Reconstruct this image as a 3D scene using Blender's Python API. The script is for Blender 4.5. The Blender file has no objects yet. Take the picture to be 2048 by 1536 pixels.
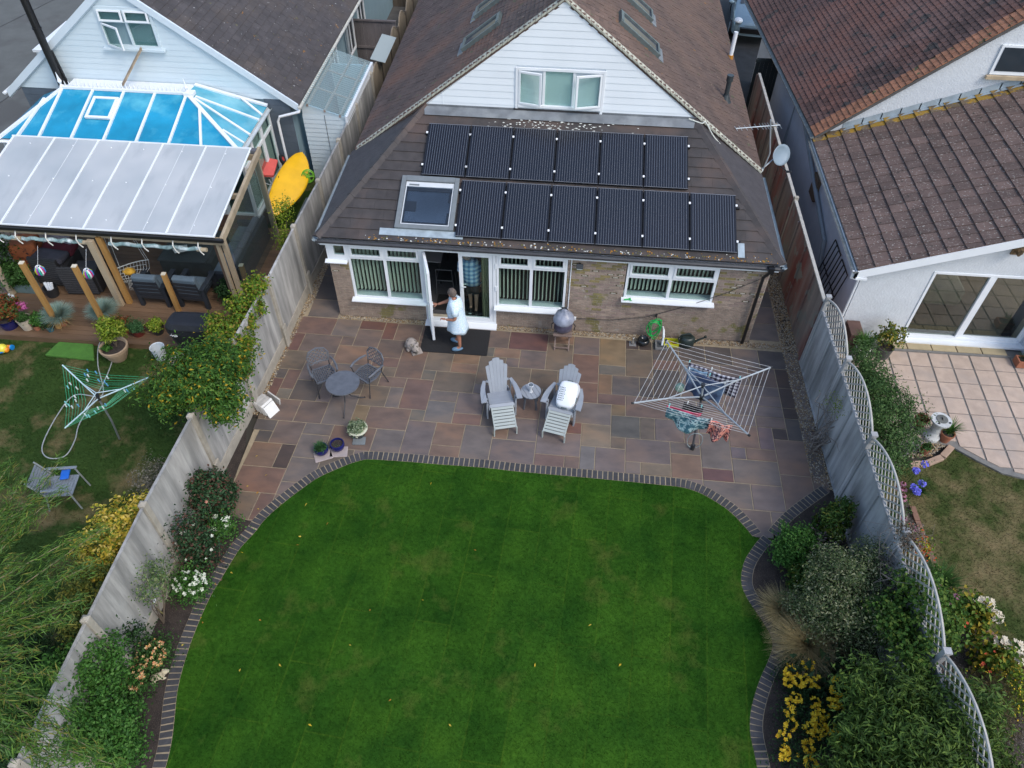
import bpy, math, random
import numpy as np
from mathutils import Matrix, Vector
SC = bpy.context.scene
COL = SC.collection
rng = random.Random(7)
nr = np.random.RandomState(11)
PI = math.pi
# ------------------------------------------------------------------ camera, sky, sun, exposure
CAM = Vector((5.17, -13.16, 12.4))
PITCH, YAW, ROLL, FPX = math.radians(47.52), math.radians(4.42), math.radians(0.73), 1518.0
cam = bpy.data.cameras.new('camera'); camo = bpy.data.objects.new('camera', cam); COL.objects.link(camo)
cp, sp = math.cos(PITCH), math.sin(PITCH)
fw = Vector((-math.sin(YAW)*cp, math.cos(YAW)*cp, -sp)); r0 = Vector((math.cos(YAW), math.sin(YAW), 0)); u0 = r0.cross(fw)
rt = r0*math.cos(ROLL)+u0*math.sin(ROLL); up = u0*math.cos(ROLL)-r0*math.sin(ROLL)
mw = Matrix.Identity(4)
for i in range(3):
    mw[i][0], mw[i][1], mw[i][2], mw[i][3] = rt[i], up[i], -fw[i], CAM[i]
camo.matrix_world = mw
cam.sensor_fit = 'HORIZONTAL'; cam.sensor_width = 36.0; cam.lens = FPX/2048*36.0
cam.clip_start = 0.1; cam.clip_end = 500
SC.camera = camo
SUN_EL, SUN_AZ = 50.0, 128.0      # azimuth from north (+Y) clockwise: the light comes over the right shoulder
world = bpy.data.worlds.new('World'); SC.world = world; world.use_nodes = True
wn = world.node_tree; wn.nodes.clear()
sky = wn.nodes.new('ShaderNodeTexSky'); sky.sky_type = 'NISHITA'; sky.sun_disc = False
sky.sun_elevation = math.radians(SUN_EL); sky.sun_rotation = math.radians(SUN_AZ)
sky.air_density = 1.2; sky.dust_density = 2.0; sky.ozone_density = 1.2
bg = wn.nodes.new('ShaderNodeBackground'); bg.inputs['Strength'].default_value = 0.15
wo = wn.nodes.new('ShaderNodeOutputWorld')
wn.links.new(sky.outputs[0], bg.inputs[0]); wn.links.new(bg.outputs[0], wo.inputs[0])
sun = bpy.data.lights.new('sun', 'SUN'); sun.energy = 0.9; sun.angle = math.radians(18); sun.color = (1.0, 0.96, 0.89)
suno = bpy.data.objects.new('sun', sun); COL.objects.link(suno)
sd = Vector((math.sin(math.radians(SUN_AZ))*math.cos(math.radians(SUN_EL)), math.cos(math.radians(SUN_AZ))*math.cos(math.radians(SUN_EL)), math.sin(math.radians(SUN_EL))))
suno.rotation_euler = sd.to_track_quat('Z', 'Y').to_euler(); suno.location = (6, -6, 30)
SC.view_settings.view_transform = 'Standard'; SC.view_settings.look = 'None'; SC.view_settings.gamma = 1.0
SC.view_settings.use_curve_mapping = False; SC.view_settings.exposure = 0.78
# ------------------------------------------------------------------ materials
def _n(nt, t, **kw):
    n = nt.nodes.new(t)
    for k, v in kw.items(): setattr(n, k, v)
    return n
def new_mat(name):
    m = bpy.data.materials.new(name); m.use_nodes = True; nt = m.node_tree; nt.nodes.clear()
    out = _n(nt, 'ShaderNodeOutputMaterial'); b = _n(nt, 'ShaderNodeBsdfPrincipled'); nt.links.new(b.outputs[0], out.inputs[0])
    return m, nt, b, out
def c4(c): return (c[0], c[1], c[2], 1.0)
def noise(nt, vec, scale, detail=4, rough=.55):
    n = _n(nt, 'ShaderNodeTexNoise'); n.inputs['Scale'].default_value = scale; n.inputs['Detail'].default_value = detail
    n.inputs['Roughness'].default_value = rough; nt.links.new(vec, n.inputs['Vector']); return n.outputs['Fac']
def ramp(nt, fac, stops, interp='LINEAR'):
    r = _n(nt, 'ShaderNodeValToRGB'); r.color_ramp.interpolation = interp
    e = r.color_ramp.elements
    while len(e) < len(stops): e.new(0.5)
    for el, (p, c) in zip(e, stops): el.position = p; el.color = c4(c) if len(c) == 3 else c
    nt.links.new(fac, r.inputs[0]); return r.outputs[0]
def mix(nt, fac, a, b, blend='MIX'):
    m = _n(nt, 'ShaderNodeMix', data_type='RGBA', blend_type=blend)
    for s, v in ((0, fac), (6, a), (7, b)):
        if isinstance(v, (int, float)): m.inputs[s].default_value = v
        elif isinstance(v, tuple): m.inputs[s].default_value = c4(v)
        else: nt.links.new(v, m.inputs[s])
    return m.outputs[2]
def stretch(nt, vec, sc, rot=(0, 0, 0)):
    m = _n(nt, 'ShaderNodeMapping'); m.inputs['Scale'].default_value = sc; m.inputs['Rotation'].default_value = rot
    nt.links.new(vec, m.inputs['Vector']); return m.outputs[0]
def bump(nt, b, h, strength, dist=.02):
    n = _n(nt, 'ShaderNodeBump'); n.inputs['Strength'].default_value = strength; n.inputs['Distance'].default_value = dist
    nt.links.new(h, n.inputs['Height']); nt.links.new(n.outputs[0], b.inputs['Normal'])
MATS = {}
def mat(name, c, var=.15, scale=3.0, rough=.8, bmp=.25, bs=60, metal=0, rnd=.0, patch=None, spots=None, st=(1, 1, 1), obj=False, island=0, spec=None):
    """c base colour; patch=(colour, scale, lo, hi) large uneven areas; spots=[(colour, scale, threshold)...] lichen, droppings, dirt"""
    if name in MATS: return MATS[name]
    m, nt, b, out = new_mat(name); L = nt.links
    if obj: vec = _n(nt, 'ShaderNodeTexCoord').outputs['Object']
    else: vec = _n(nt, 'ShaderNodeNewGeometry').outputs['Position']
    v = stretch(nt, vec, st)
    f = noise(nt, v, scale)
    lo = tuple(x*(1-var) for x in c); hi = tuple(min(1, x*(1+var)) for x in c)
    col = ramp(nt, f, [(.3, lo), (.7, hi)])
    if patch:
        pc, ps, pl, ph = patch
        pf = ramp(nt, noise(nt, v, ps, 5), [(pl, (0, 0, 0)), (ph, (1, 1, 1))])
        col = mix(nt, pf, col, pc)
    for k, (scol, ss, th) in enumerate(spots or []):
        s2 = stretch(nt, vec, (1, 1, 1)); s2.node.inputs['Location'].default_value = (3.1*k, 1.7*k, 9.2*k)
        th -= .045 if ss > 12 else 0; sf = ramp(nt, noise(nt, s2, ss, 3), [(th, (0, 0, 0)), (min(1, th+.04), (1, 1, 1))])
        col = mix(nt, sf, col, scol)
    if rnd or island:
        src = _n(nt, 'ShaderNodeObjectInfo').outputs['Random'] if rnd else _n(nt, 'ShaderNodeNewGeometry').outputs['Random Per Island']
        a = rnd or island
        col = mix(nt, 1.0, col, ramp(nt, src, [(0, (1-a, 1-a, 1-a)), (1, (1+a*.6, 1+a*.5, 1+a*.45))]), 'MULTIPLY')
    L.new(col, b.inputs['Base Color']); b.inputs['Roughness'].default_value = rough; b.inputs['Metallic'].default_value = metal
    if spec is not None: b.inputs['Specular IOR Level'].default_value = spec
    if bmp: bump(nt, b, noise(nt, v, bs, 3), bmp, .01)
    MATS[name] = m; return m
def leafmat(name, cols, trans=.25, rough=.5, dead=None):
    if name in MATS: return MATS[name]
    m, nt, b, out = new_mat(name)
    r = _n(nt, 'ShaderNodeNewGeometry').outputs['Random Per Island']
    st = [(i/len(cols), c) for i, c in enumerate(cols)]
    col = ramp(nt, r, st, 'CONSTANT')
    nt.links.new(col, b.inputs['Base Color']); b.inputs['Roughness'].default_value = rough; b.inputs['Specular IOR Level'].default_value = .12
    if trans:
        t = _n(nt, 'ShaderNodeBsdfTranslucent'); nt.links.new(col, t.inputs[0])
        ms = _n(nt, 'ShaderNodeMixShader'); ms.inputs[0].default_value = trans
        nt.links.new(b.outputs[0], ms.inputs[1]); nt.links.new(t.outputs[0], ms.inputs[2]); nt.links.new(ms.outputs[0], out.inputs[0])
    MATS[name] = m; return m
def glassmat(name, tint=(.75, .85, .82), refl=1.0, rough=.02, alpha=.0):
    if name in MATS: return MATS[name]
    m, nt, b, out = new_mat(name)
    tr = _n(nt, 'ShaderNodeBsdfTransparent'); tr.inputs[0].default_value = c4(tint)
    gl = _n(nt, 'ShaderNodeBsdfGlossy'); gl.inputs['Roughness'].default_value = rough; gl.inputs[0].default_value = (.9, .95, .95, 1)
    lw = _n(nt, 'ShaderNodeFresnel'); lw.inputs['IOR'].default_value = 1.5*refl
    bk = _n(nt, 'ShaderNodeMath', operation='SUBTRACT'); bk.inputs[0].default_value = 1.0; nt.links.new(_n(nt, 'ShaderNodeNewGeometry').outputs['Backfacing'], bk.inputs[1])
    mu = _n(nt, 'ShaderNodeMath', operation='MULTIPLY'); nt.links.new(bk.outputs[0], mu.inputs[0]); nt.links.new(lw.outputs[0], mu.inputs[1])
    ms = _n(nt, 'ShaderNodeMixShader'); nt.links.new(mu.outputs[0], ms.inputs[0]); nt.links.new(tr.outputs[0], ms.inputs[1]); nt.links.new(gl.outputs[0], ms.inputs[2])
    last = ms.outputs[0]
    if alpha:
        m2 = _n(nt, 'ShaderNodeMixShader'); m2.inputs[0].default_value = alpha; b.inputs['Base Color'].default_value = c4(tint); b.inputs['Roughness'].default_value = .4
        nt.links.new(last, m2.inputs[1]); nt.links.new(b.outputs[0], m2.inputs[2]); last = m2.outputs[0]
    nt.links.new(last, out.inputs[0]); MATS[name] = m; return m
WHITE = mat('white_plastic', (.74, .77, .8), .03, 2, .35, .0)
# ------------------------------------------------------------------ mesh building
class MB:
    def __init__(s): s.v = []; s.f = []; s.mi = []; s.cur = 0
    def add(s, vs, fs):
        o = len(s.v); s.v += [tuple(p) for p in vs]; s.f += [tuple(i+o for i in f) for f in fs]; s.mi += [s.cur]*len(fs); return s
    def box(s, x0, y0, z0, x1, y1, z1):
        return s.add([(x0,y0,z0),(x1,y0,z0),(x1,y1,z0),(x0,y1,z0),(x0,y0,z1),(x1,y0,z1),(x1,y1,z1),(x0,y1,z1)],
                     [(0,3,2,1),(4,5,6,7),(0,1,5,4),(1,2,6,5),(2,3,7,6),(3,0,4,7)])
    def obox(s, c, sz, M=None, rot=None):
        if M is None: M = Matrix.Rotation(rot or 0, 3, 'Z')
        a, b, d = sz[0]/2, sz[1]/2, sz[2]/2; c = Vector(c)
        P = [c+M@Vector(q) for q in ((-a,-b,-d),(a,-b,-d),(a,b,-d),(-a,b,-d),(-a,-b,d),(a,-b,d),(a,b,d),(-a,b,d))]
        return s.add(P, [(0,3,2,1),(4,5,6,7),(0,1,5,4),(1,2,6,5),(2,3,7,6),(3,0,4,7)])
    def bar(s, a, b, w, h=None, upv=(0, 0, 1)):
        h = h or w; a = Vector(a); b = Vector(b); d = b-a; L = d.length; d.normalize(); u = Vector(upv)
        sd_ = d.cross(u)
        if sd_.length < 1e-4: sd_ = d.cross(Vector((0, 1, 0)))
        sd_.normalize(); u = sd_.cross(d)
        M = Matrix((d, sd_, u)).transposed()
        return s.obox((a+b)/2, (L, w, h), M)
    def prism(s, pts, ext, cap=True):
        n = len(pts); pts = [Vector(p) for p in pts]; e = Vector(ext)
        vs = pts+[p+e for p in pts]; fs = [(i, (i+1) % n, n+(i+1) % n, n+i) for i in range(n)]
        if cap: fs += [tuple(range(n))[::-1], tuple(range(n, 2*n))]
        return s.add(vs, fs)
    def tube(s, pts, r, n=8, caps=True):
        pts = [Vector(p) for p in pts]; rs = r if isinstance(r, (list, tuple)) else [r]*len(pts)
        vs = []; fs = []; pr = None
        for i, p in enumerate(pts):
            d = (pts[min(i+1, len(pts)-1)]-pts[max(i-1, 0)])
            if d.length < 1e-9: d = Vector((0, 0, 1))
            d.normalize()
            a = pr-d*pr.dot(d) if pr is not None else (d.cross(Vector((0, 0, 1))) if abs(d.z) < .9 else d.cross(Vector((1, 0, 0))))
            a.normalize(); pr = a; b = d.cross(a)
            for k in range(n):
                t = 2*PI*k/n; vs.append(p+(a*math.cos(t)+b*math.sin(t))*rs[i])
            if i:
                for k in range(n): fs.append(((i-1)*n+k, (i-1)*n+(k+1) % n, i*n+(k+1) % n, i*n+k))
        if caps: fs += [tuple(range(n))[::-1], tuple(range((len(pts)-1)*n, len(pts)*n))]
        return s.add(vs, fs)
    def lathe(s, prof, c=(0, 0, 0), n=20, M=None, sx=1, sy=1):
        c = Vector(c); vs = []; fs = []
        for i, (r, z) in enumerate(prof):
            for k in range(n):
                t = 2*PI*k/n; q = Vector((r*math.cos(t)*sx, r*math.sin(t)*sy, z)); vs.append(c+(M@q if M else q))
            if i:
                for k in range(n): fs.append(((i-1)*n+k, (i-1)*n+(k+1) % n, i*n+(k+1) % n, i*n+k))
        fs += [tuple(range(n))[::-1], tuple(range((len(prof)-1)*n, len(prof)*n))]
        return s.add(vs, fs)
    def ball(s, c, r, n=10, m=7, M=None):
        r = r if isinstance(r, (tuple, list)) else (r, r, r)
        pr = [(math.sin(PI*i/m)*1.0+1e-4, -math.cos(PI*i/m)) for i in range(m+1)]
        c = Vector(c); vs = []; fs = []
        for i, (q, z) in enumerate(pr):
            for k in range(n):
                t = 2*PI*k/n; p = Vector((q*math.cos(t)*r[0], q*math.sin(t)*r[1], z*r[2])); vs.append(c+(M@p if M else p))
            if i:
                for k in range(n): fs.append(((i-1)*n+k, (i-1)*n+(k+1) % n, i*n+(k+1) % n, i*n+k))
        return s.add(vs, fs)
    def mesh(s, name, smooth=False):
        me = bpy.data.meshes.new(name); me.from_pydata([tuple(p) for p in s.v], [], s.f)
        if max(s.mi or [0]) > 0: me.polygons.foreach_set('material_index', s.mi)
        if smooth: me.polygons.foreach_set('use_smooth', [True]*len(me.polygons))
        me.update(); return me
I4 = Matrix.Identity(4); WM = {}
def place(o, parent, M):
    COL.objects.link(o); WM[o.name] = M.copy()
    if parent is not None:
        o.parent = parent; o.matrix_basis = WM[parent.name].inverted() @ M
    else: o.matrix_basis = M
    return o
def obj(name, g, m, parent=None, M=None, smooth=False, bevel=0, label=None, kind=None):
    me = g if isinstance(g, bpy.types.Mesh) else g.mesh(name, smooth)
    for q in (m if isinstance(m, (list, tuple)) else [m]):
        if len(me.materials) < (len(m) if isinstance(m, (list, tuple)) else 1): me.materials.append(q)
    o = bpy.data.objects.new(name, me)
    if M is None: M = WM[parent.name] if (parent is not None and getattr(g, 'local', False)) else I4
    place(o, parent, M)
    if bevel:
        b = o.modifiers.new('bevel', 'BEVEL'); b.width = bevel; b.segments = 2; b.limit_method = 'ANGLE'
    if label: o['label'] = label
    if kind: o['kind'] = kind
    return o
def LB():                                   # a shape given in its thing's own coordinates
    b = MB(); b.local = True; return b
def thing(name, label, cat, loc=(0, 0, 0), rz=0, group=None, M=None):
    o = bpy.data.objects.new(name, None); o.empty_display_size = .1
    place(o, None, M if M is not None else Matrix.Translation(loc) @ Matrix.Rotation(rz, 4, 'Z'))
    o['label'] = label; o['category'] = cat
    if group: o['group'] = group
    return o
def tag(o, label, cat, group=None):
    o['label'] = label; o['category'] = cat
    if group: o['group'] = group
    return o
def struct(name, g, m, **k):
    o = obj(name, g, m, **k); o['kind'] = 'structure'; return o
def kids(o): return [c for c in o.children]
def dup(root, loc, rz=0, label=None, sc=1.0):
    def rec(o, par, M):
        c = o.copy(); COL.objects.link(c); WM[c.name] = M
        if par is not None: c.parent = par; c.matrix_basis = WM[par.name].inverted() @ M
        else: c.matrix_basis = M
        for ch in o.children[:]:
            rel = WM[o.name].inverted() @ WM[ch.name]; rec(ch, c, M @ rel)
        return c
    r = rec(root, None, Matrix.Translation(loc) @ Matrix.Rotation(rz, 4, 'Z') @ Matrix.Scale(sc, 4))
    if label: r['label'] = label
    return r
def frame(o, x, y):
    x = Vector(x).normalized(); z = x.cross(Vector(y)).normalized(); y = z.cross(x)
    M = Matrix.Identity(4)
    for i in range(3): M[i][0], M[i][1], M[i][2], M[i][3] = x[i], y[i], z[i], o[i]
    return M
def clip2(poly, conv):
    def cl(P, a, b):
        out = []
        def side(p): return (b[0]-a[0])*(p[1]-a[1])-(b[1]-a[1])*(p[0]-a[0])
        for i in range(len(P)):
            p, q = P[i], P[(i+1) % len(P)]; sp_, sq = side(p), side(q)
            if sp_ >= -1e-9: out.append(p)
            if (sp_ > 1e-9 and sq < -1e-9) or (sp_ < -1e-9 and sq > 1e-9):
                t = sp_/(sp_-sq); out.append((p[0]+(q[0]-p[0])*t, p[1]+(q[1]-p[1])*t))
        return out
    for i in range(len(conv)):
        if len(poly) < 3: return []
        poly = cl(poly, conv[i], conv[(i+1) % len(conv)])
    return poly
def area2(P): return abs(sum(P[i][0]*P[(i+1) % len(P)][1]-P[(i+1) % len(P)][0]*P[i][1] for i in range(len(P))))/2 if len(P) > 2 else 0
def tiles(parent, F, poly, tw, ex, th, m, gap=.004, stag=.5, limit=300, name='tile', curve=0, skip=None, jit=0, jmat=None):
    """courses of tiles on the plane F (x along the eave, y up the slope) inside the convex ccw polygon poly"""
    us = [p[0] for p in poly]; vs = [p[1] for p in poly]; cells = []
    full = MB(); g2 = gap/2
    def tmesh(P, u0_, v0_):
        g = MB(); n = len(P)
        top = [(u-u0_, v-v0_, th*(1-(v-v0_)/ex*.93)) for u, v in P]
        bot = [(u-u0_, v-v0_, -.012) for u, v in P]
        g.add(top+bot, [tuple(range(n))]+[(i, n+i, n+(i+1) % n, (i+1) % n) for i in range(n)]); return g
    fm = None; r = 0; v = min(vs)
    while v < max(vs)-.01:
        u = min(us)-(stag*tw if r % 2 else 0)
        while u < max(us):
            R = [(u+g2, v), (u+tw-g2, v), (u+tw-g2, v+ex), (u+g2, v+ex)]
            P = clip2(R, poly)
            if len(P) >= 3 and area2(P) > .08*tw*ex and not (skip and skip(u+tw/2, v+ex/2)):
                isf = area2(P) > .995*(tw-gap)*ex
                w = F @ Vector((u+tw/2, v+ex/2, 0)); cells.append(((w-CAM).length, u, v, P, isf))
            u += tw
        v += ex; r += 1
    cells.sort(key=lambda t: t[0]); rest = MB()
    for k, (d, u, v, P, isf) in enumerate(cells):
        if k < limit:
            J = Matrix.Translation((u, v, jit*rng.uniform(0, 1))) @ (Matrix.Rotation(rng.uniform(-jit, jit)*.6, 4, 'Y') if jit else I4)
            if isf:
                if fm is None: fm = tmesh(P, u, v).mesh(name)
                me = fm
            else: me = tmesh(P, u, v).mesh(name)
            obj(name, me, m, parent, F @ J)
        else:
            g = tmesh(P, 0, v); dz = jit*rng.uniform(0, 1)
            rest.add([F @ Vector((a, b+v, c+dz)) for a, b, c in g.v], g.f)
    if rest.v: obj(name+'s_further_up', rest, m, parent, I4, kind='stuff')
def eased(pts, n):
    """Catmull-Rom through 2-D points"""
    out = []; P = [pts[0]]+list(pts)+[pts[-1]]
    for i in range(1, len(P)-2):
        for k in range(n):
            t = k/n; a, b, c, d = P[i-1], P[i], P[i+1], P[i+2]
            out.append(tuple(.5*((2*b[j])+(-a[j]+c[j])*t+(2*a[j]-5*b[j]+4*c[j]-d[j])*t*t+(-a[j]+3*b[j]-3*c[j]+d[j])*t**3) for j in range(len(b))))
    out.append(tuple(pts[-1])); return out
def interp(tab, y):
    if y <= tab[0][0]: return tab[0][1]
    for (a, b), (c, d) in zip(tab, tab[1:]):
        if y <= c: return b+(d-b)*(y-a)/(c-a)
    return tab[-1][1]
# foliage and fine cover: thousands of real leaves, blades or pebbles in one mesh
def raw(name, V, F_, m, parent=None, M=None, kind=None, smooth=False):
    me = bpy.data.meshes.new(name); V = np.asarray(V, np.float32); F_ = np.asarray(F_, np.int32); nf, k = F_.shape
    me.vertices.add(len(V)); me.vertices.foreach_set('co', V.ravel())
    me.loops.add(nf*k); me.loops.foreach_set('vertex_index', F_.ravel())
    me.polygons.add(nf); me.polygons.foreach_set('loop_start', np.arange(0, nf*k, k, dtype=np.int32))
    me.polygons.foreach_set('loop_total', np.full(nf, k, np.int32))
    me.update(calc_edges=True); me.materials.append(m)
    o = bpy.data.objects.new(name, me); place(o, parent, M if M is not None else I4)
    if kind: o['kind'] = kind
    return o
def unit(a): return a/np.maximum(np.linalg.norm(a, axis=1, keepdims=True), 1e-9)
def leaves(P, N, L, W, aspect_j=.3, fold=.25, dirs=None):
    """diamond leaves at P with normals N: returns verts, faces (two tris each)"""
    n = len(P); N = unit(N); r = nr.normal(size=(n, 3)) if dirs is None else dirs
    T = unit(r-N*(r*N).sum(1, keepdims=True)); B = np.cross(N, T)
    l = (L*(1+aspect_j*nr.uniform(-1, 1, n)))[:, None]; w = (W*(1+aspect_j*nr.uniform(-1, 1, n)))[:, None]
    base = P-T*l*.5; tip = P+T*l*.5-N*l*.1; a = P+B*w*.5+N*w*fold-T*l*.06; b = P-B*w*.5+N*w*fold-T*l*.06
    V = np.stack([base, a, tip, b], 1).reshape(-1, 3); i = np.arange(n)[:, None]*4
    F_ = np.concatenate([i+np.array([[0, 1, 2]]), i+np.array([[0, 2, 3]])], 0)
    return V, F_
def blob_points(blobs, n, shell=.55, clump=0, cs=.12):
    w = np.array([b[3]*b[4]*b[5] for b in blobs])**.7; w /= w.sum(); out = []; nor = []
    for b, k in zip(blobs, nr.multinomial(n, w)):
        if clump:
            kc = max(4, k//clump); d = unit(nr.normal(size=(kc, 3))); rr = (shell+(1-shell)*nr.uniform(0, 1, kc)**.6)*(1+.16*nr.normal(size=kc))
            C = d*rr[:, None]; idx = nr.randint(0, kc, k); R = np.array(b[3:6])
            p = C[idx]*R+nr.normal(size=(k, 3))*cs*(.6+.8*nr.uniform(size=(kc, 1))[idx])
            dd = d[idx]
        else:
            dd = unit(nr.normal(size=(k, 3))); rr = (shell+(1-shell)*nr.uniform(0, 1, k)**.5)*(1+.08*nr.normal(size=k)); p = dd*rr[:, None]*np.array(b[3:6])
        out.append(p+np.array(b[:3])); nor.append(dd)
    P = np.concatenate(out); N = np.concatenate(nor); keep = P[:, 2] > .03
    return P[keep], N[keep]
def foliage(parent, name, blobs, n, L, W, m, clump=30, cs=.1, shell=.5, up=.6, jit=.8):
    P, N = blob_points(blobs, n, shell, clump, cs)
    N = N+np.array([0, 0, up])+nr.normal(size=N.shape)*jit
    V, F_ = leaves(P, N, L, W); return raw(name, V, F_, m, parent)
def twigs(base, ends, r, g=None, sag=.1, n=5, w=.12):
    g = g or MB(); base = Vector(base)
    for e in ends:
        e = Vector(e); k = 5; pts = []
        for i in range(k+1):
            t = i/k; p = base.lerp(e, t)+Vector((rng.uniform(-1, 1), rng.uniform(-1, 1), rng.uniform(-.5, 1)))*w*(e-base).length*.3*math.sin(PI*t); pts.append(p)
        g.tube(pts, [r*(1-.75*i/k) for i in range(k+1)], n)
    return g
def bush(name, label, cat, base, blobs, n, L, W, m, bark, group=None, clump=30, cs=.1, shell=.5, fname='foliage', up=.6, stems=7, sr=.02, jit=.8):
    t = thing(name, label, cat, base, 0, group)
    foliage(t, fname, blobs, n, L, W, m, clump, cs, shell, up, jit)
    ends = []
    for i in range(stems):
        b = rng.choice(blobs); ends.append((b[0]+rng.uniform(-.6, .6)*b[3], b[1]+rng.uniform(-.6, .6)*b[4], b[2]+rng.uniform(-.2, .6)*b[5]))
    obj('branches' if stems > 1 else 'stem', twigs(base, ends, sr), bark, t)
    return t
def blades(base, n, length, spread, w=.006, droop=.6, tilt=.5, rad=.05):
    """grass tuft: curved tapering blades from base"""
    a = nr.uniform(0, 2*PI, n); l = length*nr.uniform(.6, 1.1, n); s = spread*nr.uniform(.2, 1, n)
    b = np.array(base)+np.stack([np.cos(a), np.sin(a), 0*a], 1)*(rad*nr.uniform(0, 1, n))[:, None]
    d = np.stack([np.cos(a), np.sin(a), 0*a], 1); side = np.stack([-np.sin(a), np.cos(a), 0*a], 1)*w
    K = 4; rows = []
    for k in range(K+1):
        t = k/K; out = s*t**1.6; zz = l*(t-droop*t*t*s/length*.6)
        p = b+d*out[:, None]; p[:, 2] += zz; ww = (1-t)*.9+.1
        rows += [p-side*ww, p+side*ww]
    V = np.stack(rows, 1).reshape(-1, 3); i = (np.arange(n)*2*(K+1))[:, None]
    F_ = np.concatenate([i+np.array([[2*k, 2*k+1, 2*k+3, 2*k+2]]) for k in range(K)], 0)
    return V, F_
def scatter_poly(poly, n):
    P = np.array(poly); lo, hi = P.min(0), P.max(0); out = []; c = 0
    while c < n:
        q = nr.uniform(lo, hi, (n, 2)); ins = np.zeros(n, bool); j = len(P)-1
        for i in range(len(P)):
            xi, yi = P[i]; xj, yj = P[j]
            cond = ((yi > q[:, 1]) != (yj > q[:, 1])) & (q[:, 0] < (xj-xi)*(q[:, 1]-yi)/(yj-yi+1e-12)+xi); ins ^= cond; j = i
        out.append(q[ins]); c += ins.sum()
    return np.concatenate(out)[:n]
def grass(name, poly, n, z, h, m, label, w=.006, lean=.5):
    q = scatter_poly(poly, n); a = nr.uniform(0, 2*PI, n); hh = h*nr.uniform(.5, 1.2, n)
    b = np.stack([q[:, 0], q[:, 1], np.full(n, z)], 1); s = np.stack([np.cos(a), np.sin(a), 0*a], 1)*w
    a2 = nr.uniform(0, 2*PI, n); t = np.stack([np.cos(a2)*hh*lean, np.sin(a2)*hh*lean, hh], 1)
    V = np.stack([b-s, b+s, b+t], 1).reshape(-1, 3); F_ = np.arange(3*n).reshape(n, 3)
    o = raw(name, V, F_, m, kind='stuff'); tag(o, label, 'grass'); return o
def pebbles(name, polys, n, z, r, m, label):
    tot = sum(area2(p) for p in polys); Vs = []; Fs = []; off = 0
    for p in polys:
        k = max(10, int(n*area2(p)/tot)); q = scatter_poly(p, k)
        R = r*nr.uniform(.5, 1.3, (k, 3))*np.array([1, .8, .55]); a = nr.uniform(0, PI, k)
        c = np.stack([q[:, 0], q[:, 1], z+nr.uniform(0, r*.8, k)], 1)
        X = np.stack([np.cos(a), np.sin(a), 0*a], 1)*R[:, :1]; Y = np.stack([-np.sin(a), np.cos(a), 0*a], 1)*R[:, 1:2]; Z = np.zeros((k, 3)); Z[:, 2] = R[:, 2]
        V = np.stack([c+X, c+Y, c-X, c-Y, c+Z+X*.2, c-Z], 1).reshape(-1, 3); i = (np.arange(k)*6)[:, None]+off
        F_ = np.concatenate([i+np.array([f]) for f in ([0, 1, 4], [1, 2, 4], [2, 3, 4], [3, 0, 4])], 0)
        Vs.append(V); Fs.append(F_); off += len(V)
    o = raw(name, np.concatenate(Vs), np.concatenate(Fs), m, kind='stuff'); tag(o, label, 'gravel'); return o
def pt2(P): return [(x, y) for x, y in P]
# ------------------------------------------------------------------ ground, patio, lawns
SOIL = mat('soil', (.030, .022, .018), .4, 6, .95, .9, 45, spots=[((.07, .055, .045), 60, .62)])
def sheet(name, pts, z, m, label=None, kind='structure', th=0):
    g = MB()
    if th: g.prism([(x, y, z-th) for x, y in pts], (0, 0, th))
    else: g.add([(x, y, z) for x, y in pts], [tuple(range(len(pts)))])
    o = obj(name, g, m); o['kind'] = kind; return o
sheet('ground', [(-120, -120), (140, -120), (140, 160), (-120, 160)], -.05, mat('earth', (.06, .055, .045), .3, .6, .95))
E1 = [(-0.30,-10.9),(-0.40,-10.3),(-0.47,-9.81),(-0.67,-9.08),(-0.74,-8.56),(-0.76,-8.04),(-0.73,-7.4),(-0.64,-6.94),(-0.52,-6.38),(-0.35,-6.0),(-0.24,-5.69),(-0.02,-5.32),(0.29,-4.9),(0.58,-4.57),(1.0,-4.26),(1.31,-4.08),(1.58,-4.0),(2.3,-3.985),(2.94,-3.99),(3.97,-3.99),(4.64,-4.02),(5.82,-4.04),(6.75,-4.06),(7.4,-4.08),(7.87,-4.1),(8.22,-4.19),(8.53,-4.36),(8.88,-4.63),(9.15,-4.97),(9.32,-5.25)]
E2 = [(9.32,-5.25),(9.14,-5.46),(8.89,-5.86),(8.79,-6.27),(8.87,-6.6),(9.05,-6.94),(9.17,-7.22),(9.18,-7.42),(9.08,-7.66),(8.87,-8.05),(8.69,-8.5),(8.63,-8.86),(8.66,-9.21),(8.68,-9.6),(8.70,-10.9)]
E3 = [(9.42,-5.15),(9.51,-5.03),(9.81,-4.69),(10.22,-4.33),(10.66,-3.97)]
def arclen(P, step):
    P = [Vector((a, b)) for a, b in P]; out = [P[0].copy()]; acc = 0; need = step
    for a, b in zip(P, P[1:]):
        L = (b-a).length
        while acc+L >= need: out.append(a.lerp(b, (need-acc)/L)); need += step
        acc += L
    return out
def offs(P, d):
    P = [Vector(p) for p in P]; out = []
    for i, p in enumerate(P):
        t = (P[min(i+1, len(P)-1)]-P[max(i-1, 0)]).normalized(); out.append(p+Vector((t.y, -t.x))*d)
    return out
mort = mat('pale_mortar', (.30, .245, .165), .15, 8, .95, .3)
BRK = mat('charcoal_paver', (.050, .050, .054), .2, 20, .75, .3, 90, rnd=.22)
edging = thing('edging_path', 'curved band of charcoal block pavers with pale joints around the green lawn', 'edging', (0, 0, 0))
paver = MB()
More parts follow.
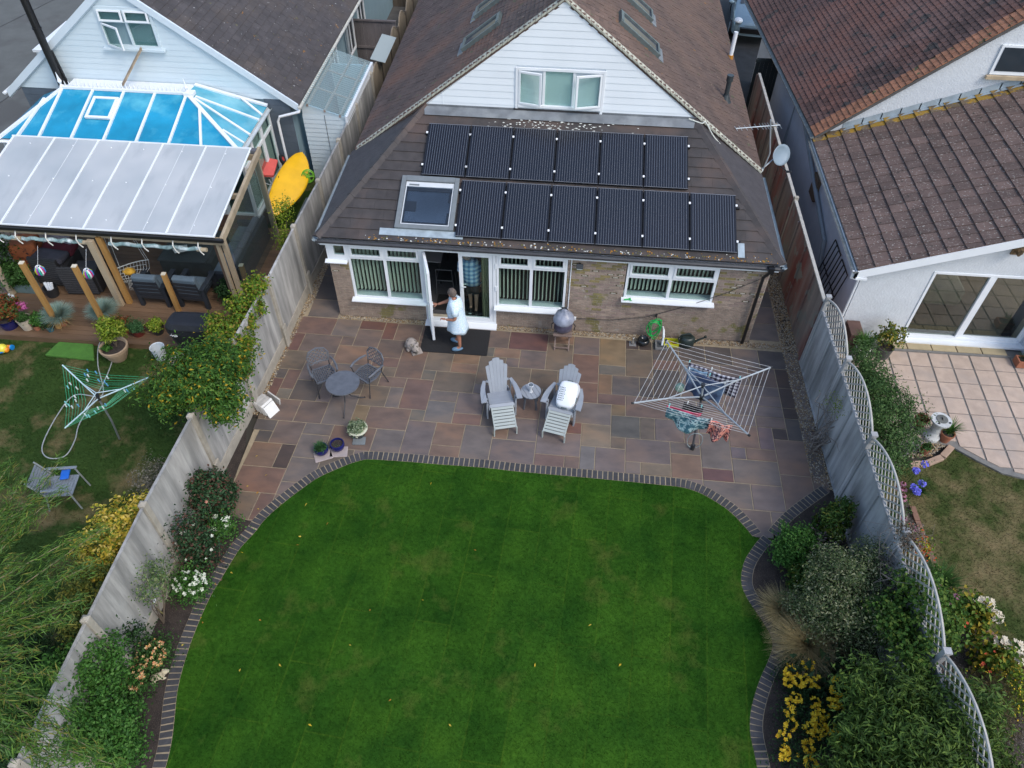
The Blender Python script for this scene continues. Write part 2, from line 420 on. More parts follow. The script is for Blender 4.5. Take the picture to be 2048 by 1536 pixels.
paver.add([(-.044,-.098,0),(.044,-.098,0),(.044,.098,0),(-.044,.098,0),(-.041,-.095,.05),(.041,-.095,.05),(.041,.095,.05),(-.041,.095,.05)],
          [(0,1,5,4),(1,2,6,5),(2,3,7,6),(3,0,4,7),(4,5,6,7)])
paver = paver.mesh('paver')
def band(P, side, name):
    S = arclen(eased(P, 8), .1035); g = MB(); off = offs(S, .2*side)
    a = offs(S, -.004*side); b = offs(S, .204*side)
    for i in range(len(S)-1):
        q = [(a[i].x, a[i].y, .032), (a[i+1].x, a[i+1].y, .032), (b[i+1].x, b[i+1].y, .032), (b[i].x, b[i].y, .032)]
        g.add(q+[(x, y, -.03) for x, y, z in q], [(0, 1, 2, 3) if side < 0 else (3, 2, 1, 0), (0, 4, 5, 1), (3, 2, 6, 7)])
        m_ = (S[i]+S[i+1])/2; t = (S[i+1]-S[i]).normalized(); n = Vector((t.y, -t.x))*side
        c = m_+n*.1
        Mx = frame((c.x, c.y, -.012+rng.uniform(-.002, .002)), (t.x, t.y, 0), (n.x, n.y, 0) if side < 0 else (-n.x, -n.y, 0))
        obj('paver', paver, BRK, edging, Mx)
    obj('mortar_joint', g, mort, edging)
    return S, b
S1, in1 = band(E1, 1, 'a'); S2, out2 = band(E2, -1, 'b'); S3, out3 = band(E3, 1, 'c')
# lawn: rolls of turf with faint seams
def lawnmat(name, a, b, seam, brown, bl, bh, strips=True, bs=1.2):
    m, nt, bb, out = new_mat(name); vec = _n(nt, 'ShaderNodeNewGeometry').outputs['Position']
    n1 = noise(nt, vec, 1.3, 5, .6); col = ramp(nt, n1, [(.32, a), (.68, b)]); col = mix(nt, 1.0, col, ramp(nt, noise(nt, vec, 16, 3, .7), [(.3, (.72, .74, .72)), (.7, (1.28, 1.22, 1.25))]), 'MULTIPLY')
    if strips:
        mp = stretch(nt, vec, (1, 1, 1), (0, 0, math.radians(4.5)))
        mp2 = mix(nt, .03, mp, _n(nt, 'ShaderNodeTexNoise').outputs['Color'])
        br = _n(nt, 'ShaderNodeTexBrick'); nt.links.new(stretch(nt, mp2, (1, 1, 1), (0, 0, math.radians(90))), br.inputs['Vector'])
        for k, v in (('Scale', 1.0), ('Mortar Size', .018), ('Mortar Smooth', .8), ('Brick Width', 2.0), ('Row Height', .6)): br.inputs[k].default_value = v
        br.inputs['Color1'].default_value = (.70, .78, .72, 1); br.inputs['Color2'].default_value = (1.32, 1.16, 1.1, 1); br.inputs['Mortar'].default_value = (1.6, 1.15, 1.1, 1)
        col = mix(nt, mix(nt, 1.0, ramp(nt, noise(nt, vec, .9, 3), [(.36, (.2, .2, .2)), (.56, (1, 1, 1))]), (.95, .95, .95), 'MULTIPLY'), col, mix(nt, 1.0, col, br.outputs['Color'], 'MULTIPLY'))
    pf = ramp(nt, noise(nt, vec, bs, 6, .65), [(bl, (0, 0, 0)), (bh, (1, 1, 1))]); col = mix(nt, pf, col, brown)
    isl = _n(nt, 'ShaderNodeNewGeometry').outputs['Random Per Island']
    col = mix(nt, 1.0, col, ramp(nt, isl, [(0, (.6, .65, .6)), (1, (1.35, 1.3, 1.3))]), 'MULTIPLY')
    nt.links.new(col, bb.inputs['Base Color']); bb.inputs['Roughness'].default_value = .75; bb.inputs['Specular IOR Level'].default_value = .05
    MATS[name] = m; return m
LAWN = lawnmat('lawn_green', (.014, .056, .006), (.032, .098, .009), None, (.085, .105, .022), .56, .80, bs=1.0)
LAWN2 = lawnmat('neighbour_lawn_left', (.020, .042, .010), (.034, .066, .016), None, (.16, .125, .065), .50, .70, False, 1.1)
LAWN3 = lawnmat('neighbour_lawn_right', (.040, .060, .017), (.065, .080, .026), None, (.17, .135, .07), .42, .66, False, 1.3)
lp = [(p.x, p.y) for p in in1]+[(p.x, p.y) for p in S2[1:]]
sheet('lawn', lp, .036, LAWN)
grass('lawn_grass', lp, 230000, .034, .030, LAWN, 'dense bright green turf with faint seams between its rolls', .0035, .7)
# beds
bedL = [(-1.45, -11)]+[(p.x, p.y) for p in S1 if p.y < -5.6]+[(-.3, -5.65), (-.98, -5.75), (-.98, -4.25), (-1.2, -3.0), (-1.2, -3.0)]
bedL = [(-1.45, -11), (-.30, -10.9)]+[(p.x, p.y) for p in S1[1:] if p.y < -5.75]+[(-.9, -5.72), (-.98, -4.1), (-1.25, -3.2)]
sheet('flower_bed', bedL, .0335, SOIL)
bedR = [(p.x, p.y) for p in out3]+[(10.9, -4.0), (11.0, -11), (8.9, -11)]+[(p.x, p.y) for p in out2[::-1]]
sheet('flower_bed', bedR, .0335, SOIL)
# patio of riven sandstone
AX = [-0.03138, 0.29551, -0.01579, 0.0103, 0.0047, -0.00249]; AY = [-0.14385, -0.00349, -0.28548, -0.0007, -0.00025, -0.0127]
def lat(i, j):
    b = (1, i, j, i*j/20, i*i/40, j*j/20); return sum(p*q for p, q in zip(AX, b)), sum(p*q for p, q in zip(AY, b))
SLABS = [(-3,0,3,2,'rb'),(0,0,2,2,'gr'),(2,0,2,1,'rd'),(2,1,2,2,'bg'),(4,0,1,2,'rd'),(-2,2,3,2,'bg'),(-3,2,1,2,'rd'),(1,2,1,1,'bg'),(1,3,3,2,'ob'),(-3,4,2,2,'ol'),(-3,6,1,1,'dg'),(-2,6,1,2,'rb'),(-3,7,1,2,'rd'),(-2,8,1,1,'gg'),(-1,7,2,2,'dg'),(-2,9,2,2,'bg'),(0,9,2,2,'bg'),(2,8,2,3,'gr'),(4,7,2,2,'ol'),(4,9,1,2,'yl'),(4,2,2,2,'bg'),(4,4,2,1,'rb'),(5,5,1,1,'ol'),(6,2,2,4,'br'),(8,3,2,2,'ol'),(10,3,2,1,'or'),(10,4,2,1,'ob'),(8,5,1,1,'gg'),(9,5,3,2,'ol'),(5,6,2,1,'br'),(7,6,2,3,'rb'),(6,7,1,2,'gr'),(5,9,3,2,'br'),(8,9,1,1,'gg'),(9,7,2,1,'gr'),(9,8,2,2,'bl'),(11,7,2,2,'pg'),(11,9,2,1,'rb'),(12,3,2,3,'ol'),(14,0,3,2,'pr'),(12,0,2,2,'bg'),(13,2,2,1,'ob'),(12,2,1,1,'gg'),(15,2,2,2,'pg'),(14,3,1,1,'pg'),(14,4,2,2,'ol'),(16,4,2,2,'ol'),(18,4,1,2,'ol'),(17,0,2,1,'ob'),(17,1,2,3,'ol'),(19,0,2,2,'pg'),(19,2,2,3,'ru'),(21,0,2,3,'yl'),(21,3,2,1,'gg'),(23,0,1,1,'db'),(24,0,1,1,'db'),(23,1,2,3,'ol'),(25,0,2,2,'dg'),(25,3,2,3,'dg'),(21,4,1,2,'or'),(22,4,2,2,'gr'),(24,4,1,2,'dg'),(19,5,2,2,'ru'),(21,6,2,1,'rb'),(23,6,3,2,'br'),(22,7,1,1,'yl'),(19,7,3,2,'gr'),(22,8,2,2,'gg'),(24,8,1,2,'ol'),(25,8,2,2,'pg'),(25,2,2,1,'rb'),(15,9,2,2,'pg'),(14,11,3,2,'pg'),(14,10,1,1,'ob'),(17,10,3,2,'pg'),(17,12,2,1,'rb'),(19,12,1,1,'br'),(19,9,1,1,'rd'),(20,9,2,2,'yb'),(20,11,1,2,'bl'),(21,11,2,2,'pg'),(22,10,1,1,'ol'),(23,10,3,2,'pg'),(23,12,1,1,'gr'),(24,12,2,1,'yb'),(26,11,2,2,'ob'),(26,10,2,1,'gr'),(28,9,2,3,'gr'),(28,12,2,1,'pr'),(32,8,1,2,'pu'),(30,8,2,2,'br'),(30,10,1,1,'bp'),(31,10,2,1,'br'),(30,11,3,2,'gr'),(33,8,1,1,'db'),(33,9,2,3,'br'),(31,13,2,2,'pg'),(33,0,2,2,'dg'),(34,2,1,2,'db'),(34,4,1,2,'db'),(34,6,1,1,'db'),(34,7,1,2,'dg'),(27,0,2,2,'dg'),(29,0,2,2,'dg'),(31,0,2,2,'gr'),(8,10,2,3,'pg'),(10,10,2,2,'ob'),(10,12,2,1,'ob'),(12,10,2,3,'gr'),(6,11,2,2,'gr'),(-1,11,2,2,'bg'),(1,11,2,1,'gr'),(1,12,2,2,'gr'),(0,13,1,2,'db'),(-2,13,2,2,'ob'),(3,11,3,2,'br'),(-2,15,3,2,'ru'),(-2,17,2,2,'ol'),(0,17,1,2,'rb'),(28,13,3,2,'gr'),(33,12,2,3,'br'),(14,6,1,1,'ob'),(29,13,2,2,'gr'),(1,14,2,2,'gr')]
SC_ = dict(rb=(.155,.085,.068),rd=(.150,.062,.052),gr=(.135,.118,.108),bg=(.135,.098,.084),ob=(.20,.115,.068),yl=(.195,.135,.052),yb=(.185,.145,.088),ol=(.142,.112,.076),dg=(.078,.072,.070),gg=(.115,.118,.098),br=(.16,.100,.074),bl=(.125,.128,.128),pg=(.140,.113,.110),pr=(.145,.056,.058),pu=(.13,.09,.105),bp=(.12,.10,.125),ru=(.165,.083,.056),db=(.070,.048,.042))
SC_['or'] = (.22, .12, .048)
SC_ = {k: tuple(x*.52+y*.48*(sum(c)/.335) for x, y in zip(c, (.135, .107, .093))) for k, c in SC_.items()}
def stone(code): return mat('sandstone_'+code, SC_[code], .20, 2.2, .52, .35, 26, rnd=.13, patch=(tuple(x*f for x, f in zip(SC_[code], (1.35, 1.12, .9))), 1.1, .48, .78), st=(1, 1.9, 1))
pat = thing('patio', 'riven sandstone patio of mixed red, brown and grey slabs behind the bungalow', 'patio', (0, 0, 0)); pat['kind'] = 'structure'
del pat['category'], pat['label']
occ = {}
for i, j, w, h, c in SLABS:
    if all((a, b) not in occ for a in range(i, i+w) for b in range(j, j+h)):
        for a in range(i, i+w):
            for b in range(j, j+h): occ[a, b] = (i, j, w, h, c)
allS = sorted(set(occ.values()))
def inpoly(x, y, P):
    r = False; j = len(P)-1
    for i in range(len(P)):
        if (P[i][1] > y) != (P[j][1] > y) and x < (P[j][0]-P[i][0])*(y-P[i][1])/(P[j][1]-P[i][1])+P[i][0]: r = not r
        j = i
    return r
PP = [(10.6, -.1), (-1.0, -.1), (-1.0, -6.2), (-.5, -6.2)]+[(p.x, p.y) for p in in1 if p.y > -6.2]+[(p.x, p.y) for p in out3]
rs = random.Random(5)
for j in range(-1, 22):
    for i in range(-3, 36):
        if (i, j) in occ: continue
        x, y = lat(i+.5, j+.5)
        if not inpoly(x, y, PP) or j < 0: continue
        for w, h in rs.sample([(3, 2), (2, 2), (2, 2), (2, 1), (2, 3), (1, 2)], 6)+[(1, 1)]:
            if all((a, b) not in occ and inpoly(*lat(a+.5, b+.5), PP) for a in range(i, i+w) for b in range(j, j+h)): break
        t = (i, j, w, h, rs.choice(['bg', 'gr', 'pg', 'br', 'ol', 'dg', 'rb', 'pg'] if i < 26 else ['gr', 'pg', 'pg', 'bg', 'dg'])); allS.append(t)
        for a in range(i, i+w):
            for b in range(j, j+h): occ[a, b] = t
def slab(Q, code, parent=pat, top=.030, name='paving_slab', gp=.0085, m=None):
    if not name.startswith('pav'): gp = gp*1.3
    c = [sum(p[k] for p in Q)/len(Q) for k in (0, 1)]; g = MB(); dz = rng.uniform(-.002, .002)
    R = [(c[0]+(x-c[0])*(1-gp*2/max(.1, abs(x-c[0])*2)), c[1]+(y-c[1])*(1-gp*2/max(.1, abs(y-c[1])*2))) for x, y in Q]
    n = len(R); T = [(c[0]+(x-c[0])*.985, c[1]+(y-c[1])*.985) for x, y in R]
    g.add([(x, y, top+dz) for x, y in T]+[(x, y, top-.006+dz) for x, y in R]+[(x, y, top-.05) for x, y in R],
          [tuple(range(n))]+[(i, n+i, n+(i+1) % n, (i+1) % n) for i in range(n)]+[(n+i, 2*n+i, 2*n+(i+1) % n, n+(i+1) % n) for i in range(n)])
    g.v = [(x-c[0], y-c[1], z) for x, y, z in g.v]
    return obj(name, g, m or stone(code), parent, Matrix.Translation((c[0], c[1], 0)))
for i, j, w, h, c in allS:
    Q = [lat(i, j+h), lat(i+w, j+h), lat(i+w, j), lat(i, j)]
    if i <= -3: Q = [(max(x, -.985), y) for x, y in Q]
    slab(Q, c)
for k, (y0, y1) in enumerate([(-.13, .5), (.5, 1.4), (1.4, 2.0), (2.0, 2.9), (2.9, 3.8)]):       # passage on the left of the house
    slab([(-.78, y0), (-.04, y0), (-.04, y1), (-.78, y1)], ['gr', 'dg', 'dg', 'gr', 'dg'][k])
for k in range(9):                                                                              # passage on the right
    y0 = .06+k*.6; slab([(9.72, y0), (10.42, y0), (10.42, y0+.6), (9.72, y0+.6)], ['gr', 'pg', 'dg', 'rb', 'ob', 'dg', 'dg', 'bg', 'dg'][k])
sheet('mortar_bed', [(-.96, -5.72), (-.35, -6.0)]+[(p.x, p.y) for p in S1 if p.y > -5.9]+[(p.x, p.y) for p in S3]+[(10.47, -3.9), (10.45, 5.5), (9.7, 5.5), (9.7, -.02), (0, -.02), (0, 4), (-.8, 4), (-.96, .3)], .019, mort)
# gravel
GRAV = leafmat('gravel_stones', [(.34, .27, .17), (.22, .15, .09), (.40, .36, .28), (.13, .10, .075), (.30, .20, .10), (.26, .24, .21)], 0, .7)
sheet('gravel_base', [(-1.22, -3.3), (-.98, -3.3), (-.78, .2), (-.75, 4), (-1.1, 4)], .010, SOIL); sheet('gravel_base', [(10.40, -4.1), (10.95, -4.2), (10.8, 5.5), (10.38, 5.5)], .008, SOIL)
pebbles('gravel', [[(-1.2, -3.25), (-1.0, -3.25), (-.86, .1), (-.76, .4), (-.74, 4), (-1.05, 4)]], 5200, .016, .021, GRAV, 'strip of pale pea gravel along the foot of the left fence')
pebbles('gravel', [[(0, -.135), (9.75, -.2), (10.5, -.2), (10.5, -.06), (9.7, -.04), (0, -.02)]], 6500, .026, .019, GRAV, 'narrow band of pea gravel at the foot of the brick rear wall')
pebbles('gravel', [[(10.47, -3.95), (10.92, -4.15), (10.8, -1.2), (10.75, 5), (10.42, 5), (10.42, -.1)]], 8500, .016, .021, GRAV, 'wide strip of brown pea gravel along the foot of the right fence')
sheet('passage_ground', [(-1.0, 3.7), (-.0, 3.7), (0, 16), (-1.0, 16)], -.01, mat('concrete_path', (.09, .085, .08), .2, 3, .9, .4)); 
sheet('passage_ground', [(9.7, 5.4), (10.8, 5.4), (10.9, 18), (9.7, 18)], -.01, MATS['concrete_path'])
# neighbours' ground
sheet('lawn', [(-14, -11.5), (-1.36, -11.5), (-1.33, -6), (-1.1, -2), (-1.08, 6), (-14, 6)], .0, LAWN2)
grass('lawn_grass', [(-9.5, -10.5), (-1.4, -10.5), (-1.35, -6), (-1.12, -1.9), (-9.5, -1.5)], 90000, 0, .045, LAWN2, 'patchy sun-browned grass of the left-hand garden', .005, .7)
RL = [(12.05, -11.5), (17.5, -11.5), (17.5, -3.6), (14.8, -3.45), (14.3, -3.32), (13.9, -3.05), (13.55, -2.75), (13.2, -3.0), (12.6, -3.3), (12.15, -3.4)]
sheet('lawn', [(10.95, -11.5)]+RL[1:]+[(11, -3.4)], -.004, LAWN3)
grass('lawn_grass', RL, 70000, 0, .04, LAWN3, 'dry yellowing grass of the right-hand garden below the curved terrace', .005, .7)
# neighbour's terrace of buff concrete flags
terr = thing('terrace', '', '', (0, 0, 0)); terr['kind'] = 'structure'; del terr['category'], terr['label']
TM = mat('buff_flag', (.43, .335, .27), .12, 5, .8, .3, 40, rnd=.07, patch=((.36, .30, .26), 2, .5, .75))
conv = [(11.0, -3.0), (12.4, -3.1), (13.15, -2.55), (13.55, -2.68), (13.95, -3.0), (14.35, -3.28), (14.9, -3.42), (18, -3.6), (18, .3), (11, .3)]
sheet('terrace_base', [(10.98, -3.1), (12.4, -3.15), (13.05, -2.7), (13.5, -2.76), (13.9, -3.08), (14.3, -3.36), (14.85, -3.5), (18, -3.7), (18, .35), (10.98, .35)], .040, mat('grey_mortar', (.17, .165, .155), .15, 9, .95), th=.06)
CV = [(11.0, -3.0), (12.9, -2.72), (13.45, -2.62), (13.95, -2.98), (14.35, -3.26), (14.9, -3.40), (18, -3.6), (18, .0), (11, .0)]
for a in range(15):
    for b in range(8):
        x0 = 11.42+a*.462-.02*b; y0 = -.0-(b+1)*.46; Q = [(x0+.02, y0), (x0+.455, y0), (x0+.475, y0+.445), (x0+.04, y0+.445)]
        if not inpoly(x0+.23, y0+.23, CV) and not inpoly(x0+.4, y0+.4, CV): continue
        P = clip2(Q, [(11, -2.95), (12.9, -2.72), (18, -2.72), (18, .2), (11, .2)] if x0 < 13.1 else [(11, -6), (13.45, -2.66), (18, -5.7), (18, .2), (11, .2)] if False else [(11, -9), (20, -9), (20, .2), (11, .2)])
        P = [p for p in P]
        if len(P) > 2:
            # cut along the curved edge
            edge = [(13.05, -2.60), (13.5, -2.62), (13.95, -2.98), (14.35, -3.26), (14.9, -3.40), (18, -3.6)]
            for (ax_, ay_), (bx, by) in zip(edge, edge[1:]):
                if ax_-.2 < x0+.23 < bx+.25 and len(P) > 2:
                    d = Vector((bx-ax_, by-ay_)).normalized()*30; P = clip2(P, [(ax_-d.x, ay_-d.y), (ax_+d.x, ay_+d.y), (ax_+d.x, ay_+60), (ax_-d.x, ay_+60)])
            if len(P) > 2 and area2(P) > .01: slab(P, None, terr, .056, 'flagstone', .004, TM)
# left: road behind the house, drive, passage
ROAD = mat('asphalt', (.105, .11, .105), .12, 1.5, .9, .3, 60, patch=((.085, .085, .082), .5, .5, .6))
sheet('road', [(-40, 5.5), (-11.3, 5.5), (-11.3, 40), (-40, 40)], -.02, ROAD)
g = MB(); g.bar((-14, 7, -.012), (-12, 22, -.012), .03, .006); g.bar((-19, 7, -.012), (-15, 22, -.012), .03, .006)
struct('road_joint', g, mat('tar', (.05, .05, .05), rough=.6))
sheet('side_yard', [(-2.4, 5.2), (-1.05, 5.2), (-1.0, 22), (-2.4, 22)], -.012, MATS['concrete_path'])
sheet('side_yard', [(10.85, 3), (11.8, 3), (11.5, 12), (14.5, 12), (14.5, 24), (10.6, 24), (10.85, 12)], -.010, mat('dark_drive', (.028, .030, .033), .3, 3, .8))  # passage ground: the dark of the shadow is put into its colour
# ------------------------------------------------------------------ fences
WOODL = mat('weathered_pale_fence', (.34, .335, .32), .35, 5, .85, .6, 35, rnd=.20, st=(1, 1, .16), patch=((.19, .19, .185), 3.0, .46, .74))
CONC = mat('fence_concrete', (.34, .31, .26), .15, 6, .9, .4)
WOODR = mat('weathered_grey_fence', (.36, .365, .37), .3, 4.0, .85, .6, 40, rnd=.17, st=(1, 1, .2), patch=((.15, .155, .15), 2.2, .5, .75))
WOODD = mat('red_stained_fence', (.21, .17, .15), .3, 2.2, .85, .6, 30, rnd=.18, st=(1, 1, .25), patch=((.20, .055, .045), 1.0, .44, .62), spots=[((.20, .19, .17), 2.2, .58)])
WOODB = mat('brown_fence', (.105, .085, .065), .3, 3, .85, .5, 30, rnd=.15, st=(1, 1, .25))
LX = [(-11.5, -1.30), (-9, -1.30), (-6.8, -1.29), (-4.5, -1.2), (-1.1, -1.02), (.8, -.98), (3.5, -.88), (9, -.82), (20, -.70)]
RX = [(-12, 11.12), (-8.2, 10.98), (-5.5, 10.9), (-2.8, 10.83), (-.6, 10.79), (2.6, 10.76), (20, 10.80)]
def board_run(parent, X, y0, y1, topf, z0, m, side, bw=.118, th=.016):
    y = y0; me = {}
    while y < y1-.02:
        y2 = min(y+bw, y1); x = interp(X, y); g = MB(); zt = topf((y+y2)/2)+rng.uniform(-.012, .012); t2 = .005
        o = rng.uniform(-.002, .002)
        g.add([(x+side*t2+o, y, z0), (x+side*th+o, y2+.012, z0), (x+side*t2+o, y, zt), (x+side*th+o, y2+.012, zt), (x-side*.004, y, z0), (x-side*.004, y2+.012, z0), (x-side*.004, y, zt), (x-side*.004, y2+.012, zt)],
              [(0, 1, 3, 2), (4, 6, 7, 5), (2, 3, 7, 6), (0, 2, 6, 4), (1, 5, 7, 3), (0, 4, 5, 1)])
        obj('fence_board', g, m, parent); y = y2
lf = thing('panel_fence', 'long weathered pale grey fence with concrete posts dividing off the left-hand garden', 'fence', (interp(LX, -9), -9, 0))
posts = [-10.75, -8.81, -6.84, -4.95, -3.03, -1.11, .77, 2.68, 4.6, 6.5, 8.4]
for a, b in zip(posts, posts[1:]):
    board_run(lf, LX, a+.05, b-.05, lambda y: 1.93, .31, WOODL, 1, .122)
    xa, xb = interp(LX, a), interp(LX, b); g = MB()
    for z in (.5, 1.2, 1.86): obj('fence_rail', MB().bar((xa-.03, a+.05, z), (xb-.03, b-.05, z), .04, .06), WOODL, lf)
    g = MB(); g.bar((xa+.005, a+.05, 1.94), (xb+.005, b-.05, 1.94), .05, .02); obj('capping_rail', g, WOODL, lf)
    g = MB(); g.bar((xa, a+.05, .15), (xb, b-.05, .15), .045, .30); obj('gravel_board', g, CONC, lf, bevel=.006)
for p in posts:
    x = interp(LX, p); g = MB(); g.prism([(x-.055, p-.055, 0), (x+.06, p-.055, 0), (x+.06, p+.055, 0), (x-.055, p+.055, 0)], (0, 0, 2.0))
    g.add([(x-.055, p-.055, 2.0), (x+.06, p-.055, 2.0), (x+.06, p+.055, 2.0), (x-.055, p+.055, 2.0), (x, p, 2.05)], [(0, 1, 4), (1, 2, 4), (2, 3, 4), (3, 0, 4)])
    g.box(x+.0601, p-.09, 0, x+.10, p+.09, .62)
    obj('fence_post', g, CONC, lf, bevel=.008)
af = thing('arched_fence', 'tan panel fence with arched tops running between the two houses', 'fence', (-.85, 9, 0))
for k in range(7):
    a = 8.45+k*1.3; b = a+1.24
    topf = lambda y: 1.55+.42*math.sin(PI*min(1, max(0, (y-a)/(b-a)))**.9)
    board_run(af, LX, a, b, topf, .1, mat('tan_fence', (.23, .19, .14), .2, 4, .85, .4, rnd=.1, st=(1, 1, .3)), 1, .155)
    g = MB(); g.tube([(interp(LX, y), y, topf(y)+.02) for y in [a+(b-a)*i/10 for i in range(11)]], .022, 6); obj('arched_rail', g, MATS['tan_fence'], af)
    g = MB(); g.box(interp(LX, b)-.03, b, 0, interp(LX, b)+.04, b+.06, 1.75); obj('fence_post', g, WOODB, af)
# right fence: boarded part towards the house, trellis-topped panels beside the patio and beds
rf = thing('trellis_fence', 'grey panel fence with arched lattice tops beside the patio and right-hand bed', 'fence', (10.8, -4, 0))
RP = [-.62, -2.42, -4.3, -6.25, -8.2, -10.1]
LAT = mat('pale_lattice', (.40, .385, .35), .15, 8, .8, .3)
for b, a in zip(RP, RP[1:]):
    board_run(rf, RX, a+.05, b-.05, lambda y: 1.62, .04, WOODR, -1, .105)
    g = MB(); xa, xb = interp(RX, a), interp(RX, b)
    for z in (.02, 1.64): g.bar((xa-.01, a+.05, z+.02), (xb-.01, b-.05, z+.02), .05, .05)
    g.bar((xa-.028, (a+b)/2, .05), (xb-.028, (a+b)/2+.001, 1.62), .03, .04) if False else g.box((xa+xb)/2-.05, (a+b)/2-.02, .05, (xa+xb)/2-.017, (a+b)/2+.02, 1.62)
    for yy in (a+.07, b-.07): g.box(interp(RX, yy)-.045, yy-.02, .05, interp(RX, yy)-.016, yy+.02, 1.64)
    obj('panel_frame', g, WOODR, rf)
    arc = lambda y: 1.93+.33*math.sin(PI*(y-a)/(b-a))**.8
    g = MB(); g.tube([(interp(RX, y), y, arc(y)) for y in [a+.05+(b-a-.1)*i/14 for i in range(15)]], .024, 6); obj('arched_rail', g, LAT, rf)
    for sgn in (1, -1):
        k = -12
        while k < 14:
            y0 = a+k*.175; pts = []
            for i in range(13):
                z = 1.66+i*.05; y = y0+sgn*(z-1.66)*1.0+(.0 if sgn > 0 else 0)
                if a+.05 < y < b-.05 and z < arc(y)-.01: pts.append((y, z))
            if len(pts) >= 2:
                (ya, za), (yb, zb) = pts[0], pts[-1]; g = MB(); dx = .008*sgn
                g.bar((interp(RX, ya)+dx, ya, za), (interp(RX, yb)+dx, yb, zb), .011, .030, (1, 0, 0)) if False else g.bar((interp(RX, ya)+dx, ya, za), (interp(RX, yb)+dx, yb, zb), .012, .028, (0, -(zb-za), (yb-ya)))
                obj('lattice_slat', g, LAT, rf)
            k += 1
for p in RP:
    x = interp(RX, p); g = MB(); g.box(x-.045, p-.04, 0, x+.045, p+.04, 2.03); g.box(x-.055, p-.05, 2.03, x+.055, p+.05, 2.06); obj('fence_post', g, WOODR, rf)
bf = thing('boarded_fence', 'red and brown stained board fence along the right side of the bungalow', 'fence', (10.77, 2, 0))
board_run(bf, RX, -.57, 9.9, lambda y: 1.82, .04, WOODD, -1, .13)
g = MB(); g.bar((10.775, -.57, 1.85), (10.79, 9.9, 1.85), .07, .035); obj('capping_rail', g, LAT, bf)
for k in range(12):
    p = -.5+k*.95; x = interp(RX, p); g = MB(); g.box(x-.05, p-.025, .03, x-.018, p+.025, 1.8); obj('batten', g, WOODD, bf)
for p in (3.2, 6.7): g = MB(); g.box(10.74, p-.04, 0, 10.84, p+.04, 1.93); obj('fence_post', g, CONC, bf)
# cross fences between the houses on the left
cf = thing('cross_fence', 'grey board fence with one rail closing the side passage beside the blue wall', 'fence', (-1.6, 12.4, 0))
for k in range(12): g = MB(); g.box(-2.35+k*.125, 12.4, 0, -2.35+k*.125+.118, 12.42+.004*(k % 2), 1.85); obj('fence_board', g, mat('grey_brown_fence', (.13, .115, .115), .25, 4, .85, .5, rnd=.15, st=(1, 1, .2)), cf)
obj('fence_rail', MB().box(-2.36, 12.36, 1.85, -.84, 12.43, 1.90), MATS['grey_brown_fence'], cf); obj('fence_rail', MB().box(-2.36, 12.36, .95, -.84, 12.40, 1.02), MATS['grey_brown_fence'], cf)
cf2 = thing('cross_fence', 'dark brown fence with pale rail at the far end of the side passage', 'fence', (-1.6, 18.4, 0))
for k in range(14): g = MB(); g.box(-2.4+k*.12, 18.4, 0, -2.4+k*.12+.115, 18.42, 1.7); obj('fence_board', g, WOODB, cf2)
g = MB(); g.box(-2.4, 18.36, .8, -.7, 18.4, .86); obj('fence_rail', g, LAT, cf2)
# ------------------------------------------------------------------ the bungalow
BRICK = mat('brown_brick', (.30, .235, .19), .22, 6, .85, .4, 50, rnd=.22, spots=[((.20, .175, .075), 1.4, .60), ((.34, .30, .26), 3.2, .66)])
MORT = mat('brick_mortar', (.40, .36, .29), .15, 8, .95, .3, patch=((.17, .15, .11), 1.2, .5, .75))
SLATE = mat('brown_slate_tile', (.048, .042, .041), .22, 5, .72, .4, 60, rnd=.13, patch=((.088, .062, .052), .8, .5, .7), spots=[((.17, .16, .05), 14, .80)])
SLATE2 = mat('dark_slate_tile', (.052, .047, .050), .2, 5, .7, .4, 60, rnd=.10)
LICH = mat('mossy_slate', (.075, .062, .050), .25, 6, .85, .5, 50, rnd=.12, spots=[((.30, .13, .015), 9, .60), ((.14, .13, .05), 5, .58), ((.45, .43, .38), 22, .70)])
LEAD = mat('lead_flashing', (.15, .165, .18), .25, 3, .55, .2, 20, patch=((.26, .28, .29), 1.6, .5, .75), spots=[((.30, .30, .08), 2.2, .68)])
TILE = mat('brown_plain_tile', (.115, .078, .064), .28, 2.5, .85, .5, 60, rnd=.25, patch=((.165, .105, .078), .55, .45, .68), spots=[((.10, .10, .055), 4, .66), ((.33, .29, .24), 18, .73), ((.26, .13, .045), 3.0, .70)])
TILEL = mat('purple_brown_plain_tile', (.080, .058, .052), .28, 2.5, .85, .5, 60, rnd=.25, patch=((.13, .072, .052), .7, .48, .70), spots=[((.075, .08, .045), 4, .66), ((.33, .30, .26), 18, .745)])
BOARD = mat('white_cladding', (.74, .79, .83), .03, 1.5, .45, .0, rnd=.02)
CREAM = mat('cream_verge', (.40, .40, .33), .2, 9, .8, .4)
BLACK = mat('black_plastic', (.012, .012, .013), .2, 6, .35, .0)
GUT = mat('grey_gutter', (.055, .058, .065), .15, 5, .45, .1)
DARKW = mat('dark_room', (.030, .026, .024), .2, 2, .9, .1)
PALEW = mat('pale_room', (.32, .30, .27), .1, 2, .9, .1)
CARPET = mat('grey_carpet', (.075, .072, .078), .15, 30, .95, .3)
GLASS = glassmat('window_glass', (.80, .88, .86), 1.08)
BLIND = mat('vertical_blind', (.62, .63, .56), .06, 3, .8, .0)
house = thing('bungalow', 'white gabled bungalow with brown tiled roof and dark slated brick extension at the back', 'house', (4.9, 0, 0))
Wl, Wr, YG = 0.0, 9.68, 3.3
